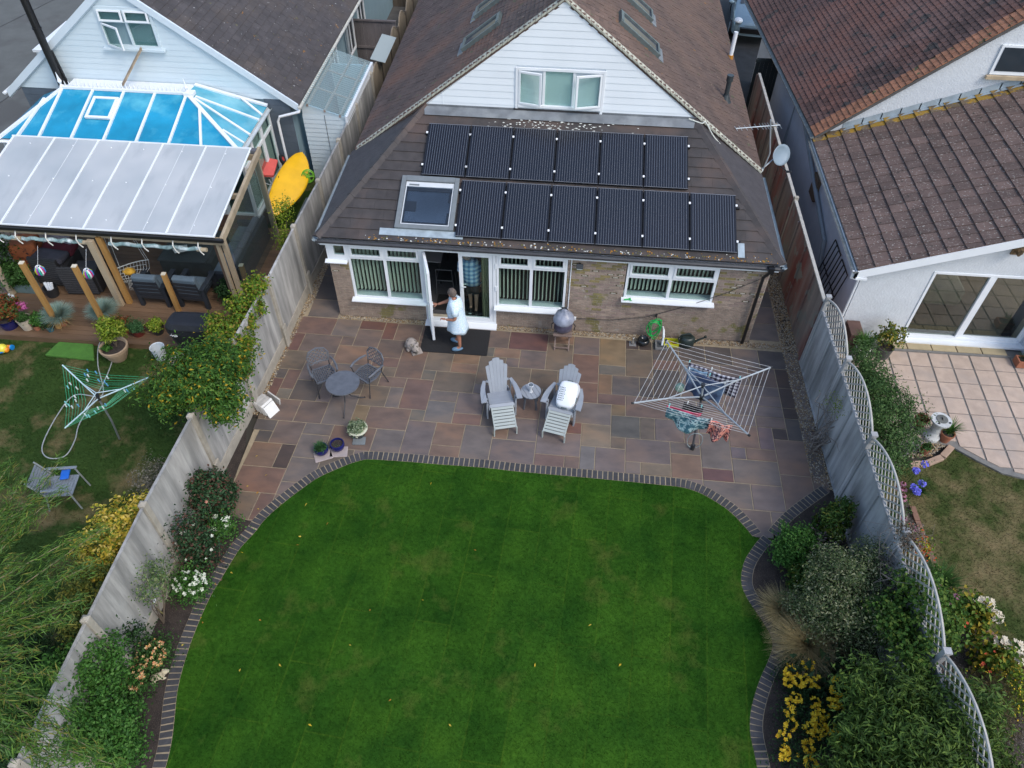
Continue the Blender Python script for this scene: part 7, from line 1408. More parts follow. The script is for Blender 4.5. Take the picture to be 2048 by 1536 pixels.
# ------------------------------------------------------------------ things in the left-hand garden
DP = mat('dark_resin', (.020, .025, .033), .15, 6, .5, .1); CUS = mat('slate_cushion', (.085, .12, .15), .1, 6, .9, .3)
def resin_chair(loc, rz, label):
    t = thing('resin_armchair', label, 'armchair', loc, rz, 'dark resin armchairs on the deck')
    for x in (-.33, .33):
        for y, h in ((-.30, .58), (.30, .60)): g = LB(); g.box(x-.045, y-.045, 0, x+.045, y+.045, h); obj('leg', g, DP, t, bevel=.006)
        g = LB(); g.box(x-.06, -.36, .58, x+.06, .36, .62); obj('armrest', g, DP, t, bevel=.006)
    for k in range(4): g = LB(); g.box(-.285, -.33+k*.155, .32, .285, -.19+k*.155, .36); obj('seat_slat', g, DP, t)
    for k in range(5): g = LB(); z = .30+k*.12; g.obox((0, -.33-.03*k*.6, z), (.57, .03, .105), Matrix.Rotation(.14, 3, 'X')); obj('back_slat', g, DP, t, bevel=.004)
    g = LB(); g.obox((0, .02, .42), (.54, .56, .11)); g.obox((0, -.32, .70), (.56, .16, .52), Matrix.Rotation(.14, 3, 'X')); c = obj('cushion', g, CUS, t, bevel=.04); return t
resin_chair((-4.40, .07, .148), .0, 'dark resin armchair with slate-blue cushion, left of the short timber post'); resin_chair((-3.44, .10, .148), -.05, 'dark resin armchair with slate-blue cushion, right of the short timber post')
t = thing('deck_table', 'dark covered patio table on the deck behind the resin armchairs', 'table', (-3.95, 1.3, .148)); TC = mat('dark_green_cloth', (.030, .038, .036), .2, 6, .9, .3); g = LB(); g.box(-.58, -.62, .0, .72, .62, .66); obj('cover', g, TC, t, bevel=.03); g = LB(); g.box(-.60, -.64, .64, .60, .64, .68); obj('tabletop', g, mat('dark_table_top', (.04, .05, .048), .15, 5, .6), t, bevel=.01)
g = MB(); p = Vector((-4.10, 1.05, .845)); g.add([p+Vector(q) for q in ((-.22, .02, 0), (-.05, -.2, .05), (.2, -.02, .01), (.1, .18, .04), (-.02, .05, .09))], [(0, 1, 4), (1, 2, 4), (2, 3, 4), (3, 0, 4)]); tag(obj('paper_sheet', g, mat('white_paper', (.60, .62, .56), .05)), 'crumpled white cloth lying on the dark deck table', 'cloth')
tag(obj('bowl', MB().lathe([(.03, 0), (.08, .05), (.07, .05), (0, .02)], (-3.85, 1.45, .83), 14), mat('lilac_plastic', (.42, .28, .45), .05)), 'small lilac bowl on the dark deck table', 'bowl')
t = thing('sofa', 'long dark garden sofa with grey cushions behind the clear side curtain', 'sofa', (-2.85, 1.5, .148)); g = LB(); g.box(-.38, -1.1, .05, .38, 1.1, .34); g.box(.28, -1.1, .34, .38, 1.1, .74); g.box(-.38, -1.1, .34, .28, -1.0, .58); g.box(-.38, 1.0, .34, .28, 1.1, .58); obj('frame', g, DP, t, bevel=.01)
for k in range(3): g = LB(); g.box(-.36, -.98+k*.66, .345, .10, -.34+k*.66, .46); obj('seat_cushion', g, CUS, t, bevel=.03); g = LB(); g.box(.11, -.98+k*.66, .47, .27, -.34+k*.66, .80); obj('back_cushion', g, mat('smoke_cushion', (.10, .11, .14), .1, 6, .9), t, bevel=.04)
RAT = mat('black_rattan', (.022, .022, .024), .2, 30, .6, .8, 90)
def rattan(loc, rz, label):
    t = thing('rattan_armchair', label, 'armchair', loc, rz, 'black rattan armchairs under the pergola'); g = LB(); g.box(-.36, -.36, .03, .36, .38, .38); obj('base', g, RAT, t, bevel=.02); g = LB()
    g.box(-.38, -.40, .03, .38, -.32, .82); obj('backrest', g, RAT, t, bevel=.02)
    for s in (-1, 1): g = LB(); g.box(s*.38-.05, -.32, .03, s*.38+.05, .40, .62); obj('arm', g, RAT, t, bevel=.02)
    for k in range(11): g = LB(); g.box(-.385, -.408, .08+k*.066, .385, -.400, .11+k*.066); obj('weave_band', g, mat('rattan_band', (.045, .045, .048), .2, 30, .6), t)
    g = LB(); g.box(-.30, -.28, .39, .30, .36, .48); obj('cushion', g, mat('charcoal_cushion', (.045, .05, .06), .1), t, bevel=.03); return t
rattan((-6.32, .36, .148), .08, 'black rattan armchair behind the left blue fescue and post'); rattan((-7.15, .62, .148), -.1, 'black rattan armchair piled with cushions left of the empty one')
for n, l, c, p, s, r in (('cushion', 'maroon cushion lying on the piled rattan chair', (.10, .012, .022), (-7.12, .85, .80), (.85, .5, .14), .1), ('cushion', 'dark grey cushion on top of the piled rattan chair', (.05, .05, .065), (-7.12, .50, .86), (.8, .42, .16), -.1), ('storage_bag', 'rust-orange patterned bag slumped at the left end of the deck', (.34, .10, .035), (-7.85, .75, .75), (.62, .55, .75), .3), ('grey_cushion', 'flat grey lilac cushion propped behind the orange bag', (.22, .20, .23), (-7.25, 1.15, 1.05), (.9, .12, .5), -.3)):
    o = obj(n, MB().obox((0, 0, 0), s, rot=r), mat(n+l[:4], c, .3, 5, .9, .5, 9, patch=((.05, .02, .015), 7, .60, .66) if 'rust' in l else None), None, Matrix.Translation(p), bevel=.06); tag(o, l, 'cushion' if 'cushion' in n else 'bag')
t = thing('hanging_chair', 'white macrame hanging chair with a yellow cushion slung beside the big post', 'hanging chair', (-4.98, .25, 1.0)); RP_ = mat('pale_rope', (.50, .52, .50), .1, 12, .9)
g = MB(); rim = [(-5.26+.62*k/10, .09+.4*k/10+.06*math.sin(PI*k/10), .95) for k in range(11)]; g.tube(rim, .012, 5); obj('bar', g, RP_, t)
for k in range(11):
    a = Vector(rim[k]); g = MB(); g.tube([a, a+Vector((.02, -.12, -.16)), Vector((-5.0+(k-5)*.03, .05, .55))], .005, 4); obj('cord', g, RP_, t)
g = MB()
for q in range(6): pts = [Vector(rim[k]).lerp(Vector((-5.0+(k-5)*.03, .05, .55)), q/6)+Vector((0, -.05*math.sin(PI*q/6), 0)) for k in range(11)]; g.tube(pts, .005, 4)
obj('netting', g, RP_, t)
for a, b in (((-5.26, .09, .95), (-5.36, .35, 2.1)), ((-4.66, .5, .95), (-5.0, .65, 2.15)), ((-5.2, .15, .95), (-5.3, .4, 2.1)), ((-4.7, .48, .95), (-5.05, .65, 2.15))): g = MB(); g.tube([a, b], .006, 4); obj('rope', g, RP_, t)
for k in range(6): g = MB(); g.tube([(-5.08+k*.03, .04, .56), (-5.1+k*.035, .02, .36)], .006, 4); obj('tassel', g, RP_, t)
tag(obj('cushion', MB().ball((-5.05, .2, .80), (.16, .12, .09)), mat('yellow_print', (.50, .28, .03), .3, 8, .9), smooth=True), 'small yellow patterned cushion in the macrame hanging chair', 'cushion')
for p, l in ((P(80, 541, 1.6), 'rainbow wind spinner hanging left of the two tall timber posts'), (P(176, 547, 1.6), 'rainbow wind spinner hanging between the tall post and the big pergola post')):
    t = thing('wind_spinner', l, 'wind spinner', p, 0, 'rainbow wind spinners under the pergola'); cc = [(.5, .04, .2), (.02, .25, .6), (.5, .5, .03), (.3, .05, .4), (.02, .4, .3), (.75, .78, .8)]
    for k in range(12):
        a = k*PI/6; g = LB(); g.tube([(.045*math.cos(a), .045*math.sin(a), .10), (.09*math.cos(a), .09*math.sin(a), .03), (.09*math.cos(a), .09*math.sin(a), -.05), (.03*math.cos(a), .03*math.sin(a), -.12)], .018, 5); obj('ribbon', g, mat('spinner_%d' % (k % 6), cc[k % 6], .05, 5, .3, 0), t)
    g = LB(); g.tube([(.05*math.cos(a), .05*math.sin(a), .11) for a in [k*PI/8 for k in range(17)]], .008, 5); g.tube([(0, 0, .11), (.0, .3, .45)], .003, 4); obj('ring', g, WHITE, t)
t = thing('bucket', 'black bucket holding white bottles beside the rattan chair', 'bucket', P(108, 590, .148)); g = LB(); g.lathe([(.13, 0), (.17, .26), (.155, .26), (.12, .03), (0, .03)], (0, 0, 0), 20); obj('shell', g, DKP, t)
for k in range(3): g = LB(); g.tube([(-.06+k*.05, .0, .16), (-.09+k*.08, .03, .36)], .035, 9); obj('bottle', g, WHITE, t)
t = thing('milk_carton', 'empty translucent milk bottle on the deck at the far left', 'bottle', P(27, 603, .148)); g = LB(); g.box(-.07, -.05, 0, .07, .05, .18); g.tube([(0, 0, .18), (0, 0, .24)], .025, 8); obj('body', g, mat('milky_plastic', (.55, .60, .62), .05, 5, .3, 0), t, bevel=.02)
def potted(name, label, px, py, z, r, h, m, leaf=None, blob=None, n=0, L=.05, W=.03, group=None):
    p = P(px, py, z); t = pot(name, label, tuple(p), [(r*.72, 0), (r*.9, h*.6), (r, h), (r*1.05, h)], m, 20, group)
    if leaf: foliage(t, 'foliage', [(p.x+b[0], p.y+b[1], z+h+b[2], b[3], b[4], b[5]) for b in blob], n, L, W, leaf, 14, .03, .2)
    return t, p
FL_R = leafmat('rust_and_green_leaf', [(.20, .05, .02), (.05, .10, .03), (.25, .10, .03), (.08, .13, .03), (.12, .04, .02)]); PINKF = leafmat('pink_flower', [(.55, .12, .35), (.65, .22, .45), (.40, .08, .25)], .2); YGL = leafmat('yellow_green_leaf', [(.16, .24, .02), (.22, .30, .03), (.10, .18, .02), (.28, .32, .05)]); MIDG = leafmat('mid_green_leaf', [(.035, .085, .02), (.05, .12, .028), (.025, .06, .015), (.07, .15, .04)])
DKG = leafmat('dark_green_leaf', [(.016, .042, .014), (.025, .06, .02), (.035, .08, .028), (.012, .03, .010)])
potted('plant_pot', 'cobalt blue pot of rust-leaved plants at the far left of the deck edge', 22, 652, .148, .24, .26, NAVY, FL_R, [(0, .1, .25, .35, .3, .3)], 2200, .07, .035)
potted('plant_pot', 'pale stone pot of pink flowers on the deck edge', 58, 655, .148, .17, .30, STONEW, MIDG, [(0, 0, .04, .15, .15, .08)], 700, .04, .02); foliage(bpy.data.objects['plant_pot.004'] if 'plant_pot.004' in bpy.data.objects else None, 'flowers', [(P(42, 620, .4).x, P(42, 620, .4).y, .5, .16, .12, .10)], 500, .035, .03, PINKF, 12, .02)
potted('plant_pot', 'small terracotta pot of leafy green plant left of the tall post', 76, 658, .148, .09, .14, TERRA, LGREEN, [(.12, .1, .12, .22, .18, .12)], 1400, .05, .035)
potted('plant_pot', 'small teal glazed pot at the foot of the tall post', 103, 661, .148, .09, .16, mat('teal_glaze', (.03, .10, .13), .3, 9, .2, 0), DKG, [(0, 0, .03, .1, .1, .05)], 250, .05, .03)
potted('plant_pot', 'terracotta pot of orange-tinged plant right of the second tall post', 253, 664, .148, .13, .17, TERRA, FL_R, [(0, .02, .1, .16, .14, .12)], 700, .05, .03)
potted('plant_pot', 'red-brown glazed pot of feathery green plant on the deck edge', 279, 668, .148, .17, .16, mat('oxblood_glaze', (.14, .022, .018), .2, 6, .4, 0), HERB, [(-.02, .0, .1, .24, .2, .1)], 1600, .04, .012)
potted('plant_pot', 'dark pot of bright lime foliage beside the black barbecue cover', 318, 665, .148, .15, .16, DKP, YGL, [(0, .0, .12, .17, .16, .12)], 1100, .05, .04)
potted('plant_pot', 'dark pot with a red flower at the right end of the deck', 462, 608, .148, .15, .2, DKP, DKG, [(0, .1, .2, .28, .3, .22)], 1600, .06, .035)
potted('plant_pot', 'black pot tucked behind the fence at the right end of the deck', 470, 618, .148, .17, .24, DKP)
t = thing('trough', 'grey-green rectangular trough of leafy plants at the left end of the deck', 'planter', P(52, 580, .148)); g = LB(); g.box(-.30, -.12, 0, .30, .14, .24); obj('box', g, mat('grey_green_paint', (.10, .15, .15), .15, 6), t, bevel=.01); p = WM[t.name].translation; foliage(t, 'foliage', [(p.x, p.y, .65, .38, .25, .3)], 2600, .06, .035, MIDG, 14, .04)
bush('climbing_plant', 'dark leafy climber against the left edge of the pergola', 'climber', (-8.3, .1, .15), [(-8.25, .2, 1.0, .35, .3, .8), (-8.3, .3, 1.8, .3, .3, .4)], 4200, .07, .04, MIDG, mat('bark', (.11, .085, .06), .2, 8, .9))
BARK = MATS['bark']
def fescue(label, p, r, gcol, low):
    t = thing('blue_fescue', label, 'ornamental grass', p, 0, 'blue fescue clumps on the deck'); p = (p[0], p[1], p[2]+.16); V, F_ = blades(p, 1800, r, r*.95, .008, .8, .5, .06); raw('blades', V, F_, gcol, t); V, F_ = blades((p[0]+.03, p[1]-.06, p[2]), 350, r*.8, r*.9, .008, 1.4, .5, .06); raw('dry_blades', V, F_, low, t)
    g = MB(); g.lathe([(.09, -.16), (.13, .0)], p, 16); obj('pot', g, TERRA, t)
BFG = leafmat('blue_fescue_blade', [(.22, .34, .30), (.30, .40, .36), (.16, .26, .22), (.34, .40, .30)]); STRAW = leafmat('straw_blade', [(.34, .24, .10), (.42, .32, .16), (.26, .20, .09), (.20, .20, .09)])
fescue('round clump of blue fescue grass on the deck right of the left tall post', P(127, 648, .148), .42, BFG, STRAW); fescue('round clump of blue fescue grass on the deck by the second tall post', P(215, 640, .148), .42, BFG, STRAW)
PM = Matrix.Translation((-4.66, -1.88, 0)); t = thing('planter', 'large cracked terracotta-buff planter with a young lemon-leaved shrub on the lawn', 'planter', M=PM); BUFF = mat('buff_terracotta', (.36, .26, .17), .12, 6, .85, .3); g = LB(); g.lathe([(.17, 0), (.21, .08), (.27, .24), (.285, .30), (.30, .30), (.31, .38), (.30, .39), (.27, .38), (.25, .30), (.0, .30)], (0, 0, 0), 30); obj('pot', g, BUFF, t); g = LB(); g.lathe([(.0, .31), (.26, .31), (.26, .315), (0, .325)], (0, 0, 0), 24); obj('compost', g, SOIL, t)
foliage(t, 'foliage', [(-4.60, -1.80, .95, .24, .2, .20), (-4.5, -1.68, .75, .16, .14, .22), (-4.66, -1.92, .72, .12, .1, .15)], 1100, .10, .035, YGL, 10, .04, .2); foliage(t, 'small_plant', [(-4.76, -1.96, .40, .09, .08, .06)], 260, .05, .035, LGREEN, 10, .02, .2); obj('stem', twigs((-4.62, -1.84, .3), [(-4.58, -1.78, 1.0), (-4.5, -1.7, .85), (-4.66, -1.86, .8)], .012), BARK, t)
o = tag(obj('turf_mat', MB().prism([(-6.33, -2.0, .0), (-5.15, -2.05, .0), (-5.40, -1.56, .0), (-6.22, -1.56, .0)], (0, 0, .07)), mat('bright_turf', (.055, .16, .02), .15, 8, .95, .8, 90), bevel=.02), 'bright green artificial turf mat forming a step before the deck', 'turf mat')
t = thing('tub', 'white plastic tub with a wire handle standing on the lawn by the barbecue cover', 'bucket', (-3.71, -1.78, 0)); g = LB(); g.lathe([(.12, 0), (.155, .33), (.162, .34), (.145, .33), (.115, .02), (0, .02)], (0, 0, 0), 24); obj('shell', g, mat('grey_white_plastic', (.52, .57, .60), .05, 6, .4, 0), t); g = LB(); g.tube([(-.15, -.03, .29), (-.10, -.15, .20), (.06, -.17, .18), (.15, -.04, .28)], .004, 5); obj('handle', g, DKP, t)
t = thing('covered_barbecue', 'tall barbecue under a black fabric cover with a small white emblem', 'barbecue', (-2.70, -1.66, 0)); g = LB(); B_ = mat('black_cover', (.011, .012, .016), .25, 4, .55, .7, 10)
sec = [(.02, .36, .26), (.10, .38, .27), (.55, .44, .28), (.92, .56, .30), (1.06, .57, .28), (1.17, .50, .22), (1.19, .40, .15)]; N = 32; vs = []
for z, a, b in sec:
    for k in range(N): q = 2*PI*k/N; c, s = math.cos(q), math.sin(q); f = 1+.02*math.sin(q*7+z*3); vs.append((a*abs(c)**.45*(1 if c > 0 else -1)*f, b*abs(s)**.45*(1 if s > 0 else -1)*f, z))
g.add(vs, [(i*N+k, i*N+(k+1) % N, (i+1)*N+(k+1) % N, (i+1)*N+k) for i in range(len(sec)-1) for k in range(N)]+[tuple(range((len(sec)-1)*N, len(sec)*N))]); obj('cover', g, B_, t, smooth=False)
g = LB(); EM_ = Matrix.Translation((-.43, -.306, .93)) @ Matrix.Rotation(math.radians(84), 4, 'X')
for a, b, w_ in (((0, 0), (.16, -.012), .008), ((.02, .02), (.05, .045), .006), ((.05, .012), (.05, -.03), .006), ((.085, .02), (.085, -.03), .006), ((.11, .015), (.15, .012), .006), ((.15, .012), (.15, -.025), .006), ((.11, -.03), (.15, -.025), .006), ((.085, -.03), (.11, -.03), .006)): g.bar(EM_ @ Vector((a[0], a[1], 0)), EM_ @ Vector((b[0], b[1], 0)), w_*1.4, .004)
obj('emblem', g, mat('white_print', (.7, .72, .72), .02), t)
tag(obj('pallet_board', MB().box(-3.50, -2.02, .0, -2.9, -1.72, .045), mat('grey_board', (.26, .23, .19), .2, 6, .9, .4), bevel=.004), 'pale grey board lying on the lawn under the edge of the barbecue cover', 'board')
tag(obj('seed_packet', MB().obox((-3.28, -1.78, .10), (.22, .16, .02), Matrix.Rotation(.5, 3, 'X')), mat('green_white_packet', (.38, .42, .36), .4, 12, .5)), 'small green and white packet on the board beside the white tub', 'packet')
t = thing('push_toy', 'orange, yellow and blue plastic push-along toy on the left lawn', 'toy', P(10, 705, 0)); OR_, YE_, BL_ = mat('toy_orange', (.75, .26, .02), .05, 5, .3, 0), mat('toy_yellow', (.70, .62, .06), .05, 5, .3, 0), mat('toy_blue', (.01, .22, .60), .05, 5, .3, 0)
g = LB(); g.tube([(-.11, .12, .07), (.11, .12, .07)], .045, 12); obj('axle', g, OR_, t)
for s in (-1, 1): g = LB(); g.lathe([(.0, -.02), (.06, -.02), (.06, .02), (0, .02)], (s*.13, .12, .06), 14, Matrix.Rotation(PI/2, 3, 'Y')); obj('wheel', g, BL_, t)
g = LB(); g.ball((0, 0, .13), (.11, .11, .11), 14, 10); obj('body', g, YE_, t, smooth=True); g = LB(); g.ball((.09, 0, .10), (.05, .07, .07), 10, 8); obj('side', g, OR_, t, smooth=True)
g = LB(); g.bar((-.07, -.08, .10), (-.13, -.5, .35), .025); g.bar((.05, -.08, .10), (-.01, -.5, .35), .025)
for k in range(4): g.bar((-.08-.015*k, -.14-.09*k, .14+.055*k), (.04-.015*k, -.14-.09*k, .14+.055*k), .022)
g.tube([(-.13, -.5, .35), (-.14, -.6, .4), (-.03, -.6, .4), (-.01, -.5, .35)], .018, 7); obj('handle', g, BL_, t)
# garden armchair on the lawn
t = thing('garden_armchair', 'grey woven garden armchair with a blue tray on the shaded left lawn', 'chair', (-3.93, -5.62, 0), math.radians(100)); GW = mat('grey_weave', (.19, .22, .25), .2, 30, .7, .5, 90); GF = mat('grey_tube', (.26, .29, .30), .05, 6, .4, 0)
for k in range(9): g = LB(); g.box(-.24, -.24+k*.054, .40, .24, -.192+k*.054, .415); obj('seat_slat', g, GW, t)
for k in range(8): g = LB(); z = .44+k*.05; g.obox((0, .25+.022*k, z), (.46, .012, .044), Matrix.Rotation(-.4, 3, 'X')); obj('back_slat', g, GW, t)
for s in (-1, 1):
    g = LB(); g.tube([(s*.27, -.27, 0), (s*.25, -.22, .60)], .016, 7); obj('leg', g, GF, t); g = LB(); g.tube([(s*.27, .33, 0), (s*.25, .22, .42), (s*.25, .42, .86)], .016, 7); obj('leg', g, GF, t); g = LB(); g.box(s*.26-.03, -.26, .60, s*.26+.03, .30, .63); obj('armrest', g, GW, t, bevel=.01)
tag(obj('blue_tray', MB().obox((-3.95, -5.42, .49), (.16, .22, .03), rot=.3), mat('bright_blue_plastic', (.02, .14, .60), .05, 5, .3, 0), bevel=.01), 'bright blue tray lying on the grey garden armchair', 'tray')
tag(obj('small_cup', MB().lathe([(.05, 0), (.06, .10), (.05, .10), (0, .01)], (-4.02, -5.78, .64), 14), mat('grey_cup', (.12, .14, .15), .05)), 'dark grey cup on the arm of the garden armchair', 'cup')
# behind the pergola, against the fence: kayak, cart, hose reel
t = thing('kayak', 'bright yellow sit-on kayak leaning upright beside the pergola', 'kayak', (-2.35, 3.9, 0)); KY = mat('yellow_hull', (.78, .44, .01), .08, 3, .35, .1, 6, spots=[((.35, .22, .02), 9, .70)]); a = Vector((-2.42, 2.75, .75)); b = Vector((-2.12, 5.1, 1.25)); vs = []; N = 16; K = 18
d_ = (b-a).normalized(); s_ = Vector((.85, -.25, -.35)).normalized(); s_ = (s_-d_*s_.dot(d_)).normalized(); n_ = d_.cross(s_)
for i in range(K+1):
    f = i/K; w_ = .40*math.sin(PI*min(1, max(.0, f)))**.62+.012; dp = .15*math.sin(PI*f)**.5+.01; c = a.lerp(b, f)+n_*(-.06*math.sin(PI*f))+Vector((.12, 0, 0))*math.sin(PI*f)
    for k in range(N): q = 2*PI*k/N; vs.append(c+s_*w_*math.cos(q)+n_*dp*math.sin(q)*(1 if math.sin(q) > 0 else .35))
g = MB(); g.add(vs, [(i*N+k, i*N+(k+1) % N, (i+1)*N+(k+1) % N, (i+1)*N+k) for i in range(K) for k in range(N)]); obj('hull', g, KY, t, smooth=True)
t = thing('garden_cart', 'red-hooded two-wheeled cart leaning on the yellow kayak', 'cart', (-2.7, 4.1, .9)); RD = mat('faded_red_fabric', (.60, .10, .085), .1, 5, .8, .3); g = MB(); c = Vector((-2.78, 4.35, 1.12)); g.prism([c+Vector(q) for q in ((-.28, .32, .10), (.10, .30, .05), (.14, -.30, -.05), (-.20, -.38, .0))], (.03, -.02, .10)); obj('hood', g, RD, t, bevel=.02)
g = MB(); g.tube([(-2.75, 4.0, 1.05), (-2.6, 3.75, .98), (-2.55, 3.55, .95)], .014, 7); g.tube([(-2.85, 3.9, 1.0), (-2.5, 3.72, .98)], .012, 7); obj('frame', g, ALP, t)
for p in ((-2.42, 3.95, 1.08), (-2.62, 4.85, 1.15)): g = MB(); g.lathe([(.06, -.03), (.125, -.03), (.125, .03), (.06, .03)], p, 16, Matrix.Rotation(1.2, 3, 'Y')); w = obj('wheel', g, BLACK, t); g = MB(); g.lathe([(.0, -.034), (.06, -.034), (.06, .034), (0, .034)], p, 12, Matrix.Rotation(1.2, 3, 'Y')); obj('hub', g, mat('red_hub', (.4, .04, .03), .05), w)
t = thing('hose_reel', 'lime green wheel-like hose reel standing behind the fence', 'hose reel', (-1.75, 4.5, .6)); LM = mat('lime_plastic', (.16, .42, .03), .08, 6, .35, 0); RM = Matrix.Rotation(1.35, 3, 'X') @ Matrix.Rotation(.2, 3, 'Y'); c = P(616, 352, 1.05)
for dz in (-.05, .05):
    g = MB(); g.tube([c+RM @ Vector((.16*math.cos(a), .16*math.sin(a), dz)) for a in [2*PI*k/20 for k in range(21)]], .014, 7); obj('wheel', g, LM, t)
    for k in range(5): a = 2*PI*k/5; g = MB(); g.tube([c+RM @ Vector((0, 0, dz)), c+RM @ Vector((.16*math.cos(a), .16*math.sin(a), dz))], .016, 6); obj('spoke', g, LM, t)
tag(obj('yellow_crate', MB().obox(P(592, 375, .75), (.12, .62, .34), rot=.1), mat('yellow_crate', (.60, .42, .02), .2, 7, .4, 0), bevel=.01), 'yellow plastic crate standing on edge behind the kayak', 'crate')
tag(obj('grey_bin', MB().box(-1.65, 2.6, 0, -1.25, 3.5, .9), mat('grey_green_bin', (.05, .08, .085), .1, 4, .5), bevel=.03), 'dark grey-green storage box between the pergola and the fence', 'storage box')
# ------------------------------------------------------------------ trees and shrubs, left
CITR = leafmat('glossy_leaf_with_gold', [(.035, .095, .016), (.05, .13, .022), (.075, .17, .028), (.025, .065, .014), (.11, .20, .03), (.05, .12, .02), (.03, .08, .015), (.06, .15, .025), (.09, .18, .03), (.04, .10, .02), (.38, .27, .02), (.035, .09, .018), (.045, .11, .02), (.08, .16, .03)], .2, .4)
t = thing('small_tree', 'bushy green tree with gold-tinged leaves overhanging the left fence', 'tree', (-1.42, -4.62, 0))
foliage(t, 'crown', [(-1.45, -4.15, 2.05, .72, .62, .50), (-1.0, -4.35, 2.15, .55, .50, .42), (-1.9, -4.35, 1.85, .42, .45, .38), (-1.15, -3.55, 1.95, .50, .5, .42), (-.62, -4.75, 2.0, .30, .34, .28), (-1.7, -3.6, 1.9, .38, .35, .3)], 21000, .078, .032, CITR, 34, .075, .35)
g = MB()
for dx in (-.10, 0, .11): g.tube([(-1.42+dx*.3, -4.62, 0), (-1.40+dx, -4.60, .8), (-1.35+dx*2.2, -4.4, 1.5), (-1.3+dx*4, -4.2, 2.1)], [.034, .028, .022, .01], 7)
obj('trunk', twigs((-1.38, -4.5, 1.2), [(-1.9, -4.3, 2.1), (-.7, -4.6, 2.1), (-1.2, -3.5, 2.1), (-1.5, -3.9, 2.3)], .018, g), BARK, t)
LIME = leafmat('lime_climber_leaf', [(.17, .24, .018), (.24, .30, .03), (.09, .17, .02), (.06, .13, .018), (.30, .22, .05), (.12, .22, .03)], .3)
bush('climbing_plant', 'yellow-green leafy climber topping the left fence above the bushy tree', 'climber', (-1.35, -2.4, 0), [(-1.30, -2.6, 1.65, .40, .55, .40), (-1.25, -1.95, 1.80, .34, .42, .34), (-1.12, -3.1, 1.6, .32, .4, .4), (-1.15, -1.45, 2.05, .22, .25, .18), (-1.75, -2.3, 1.65, .22, .3, .25)], 10500, .070, .042, LIME, BARK, clump=26, cs=.06, shell=.3, stems=9, sr=.014)
bush('climbing_plant', 'small sprig of ivy over the fence top beside the pergola post', 'climber', (-1.9, 1.9, .3), [(-1.62, 1.75, 1.7, .22, .28, .2), (-1.5, 1.3, 1.2, .15, .2, .3)], 900, .06, .035, YGL, BARK, stems=3)
ROSEL = leafmat('rose_leaf', [(.022, .055, .024), (.035, .080, .032), (.016, .04, .018), (.05, .10, .045), (.10, .05, .035)], .15, .4)
def flowers(t, blobs, n, s, m, name='flower', petals=5):
    Pn, N = blob_points(blobs, n, .9); Vs = []; Fs = []; off = 0
    for p, d in zip(Pn, N):
        d = unit((d+np.array([0, -.5, 1.2]))[None])[0]; a = np.cross(d, [1, .3, 0]); a /= np.linalg.norm(a); b = np.cross(d, a); r = s*nr.uniform(.7, 1.2)
        for k in range(petals):
            q = 2*PI*k/petals+nr.uniform(0, .5); e = math.cos(q)*a+math.sin(q)*b; f = math.cos(q+1.57)*a+math.sin(q+1.57)*b
            Vs += [p, p+e*r*.6+f*r*.38+d*r*.28, p+e*r+d*r*.42, p+e*r*.6-f*r*.38+d*r*.28]; Fs.append([off, off+1, off+2, off+3]); off += 4
    return raw(name, np.array(Vs), np.array(Fs), m, t)
WFL = leafmat('white_petal', [(.72, .74, .64), (.64, .68, .55)], .2); PEACH = leafmat('peach_petal', [(.75, .42, .16), (.72, .50, .24), (.62, .26, .13), (.70, .55, .32)], .2); YPET = leafmat('yellow_petal', [(.66, .44, .025), (.72, .52, .04), (.60, .34, .02)], .2); PINKP = leafmat('dusky_pink', [(.45, .16, .13), (.55, .26, .18)], .2)
t = bush('rose_bush', 'dark round shrub with a few pink buds against the left fence', 'shrub', (-1.02, -5.85, 0), [(-.98, -5.75, .62, .44, .42, .58), (-1.05, -5.5, .5, .36, .36, .45)], 8200, .062, .036, ROSEL, BARK, clump=24, cs=.06, shell=.35); flowers(t, [(-1.0, -5.9, .75, .46, .4, .5)], 9, .03, PINKP)
t = bush('white_rose', 'leafy rose with a few white blooms between fence and block edging, upper one', 'shrub', (-.72, -6.1, 0), [(-.68, -6.15, .28, .20, .2, .24)], 900, .05, .03, LGREEN, BARK, stems=4, sr=.008); flowers(t, [(-.68, -6.15, .42, .16, .14, .14)], 16, .045, WFL)
t = bush('white_rose', 'taller dark-leaved rose with white blooms midway down the left bed', 'shrub', (-1.0, -6.75, 0), [(-.98, -6.65, .65, .27, .30, .55), (-.80, -6.75, .40, .25, .26, .38)], 3600, .055, .032, ROSEL, BARK, clump=16, stems=6, sr=.01); flowers(t, [(-.85, -6.7, .62, .30, .3, .4)], 16, .036, WFL)
t = bush('white_rose', 'low rose smothered in clustered white blooms, lowest of the three white roses', 'shrub', (-.92, -7.45, 0), [(-.85, -7.35, .28, .30, .26, .26)], 1900, .05, .028, LGREEN, BARK, clump=16, stems=6, sr=.008); flowers(t, [(-.80, -7.35, .42, .27, .20, .16)], 60, .040, WFL)
SPARSE = leafmat('sparse_leaf', [(.10, .17, .06), (.15, .22, .08), (.06, .12, .04), (.22, .26, .12)])
bush('thin_shrub', 'thin airy shrub with pale tiny leaves trained against the left fence', 'shrub', (-1.15, -7.95, 0), [(-1.10, -7.75, 1.05, .24, .42, .50), (-1.1, -7.4, .9, .14, .24, .3)], 1100, .05, .022, SPARSE, BARK, clump=7, cs=.06, shell=.2, stems=14, sr=.008)
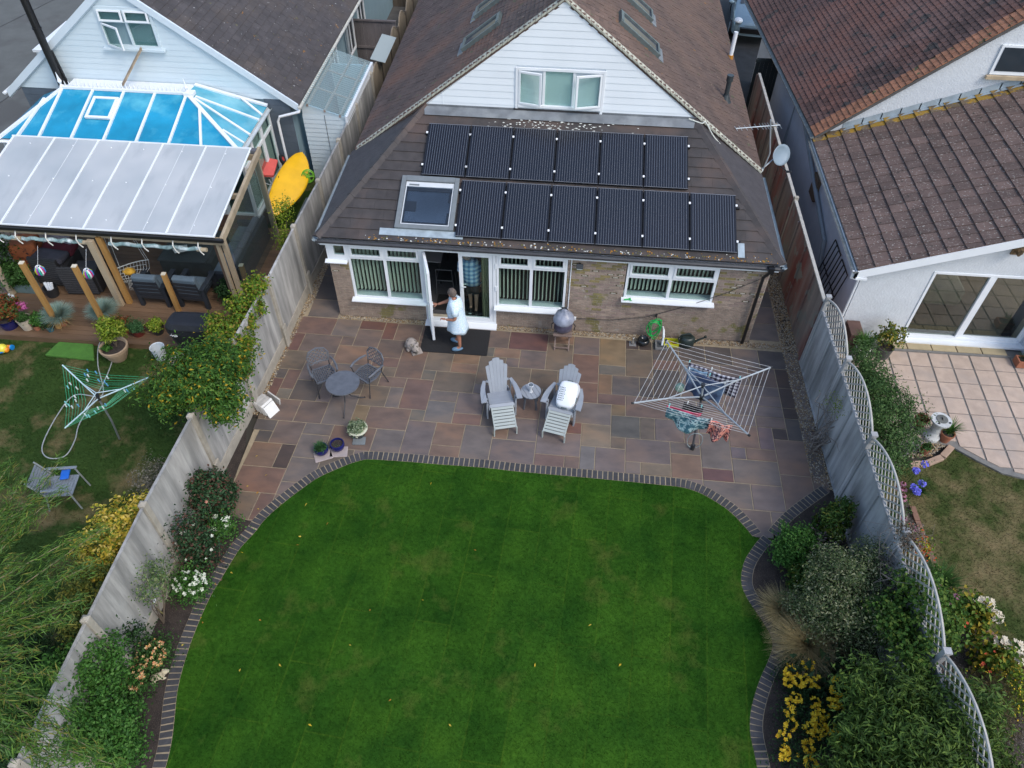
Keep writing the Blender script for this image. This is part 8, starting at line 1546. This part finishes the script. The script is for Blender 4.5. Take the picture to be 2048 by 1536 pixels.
t = thing('toadstool', 'white mushroom-shaped ornament on a curved stem leaning in the left bed', 'ornament', (-.95, -8.2, 0)); p = P(331, 1231, .0); q = P(302, 1200, .38); g = MB(); g.tube([p, p.lerp(q, .5)+Vector((0, -.03, .0)), q], .014, 7); obj('stem', g, mat('olive_stem', (.18, .16, .06), .1), t); g = MB(); g.lathe([(.0, .03), (.05, .025), (.085, .0), (.08, -.01), (0, -.005)], q, 16, Matrix.Rotation(.3, 3, 'X')); obj('cap', g, WFL and mat('white_cap', (.68, .72, .74), .05, 6), t)
bush('climbing_plant', 'small dark climber sprig low on the left fence near the concrete post', 'climber', (-1.22, -8.65, 0), [(-1.16, -8.5, .75, .08, .14, .40), (-1.15, -8.7, .35, .08, .12, .2)], 700, .055, .035, DKG, BARK, stems=4, sr=.008)
t = bush('peach_flowers', 'clump of peach-yellow flowers in the left bed above the stone dog', 'flowers', (-1.05, -8.68, 0), [(-1.0, -8.58, .24, .26, .24, .22)], 1500, .05, .028, MIDG, BARK, stems=4, sr=.006); flowers(t, [(-1.0, -8.60, .34, .24, .22, .16)], 85, .036, PEACH)
t = bush('peach_flowers', 'smaller clump of peach and dusky pink flowers in the left bed beside the stone dog', 'flowers', (-1.12, -9.15, 0), [(-1.1, -9.05, .26, .24, .24, .24)], 1500, .05, .028, MIDG, BARK, stems=4, sr=.006); flowers(t, [(-1.12, -9.05, .38, .20, .2, .14)], 55, .034, PEACH)
t = thing('stone_dog', 'small pale stone dog ornament lying in the left bed', 'ornament', (-.86, -8.86, .02), .5); g = LB(); g.ball((0, 0, .07), (.12, .065, .065), 14, 9); g.ball((.12, .02, .10), (.055, .05, .05), 12, 8); g.ball((.17, .02, .085), (.03, .028, .025), 8, 6)
for s in (-1, 1): g.ball((.11, s*.045, .12), (.02, .012, .04), 6, 5); g.ball((.08, s*.05, .025), (.05, .02, .02), 6, 5); g.ball((-.08, s*.06, .03), (.04, .025, .03), 6, 5)
o = obj('body', g, mat('cream_stone', (.46, .40, .28), .12, 10, .9, .5), t, smooth=True); r_ = o.modifiers.new('r', 'REMESH'); r_.mode = 'VOXEL'; r_.voxel_size = .009; r_.use_smooth_shade = True
bush('green_shrub', 'broad bright green small-leaved shrub over the bottom of the left fence', 'shrub', (-1.25, -9.7, 0), [(-1.3, -9.15, 1.15, .38, .45, .62), (-1.0, -9.75, .85, .42, .45, .55), (-1.25, -10.0, .95, .55, .40, .45), (-.75, -10.1, .55, .30, .35, .42), (-1.55, -9.5, 1.4, .35, .4, .4)], 17000, .055, .034, LGREEN, BARK, clump=26, cs=.075, shell=.35, stems=14, sr=.014)
bush('grey_shrub', 'wispy grey-brown shrub behind the left fence', 'shrub', (-1.75, -5.7, 0), [(-1.72, -5.9, 1.1, .30, .42, .42)], 3600, .045, .016, leafmat('grey_brown_leaf', [(.16, .15, .12), (.24, .22, .18), (.10, .10, .07)]), BARK, stems=14, sr=.008)
t = bush('golden_shrub', 'golden yellow-leaved shrub behind the left fence', 'shrub', (-2.1, -7.0, 0), [(-1.95, -6.85, 1.15, .40, .42, .45), (-2.15, -7.25, 1.0, .45, .42, .42), (-1.75, -6.5, 1.2, .24, .28, .28)], 6800, .075, .042, leafmat('golden_leaf', [(.62, .46, .06), (.50, .40, .06), (.66, .52, .14), (.26, .28, .03), (.14, .19, .03)]), BARK, clump=22, cs=.06)
bush('golden_shrub', 'green lower branches of the golden shrub nearer the corner', 'shrub', (-2.2, -8.0, 0), [(-2.05, -7.8, .9, .45, .55, .55), (-1.9, -8.5, 1.0, .3, .4, .45)], 5200, .06, .035, leafmat('olive_leaf', [(.12, .15, .03), (.08, .11, .025), (.20, .20, .04), (.05, .08, .02)]), BARK, clump=20, cs=.06)
# feathery willow-leaved tree in the bottom-left corner
WIL = leafmat('willow_leaf', [(.14, .26, .04), (.10, .20, .035), (.13, .24, .05), (.045, .11, .025), (.035, .08, .02), (.12, .22, .07), (.08, .18, .04), (.22, .22, .05)], .3)
t = thing('feathery_tree', 'feathery narrow-leaved tree reaching in from the bottom left corner', 'tree', (-3.9, -9.6, 0)); base = Vector((-3.7, -9.7, 1.6)); g = MB(); g.tube([(-3.9, -9.8, 0), (-3.8, -9.75, .9), base], [.09, .075, .06], 9); Vs, Fs, off = [], [], 0
tips = [(118, 925, 2.2), (70, 1000, 2.3), (20, 930, 2.2), (150, 1075, 2.5), (205, 1058, 2.4), (30, 1120, 2.5), (95, 1170, 2.6), (60, 1040, 2.3), (125, 1240, 2.7), (60, 1300, 2.8), (160, 1200, 2.6), (20, 1220, 2.7), (100, 1350, 2.9), (30, 1390, 2.9), (140, 1420, 2.9), (70, 1460, 3.0), (190, 1500, 2.9), (20, 1500, 3.0), (130, 1520, 3.0), (0, 1050, 2.4), (-20, 1300, 2.8), (60, 1380, 2.8), (0, 1440, 3.), (180, 1130, 2.4), (120, 985, 2.3), (45, 960, 2.2), (230, 1530, 2.9), (90, 1530, 3.0), (-10, 980, 2.3), (10, 1175, 2.6)]
for k, (px, py, z) in enumerate(tips):
    e = P(px, py, z); b0 = base+Vector((rng.uniform(-.3, .3), rng.uniform(-.3, .3), rng.uniform(-.2, .5))); m1 = b0.lerp(e, .5)+Vector((rng.uniform(-.15, .15), rng.uniform(-.15, .15), .25)); g.tube([b0, m1, e], [.016, .010, .004], 5)
    for s in range(9):
        f = .60+.40*s/8; c = (b0.lerp(m1, f*2) if f < .5 else m1.lerp(e, f*2-1)); dd = (e-m1).normalized(); n = 36
        Pn = np.array(c)+nr.normal(size=(n, 3))*.055; N = nr.normal(size=(n, 3))*.7+np.array([0, 0, 1.2]); D = np.array(dd)*1.0+nr.normal(size=(n, 3))*.55+np.array([0, 0, -.15]); V, F_ = leaves(Pn+np.array(dd)*.03, N, .145, .0125, .3, .1, D); Vs.append(V); Fs.append(F_+off); off += len(V)
raw('crown', np.concatenate(Vs), np.concatenate(Fs), WIL, t); obj('branches', g, mat('pale_bark', (.24, .20, .12), .2, 8, .9), t)
bush('dark_hedge', 'dark undergrowth beneath the feathery tree in the left corner', 'shrub', (-2.4, -9.8, 0), [(-2.5, -9.3, .6, .9, .8, .6), (-1.9, -10.3, .8, .5, .6, .6)], 7000, .07, .03, DKG, BARK, clump=24)
# ------------------------------------------------------------------ right-hand bed
bush('euonymus', 'rounded green shrub at the tip of the right-hand bed by the patio', 'shrub', (9.85, -5.55, 0), [(9.78, -5.62, .42, .38, .34, .34), (9.62, -5.80, .34, .28, .26, .26)], 5200, .048, .030, LGREEN, BARK, clump=20, cs=.05, shell=.4)
PIER = leafmat('pieris_leaf', [(.045, .095, .018), (.07, .13, .025), (.03, .07, .014), (.11, .13, .02)], .15, .4)
bush('pieris', 'glossy dark green shrub beside the right fence at the corner of the bed', 'shrub', (10.45, -5.3, 0), [(10.40, -5.25, .55, .28, .30, .34), (10.6, -5.0, .7, .18, .2, .28)], 2400, .085, .028, PIER, BARK, clump=18, cs=.05)
bush('pieris', 'low glossy shrub between the rounded green shrub and the variegated bush', 'shrub', (9.85, -6.25, 0), [(9.80, -6.35, .38, .28, .26, .25)], 1500, .085, .028, PIER, BARK, clump=18, cs=.05)
bush('purple_shrub', 'small thin purple-leaved shrub among the green shrubs by the right fence', 'shrub', (10.2, -5.65, 0), [(10.15, -5.65, .45, .18, .18, .28)], 420, .05, .02, leafmat('purple_leaf', [(.06, .04, .05), (.10, .07, .09), (.16, .14, .13)]), BARK, clump=8, stems=8, sr=.006)
VARI = leafmat('variegated_leaf', [(.13, .16, .07), (.19, .21, .11), (.07, .11, .04), (.27, .28, .17), (.045, .075, .03), (.10, .14, .055), (.06, .10, .035)], .2)
bush('variegated_bush', 'large grey-green and cream variegated bush against the right fence', 'bush', (10.35, -6.9, 0), [(10.25, -6.65, 1.0, .62, .55, .62), (9.95, -7.05, .8, .50, .48, .50), (10.45, -7.3, .9, .50, .50, .55), (10.0, -6.5, 1.15, .38, .36, .40), (10.65, -6.3, 1.15, .30, .38, .40), (9.6, -6.9, .6, .3, .3, .3)], 23000, .052, .019, VARI, BARK, clump=30, cs=.075, shell=.35, stems=22, sr=.012)
def feather(label, p, n, L, spread, tilt, m): 
    t = thing('feather_grass', label, 'ornamental grass', p, 0, 'buff feather grasses arching over the block edging'); a = nr.normal(tilt, .75, n); V, F_ = blades(p, n, L, spread, .0042, 1.1, .5, .08)
    V = V.reshape(n, -1, 3); h = (V[:, :, 2]-p[2])/L; V[:, :, 0] += -h*h*.25*nr.uniform(.2, 1.4, (n, 1)); V[:, :, 2] -= h**2*.15; raw('blades', V.reshape(-1, 3), F_, m, t)
FEA = leafmat('feather_blade', [(.42, .34, .17), (.32, .25, .13), (.50, .42, .24), (.20, .16, .08), (.26, .24, .12)], .3)
feather('smaller tuft of buff feather grass nearer the patio', (9.42, -6.83, .02), 1500, .62, .50, 0, FEA); feather('larger tuft of buff feather grass above the yellow flowers', (9.70, -7.45, .02), 3800, .80, .72, 0, FEA)
bush('hosta', 'dark round-leaved plant in the shade beneath the feather grass', 'plant', (10.0, -8.0, 0), [(9.85, -7.95, .22, .50, .34, .20)], 260, .17, .13, leafmat('hosta_leaf', [(.018, .042, .018), (.028, .055, .022), (.012, .03, .012)], .05, .4), BARK, clump=8, cs=.10, stems=3, sr=.008)
for k, (x, y, r, lab) in enumerate(((9.42, -7.98, .24, 'uppermost clump of yellow flowers below the feather grass'), (9.75, -8.32, .34, 'middle clump of yellow flowers beside the dark round leaves'), (9.38, -8.62, .34, 'leftmost big clump of yellow flowers by the block edging'), (9.75, -8.85, .26, 'clump of yellow flowers beside the big narrow-leaved bush'), (9.22, -9.22, .34, 'lowest clump of yellow flowers at the bottom of the right bed'))):
    t = bush('yellow_flowers', lab, 'flowers', (x, y, 0), [(x, y, .24, r, r, .20)], 1000, .055, .02, DKG, BARK, 'yellow alstroemeria clumps in the right bed', stems=4, sr=.006); flowers(t, [(x+q[0]*r, y+q[1]*r, .42, .09, .08, .05) for q in [(rng.uniform(-.8, .8), rng.uniform(-.8, .8)) for _ in range(7)]], int(300*r), .036, YPET)
BIGB = leafmat('narrow_dark_leaf', [(.06, .11, .022), (.09, .155, .03), (.035, .07, .016), (.13, .20, .04), (.07, .12, .03)], .2, .4)
bush('narrow_leaved_bush', 'big dark green narrow-leaved bush filling the bottom right of the bed', 'bush', (10.6, -9.2, 0), [(10.45, -8.6, 1.3, .70, .55, .55), (10.75, -9.2, 1.5, .75, .60, .60), (10.1, -9.2, 1.0, .55, .50, .60), (11.2, -8.9, 1.6, .50, .55, .50), (10.6, -9.8, 1.3, .75, .50, .6), (11.3, -9.7, 1.5, .5, .5, .5), (9.75, -9.7, .8, .40, .40, .50)], 30000, .105, .024, BIGB, BARK, clump=24, cs=.085, shell=.35, stems=24, sr=.014)
CLIMB = leafmat('round_climber_leaf', [(.06, .13, .025), (.09, .18, .035), (.04, .09, .02), (.14, .21, .04)], .3)
bush('climbing_plant', 'round-leaved climber scrambling over the lattice lower down the right fence', 'climber', (10.95, -7.6, 0), [(11.05, -7.15, 1.65, .42, .48, .42), (11.35, -7.4, 1.35, .38, .45, .4), (10.8, -7.9, 1.55, .30, .5, .36), (10.6, -7.3, 1.2, .24, .34, .4), (11.3, -6.8, 1.2, .3, .3, .35)], 7600, .062, .05, CLIMB, BARK, clump=20, cs=.07, shell=.3, stems=20, sr=.008)
TW = mat('bare_twig', (.20, .17, .145), .2, 9, .9)
t = thing('bare_climber', 'tangle of bare grey climber stems over the lattice of the right fence', 'climber', (10.9, -6.5, 0)); ends = [(10.9+rng.gauss(.05, .22), -6.5+rng.gauss(0, .38), 1.75+rng.gauss(0, .22)) for _ in range(60)]; obj('stems', twigs((10.85, -6.7, 1.0), ends, .008, w=.9), TW, t); foliage(t, 'dead_leaves', [(11.0, -6.35, 2.0, .18, .35, .18)], 800, .04, .025, leafmat('dead_leaf', [(.10, .07, .05), (.16, .12, .09), (.22, .19, .15)]), 8, .05, .2)
t = thing('bare_climber', 'bare twisted climber stem in the gravel against the right fence', 'climber', (10.65, -2.9, 0)); obj('stems', twigs((10.62, -3.1, 0), [(10.72+rng.gauss(0, .10), -2.9+rng.gauss(0, .28), .9+rng.gauss(0, .28)) for _ in range(22)], .014, w=.8), TW, t)
bush('weed', 'tiny yellow-green weed growing from the right fence boards', 'plant', (10.72, -3.0, 1.2), [(10.70, -3.0, 1.30, .05, .14, .07)], 160, .04, .02, YGL, BARK, stems=3, sr=.004)
# ------------------------------------------------------------------ right-hand garden
HEDG = leafmat('fine_hedge_leaf', [(.045, .095, .028), (.07, .135, .04), (.03, .065, .02), (.10, .17, .055)], .2)
bush('jasmine_hedge', 'fine-leaved green shrub spilling over the terrace behind the lattice', 'bush', (11.9, -2.6, 0), [(11.55, -1.6, 1.0, .36, .50, .55), (11.75, -2.2, .9, .52, .50, .60), (11.9, -2.85, .85, .62, .50, .62), (11.7, -3.5, .7, .55, .45, .60), (11.4, -2.8, 1.4, .30, .70, .40), (11.35, -4.1, .8, .30, .40, .60)], 26000, .060, .026, HEDG, BARK, clump=30, cs=.07, shell=.45, stems=16, sr=.012)
t = pot('plant_pot', 'white pot of strappy green leaves on the terrace by the lattice', (12.15, -.30, .056), [(.12, 0), (.15, .06), (.165, .28), (.16, .31)], mat('white_glaze', (.60, .60, .55), .1, 8, .3)); spray(t, (12.15, -.30, .33), 260, .42, .30, LGREEN, .012, .6, .08)
t = pot('plant_pot', 'dark grey pot of sparse round-leaved plant on the terrace', (12.66, -.22, .056), [(.14, 0), (.15, .02), (.18, .28), (.19, .31)], mat('dark_grey_pot', (.055, .06, .055), .1, 8, .5)); foliage(t, 'foliage', [(12.72, -.1, .62, .36, .28, .22)], 760, .06, .05, leafmat('yellowing_leaf', [(.16, .18, .03), (.10, .15, .03), (.30, .24, .04), (.07, .11, .03)]), 9, .04, .2); obj('stem', twigs((12.66, -.22, .3), [(12.5, -.1, .7), (12.9, -.1, .7), (12.7, .05, .75), (12.8, -.2, .6)], .008), BARK, t)
t = thing('sundial', 'white sundial pedestal with a bronze disc beside the curved lawn edge', 'sundial', (13.12, -2.55, .03)); WST_ = mat('worn_white_stone', (.48, .49, .48), .15, 7, .8, .4); g = LB(); g.lathe([(.16, 0), (.17, .08), (.13, .14), (.10, .22), (.10, .36), (.13, .46), (.18, .52), (.20, .54), (.20, .58), (.0, .58)], (0, 0, 0), 26); obj('pedestal', g, WST_, t, smooth=False); g = LB(); g.lathe([(.0, .582), (.115, .582), (.115, .592), (0, .592)], (.01, .01, 0), 22); d = obj('dial', g, mat('aged_bronze', (.14, .14, .125), .2, 9, .5, .2, metal=.3), t); g = LB(); g.prism([(0.01, -.05, .592), (.01, .04, .592), (.01, .03, .64)], (.006, 0, 0)); g.box(-.11, -.13, .581, -.07, -.11, .60); g.box(.12, -.10, .581, .16, -.06, .59); obj('gnomon', g, DKP, d)
for x, y, r, lab, tall in ((12.86, -2.98, .10, 'small terracotta pot with blue flower in front of the sundial', 0), (13.38, -2.60, .13, 'terracotta pot of spiky green leaves right of the sundial', 1), (12.95, -2.25, .13, 'terracotta pot of red plants behind the sundial', 2)):
    t = pot('plant_pot', lab, (x, y, .03), [(r*.7, 0), (r, r*1.6), (r*1.08, r*1.6), (r*1.08, r*1.9)], TERRA)
    if tall == 1: spray(t, (x, y, .28), 160, .34, .30, LGREEN, .008, .6, .05)
    else: foliage(t, 'foliage', [(x, y, .03+r*2.1, r, r, .08)], 300, .045, .02, MIDG if not tall else FL_R, 8, .02)
pebbles('gravel', [[(12.55, -3.15), (13.0, -3.05), (13.45, -2.68), (13.2, -2.3), (12.5, -2.3)]], 1300, .02, .022, GRAV, 'patch of pea gravel around the sundial')
BE = mat('buff_edging', (.36, .25, .18), .15, 6, .85, .3, rnd=.1); ed = thing('bed_edging', 'pinkish block edging around the sundial and along the narrow right-hand border', 'edging', (12.6, -3.3, 0))
for a, b in (((13.48, -2.78), (13.22, -3.06)), ((13.20, -3.08), (12.86, -3.26)), ((12.84, -3.27), (12.5, -3.32))): g = MB(); g.bar((a[0], a[1], .04), (b[0], b[1], .04), .13, .08); obj('edging_block', g, BE, ed, bevel=.01)
bx = [(12.28, -4.35), (12.3, -5.0), (12.35, -5.6), (12.5, -6.2), (12.95, -6.9), (13.4, -7.5), (13.8, -8.1), (14.2, -8.9)]
for a, b in zip(bx, bx[1:]):
    for q in range(2): u_, w_ = Vector(a).lerp(Vector(b), q/2+.01), Vector(a).lerp(Vector(b), q/2+.49); g = MB(); g.bar((u_.x, u_.y, .03), (w_.x, w_.y, .03), .10, .07); obj('edging_block', g, mat('brick_edging', (.20, .11, .075), .25, 6, .9, .4, rnd=.15), ed)
sheet('flower_bed', [(10.95, -4.2), (12.25, -4.2)]+bx[1:]+[(13.6, -11), (10.95, -11)], .008, mat('gritty_soil', (.055, .042, .036), .4, 20, .95, .9, 60, spots=[((.20, .17, .15), 50, .62)]))
def coneflowers(lab, px, py, n, spread):
    c = P(px, py, .6); t = thing('coneflowers', lab, 'flowers', (c.x, c.y, 0)); g = MB(); cone = MB(); pts = []
    for k in range(n): p = Vector((c.x+rng.uniform(-1, 1)*spread[0], c.y+rng.uniform(-1, 1)*spread[1], .6+rng.uniform(-.1, .1))); pts.append(p); g.tube([(c.x+(p.x-c.x)*.5, c.y+(p.y-c.y)*.5, 0), p], .004, 4); cone.ball(p+Vector((0, 0, .02)), (.022, .022, .022), 8, 6)
    obj('stems', g, mat('green_stem', (.06, .11, .03), .1), t); obj('cones', cone, mat('dark_cone', (.09, .02, .012), .2, 30), t); V, F_ = [], []; off = 0
    for p in pts:
        for q in range(11): a = 2*PI*q/11; e = np.array([math.cos(a), math.sin(a), -.25]); f = np.array([-math.sin(a), math.cos(a), 0]); p_ = np.array(p); V += [p_+e*.015, p_+e*.04+f*.011, p_+e*.068, p_+e*.04-f*.011]; F_.append([off, off+1, off+2, off+3]); off += 4
    raw('petals', np.array(V), np.array(F_), PINKF if False else leafmat('cone_petal', [(.52, .20, .32), (.58, .27, .38), (.42, .14, .26)], .2), t); foliage(t, 'foliage', [(c.x, c.y, .3, spread[0]+.1, spread[1]+.1, .2)], 500, .08, .02, MIDG, 10, .05)
coneflowers('pink coneflowers seen through the lattice beside the brick edging', 1812, 1010, 9, (.10, .55)); coneflowers('pink coneflowers lower down beside the bare climber', 1882, 1182, 7, (.22, .2)); 
t = thing('agapanthus', 'violet-blue agapanthus heads over the right-hand lawn edge', 'flowers', tuple(P(1832, 968, 0))); g = MB(); bl = []
for px, py in ((1832, 940), (1844, 966), (1828, 975), (1834, 982), (1850, 928)): p = P(px, py, .7); bl.append((p.x, p.y, .7, .055, .055, .045)); g.tube([(p.x-.05, p.y+.05, 0), p], .005, 4)
obj('stems', g, MATS['green_stem'], t); flowers(t, bl, 90, .034, leafmat('violet_petal', [(.13, .14, .62), (.20, .20, .70), (.10, .10, .50)], .2)); spray(t, tuple(P(1838, 985, .0)), 90, .3, .3, MIDG, .01, .7)
t = thing('strappy_grass', 'mound of strappy green leaves beside the lower coneflowers', 'plant', (12.25, -6.05, 0)); spray(t, (12.25, -6.05, 0), 620, .55, .50, MIDG, .007, .9, .12)
bush('small_plant', 'small yellow and red leaved plant by the brick edging', 'plant', (11.95, -5.55, 0), [(11.95, -5.45, .35, .15, .32, .16)], 900, .06, .035, leafmat('yellow_red_leaf', [(.40, .30, .02), (.20, .26, .03), (.50, .10, .03), (.10, .18, .03)]), BARK, stems=4, sr=.006)
for (x, y), lab, pt_ in (((12.55, -6.72), 'begonia with white flowers beside the right-hand lawn, upper one', 0), ((12.72, -7.45), 'begonia with white flowers in a terracotta pot, lower one', 1)):
    t = bush('begonia', lab, 'flowers', (x, y, 0), [(x-.05, y, .38, .30, .26, .20)], 900, .10, .065, leafmat('begonia_leaf', [(.08, .15, .02), (.14, .20, .03), (.30, .24, .03), (.05, .10, .02)]), BARK, stems=4, sr=.006); flowers(t, [(x+.24, y+.16, .52, .10, .09, .07), (x+.30, y-.05, .5, .09, .1, .06), (x+.05, y+.22, .52, .1, .08, .06)], 75, .042, leafmat('cream_petal', [(.66, .58, .44), (.70, .64, .52)], .2)); flowers(t, [(x-.2, y-.12, .5, .22, .18, .06)], 7, .03, leafmat('coral_petal', [(.65, .12, .06)], .2), 'coral_flower')
    if pt_: g = MB(); g.lathe([(.14, 0), (.20, .22), (.215, .22), (.215, .27), (.18, .27)], (x-.02, y-.05, .02), 22); obj('pot', g, TERRA, t)
bush('bronze_shrub', 'bronze-brown fine shrub dotted with tiny yellow flowers at the right edge', 'shrub', (12.35, -8.3, 0), [(12.25, -8.2, .45, .55, .48, .42), (12.0, -8.7, .5, .5, .5, .4)], 9500, .045, .010, leafmat('bronze_leaf', [(.06, .05, .025), (.09, .075, .035), (.045, .05, .02), (.12, .10, .04)]), BARK, clump=26, cs=.06, stems=14, sr=.006); flowers(bpy.data.objects['bronze_shrub'], [(12.2, -8.3, .62, .6, .55, .3)], 90, .013, YPET)
bush('lime_plant', 'leafy lime green plant at the lower right edge of the picture', 'plant', (13.0, -8.1, 0), [(12.95, -8.0, .35, .3, .3, .22)], 1200, .06, .035, YGL, BARK, stems=4, sr=.006)
t = pot('window_box', 'long terracotta trough of small green plants by the white pier', (15.85, -.22, .056), [(.1, 0), (.12, .2)], TERRA, 4); 
for c in list(t.children): bpy.data.objects.remove(c)
g = LB(); g.prism([(-.22, -.10, 0), (.35, -.10, 0), (.35, .10, 0), (-.22, .10, 0)], (0, 0, .03)); g.box(-.24, -.12, .03, .37, -.09, .2); g.box(-.24, .09, .03, .37, .12, .2); g.box(-.24, -.09, .03, -.21, .09, .2); g.box(.34, -.09, .03, .37, .09, .2); obj('trough', g, TERRA, t); g = LB(); g.box(-.21, -.09, .03, .34, .09, .17); obj('compost', g, SOIL, t); spray(t, (15.9, -.22, .2), 220, .16, .12, MIDG, .008, .5, .2)
t['category'] = 'planter'
# fallen leaves
V, F_, off = [], [], 0
for (px, py) in [(513, 912), (532, 950), (495, 972), (515, 985), (655, 1047), (600, 1073), (595, 1090), (516, 1018), (862, 967), (463, 1145), (431, 1169), (402, 1235), (405, 1245), (560, 1010), (470, 1058), (440, 1120), (484, 1105), (612, 1009), (845, 1200), (950, 1100), (1070, 1330), (780, 1400), (700, 1290), (560, 1330), (480, 1340), (620, 1450), (900, 1450), (1180, 1250), (1240, 1330), (740, 1220), (365, 1290), (520, 1240)]:
    p = np.array(P(px, py, .062 if px > 600 or py > 1240 else .042)); v, f = leaves(p[None], np.array([[nr.normal()*.4, nr.normal()*.4, 1.]]), .062, .026); V.append(v); F_.append(f+off); off += len(v)
tag(raw('fallen_leaves', np.concatenate(V), np.concatenate(F_), leafmat('fallen_yellow', [(.48, .34, .03), (.55, .40, .06), (.34, .18, .03)], .1), kind='stuff'), 'scattered fallen yellow leaves on the lawn, edging and patio', 'leaves')
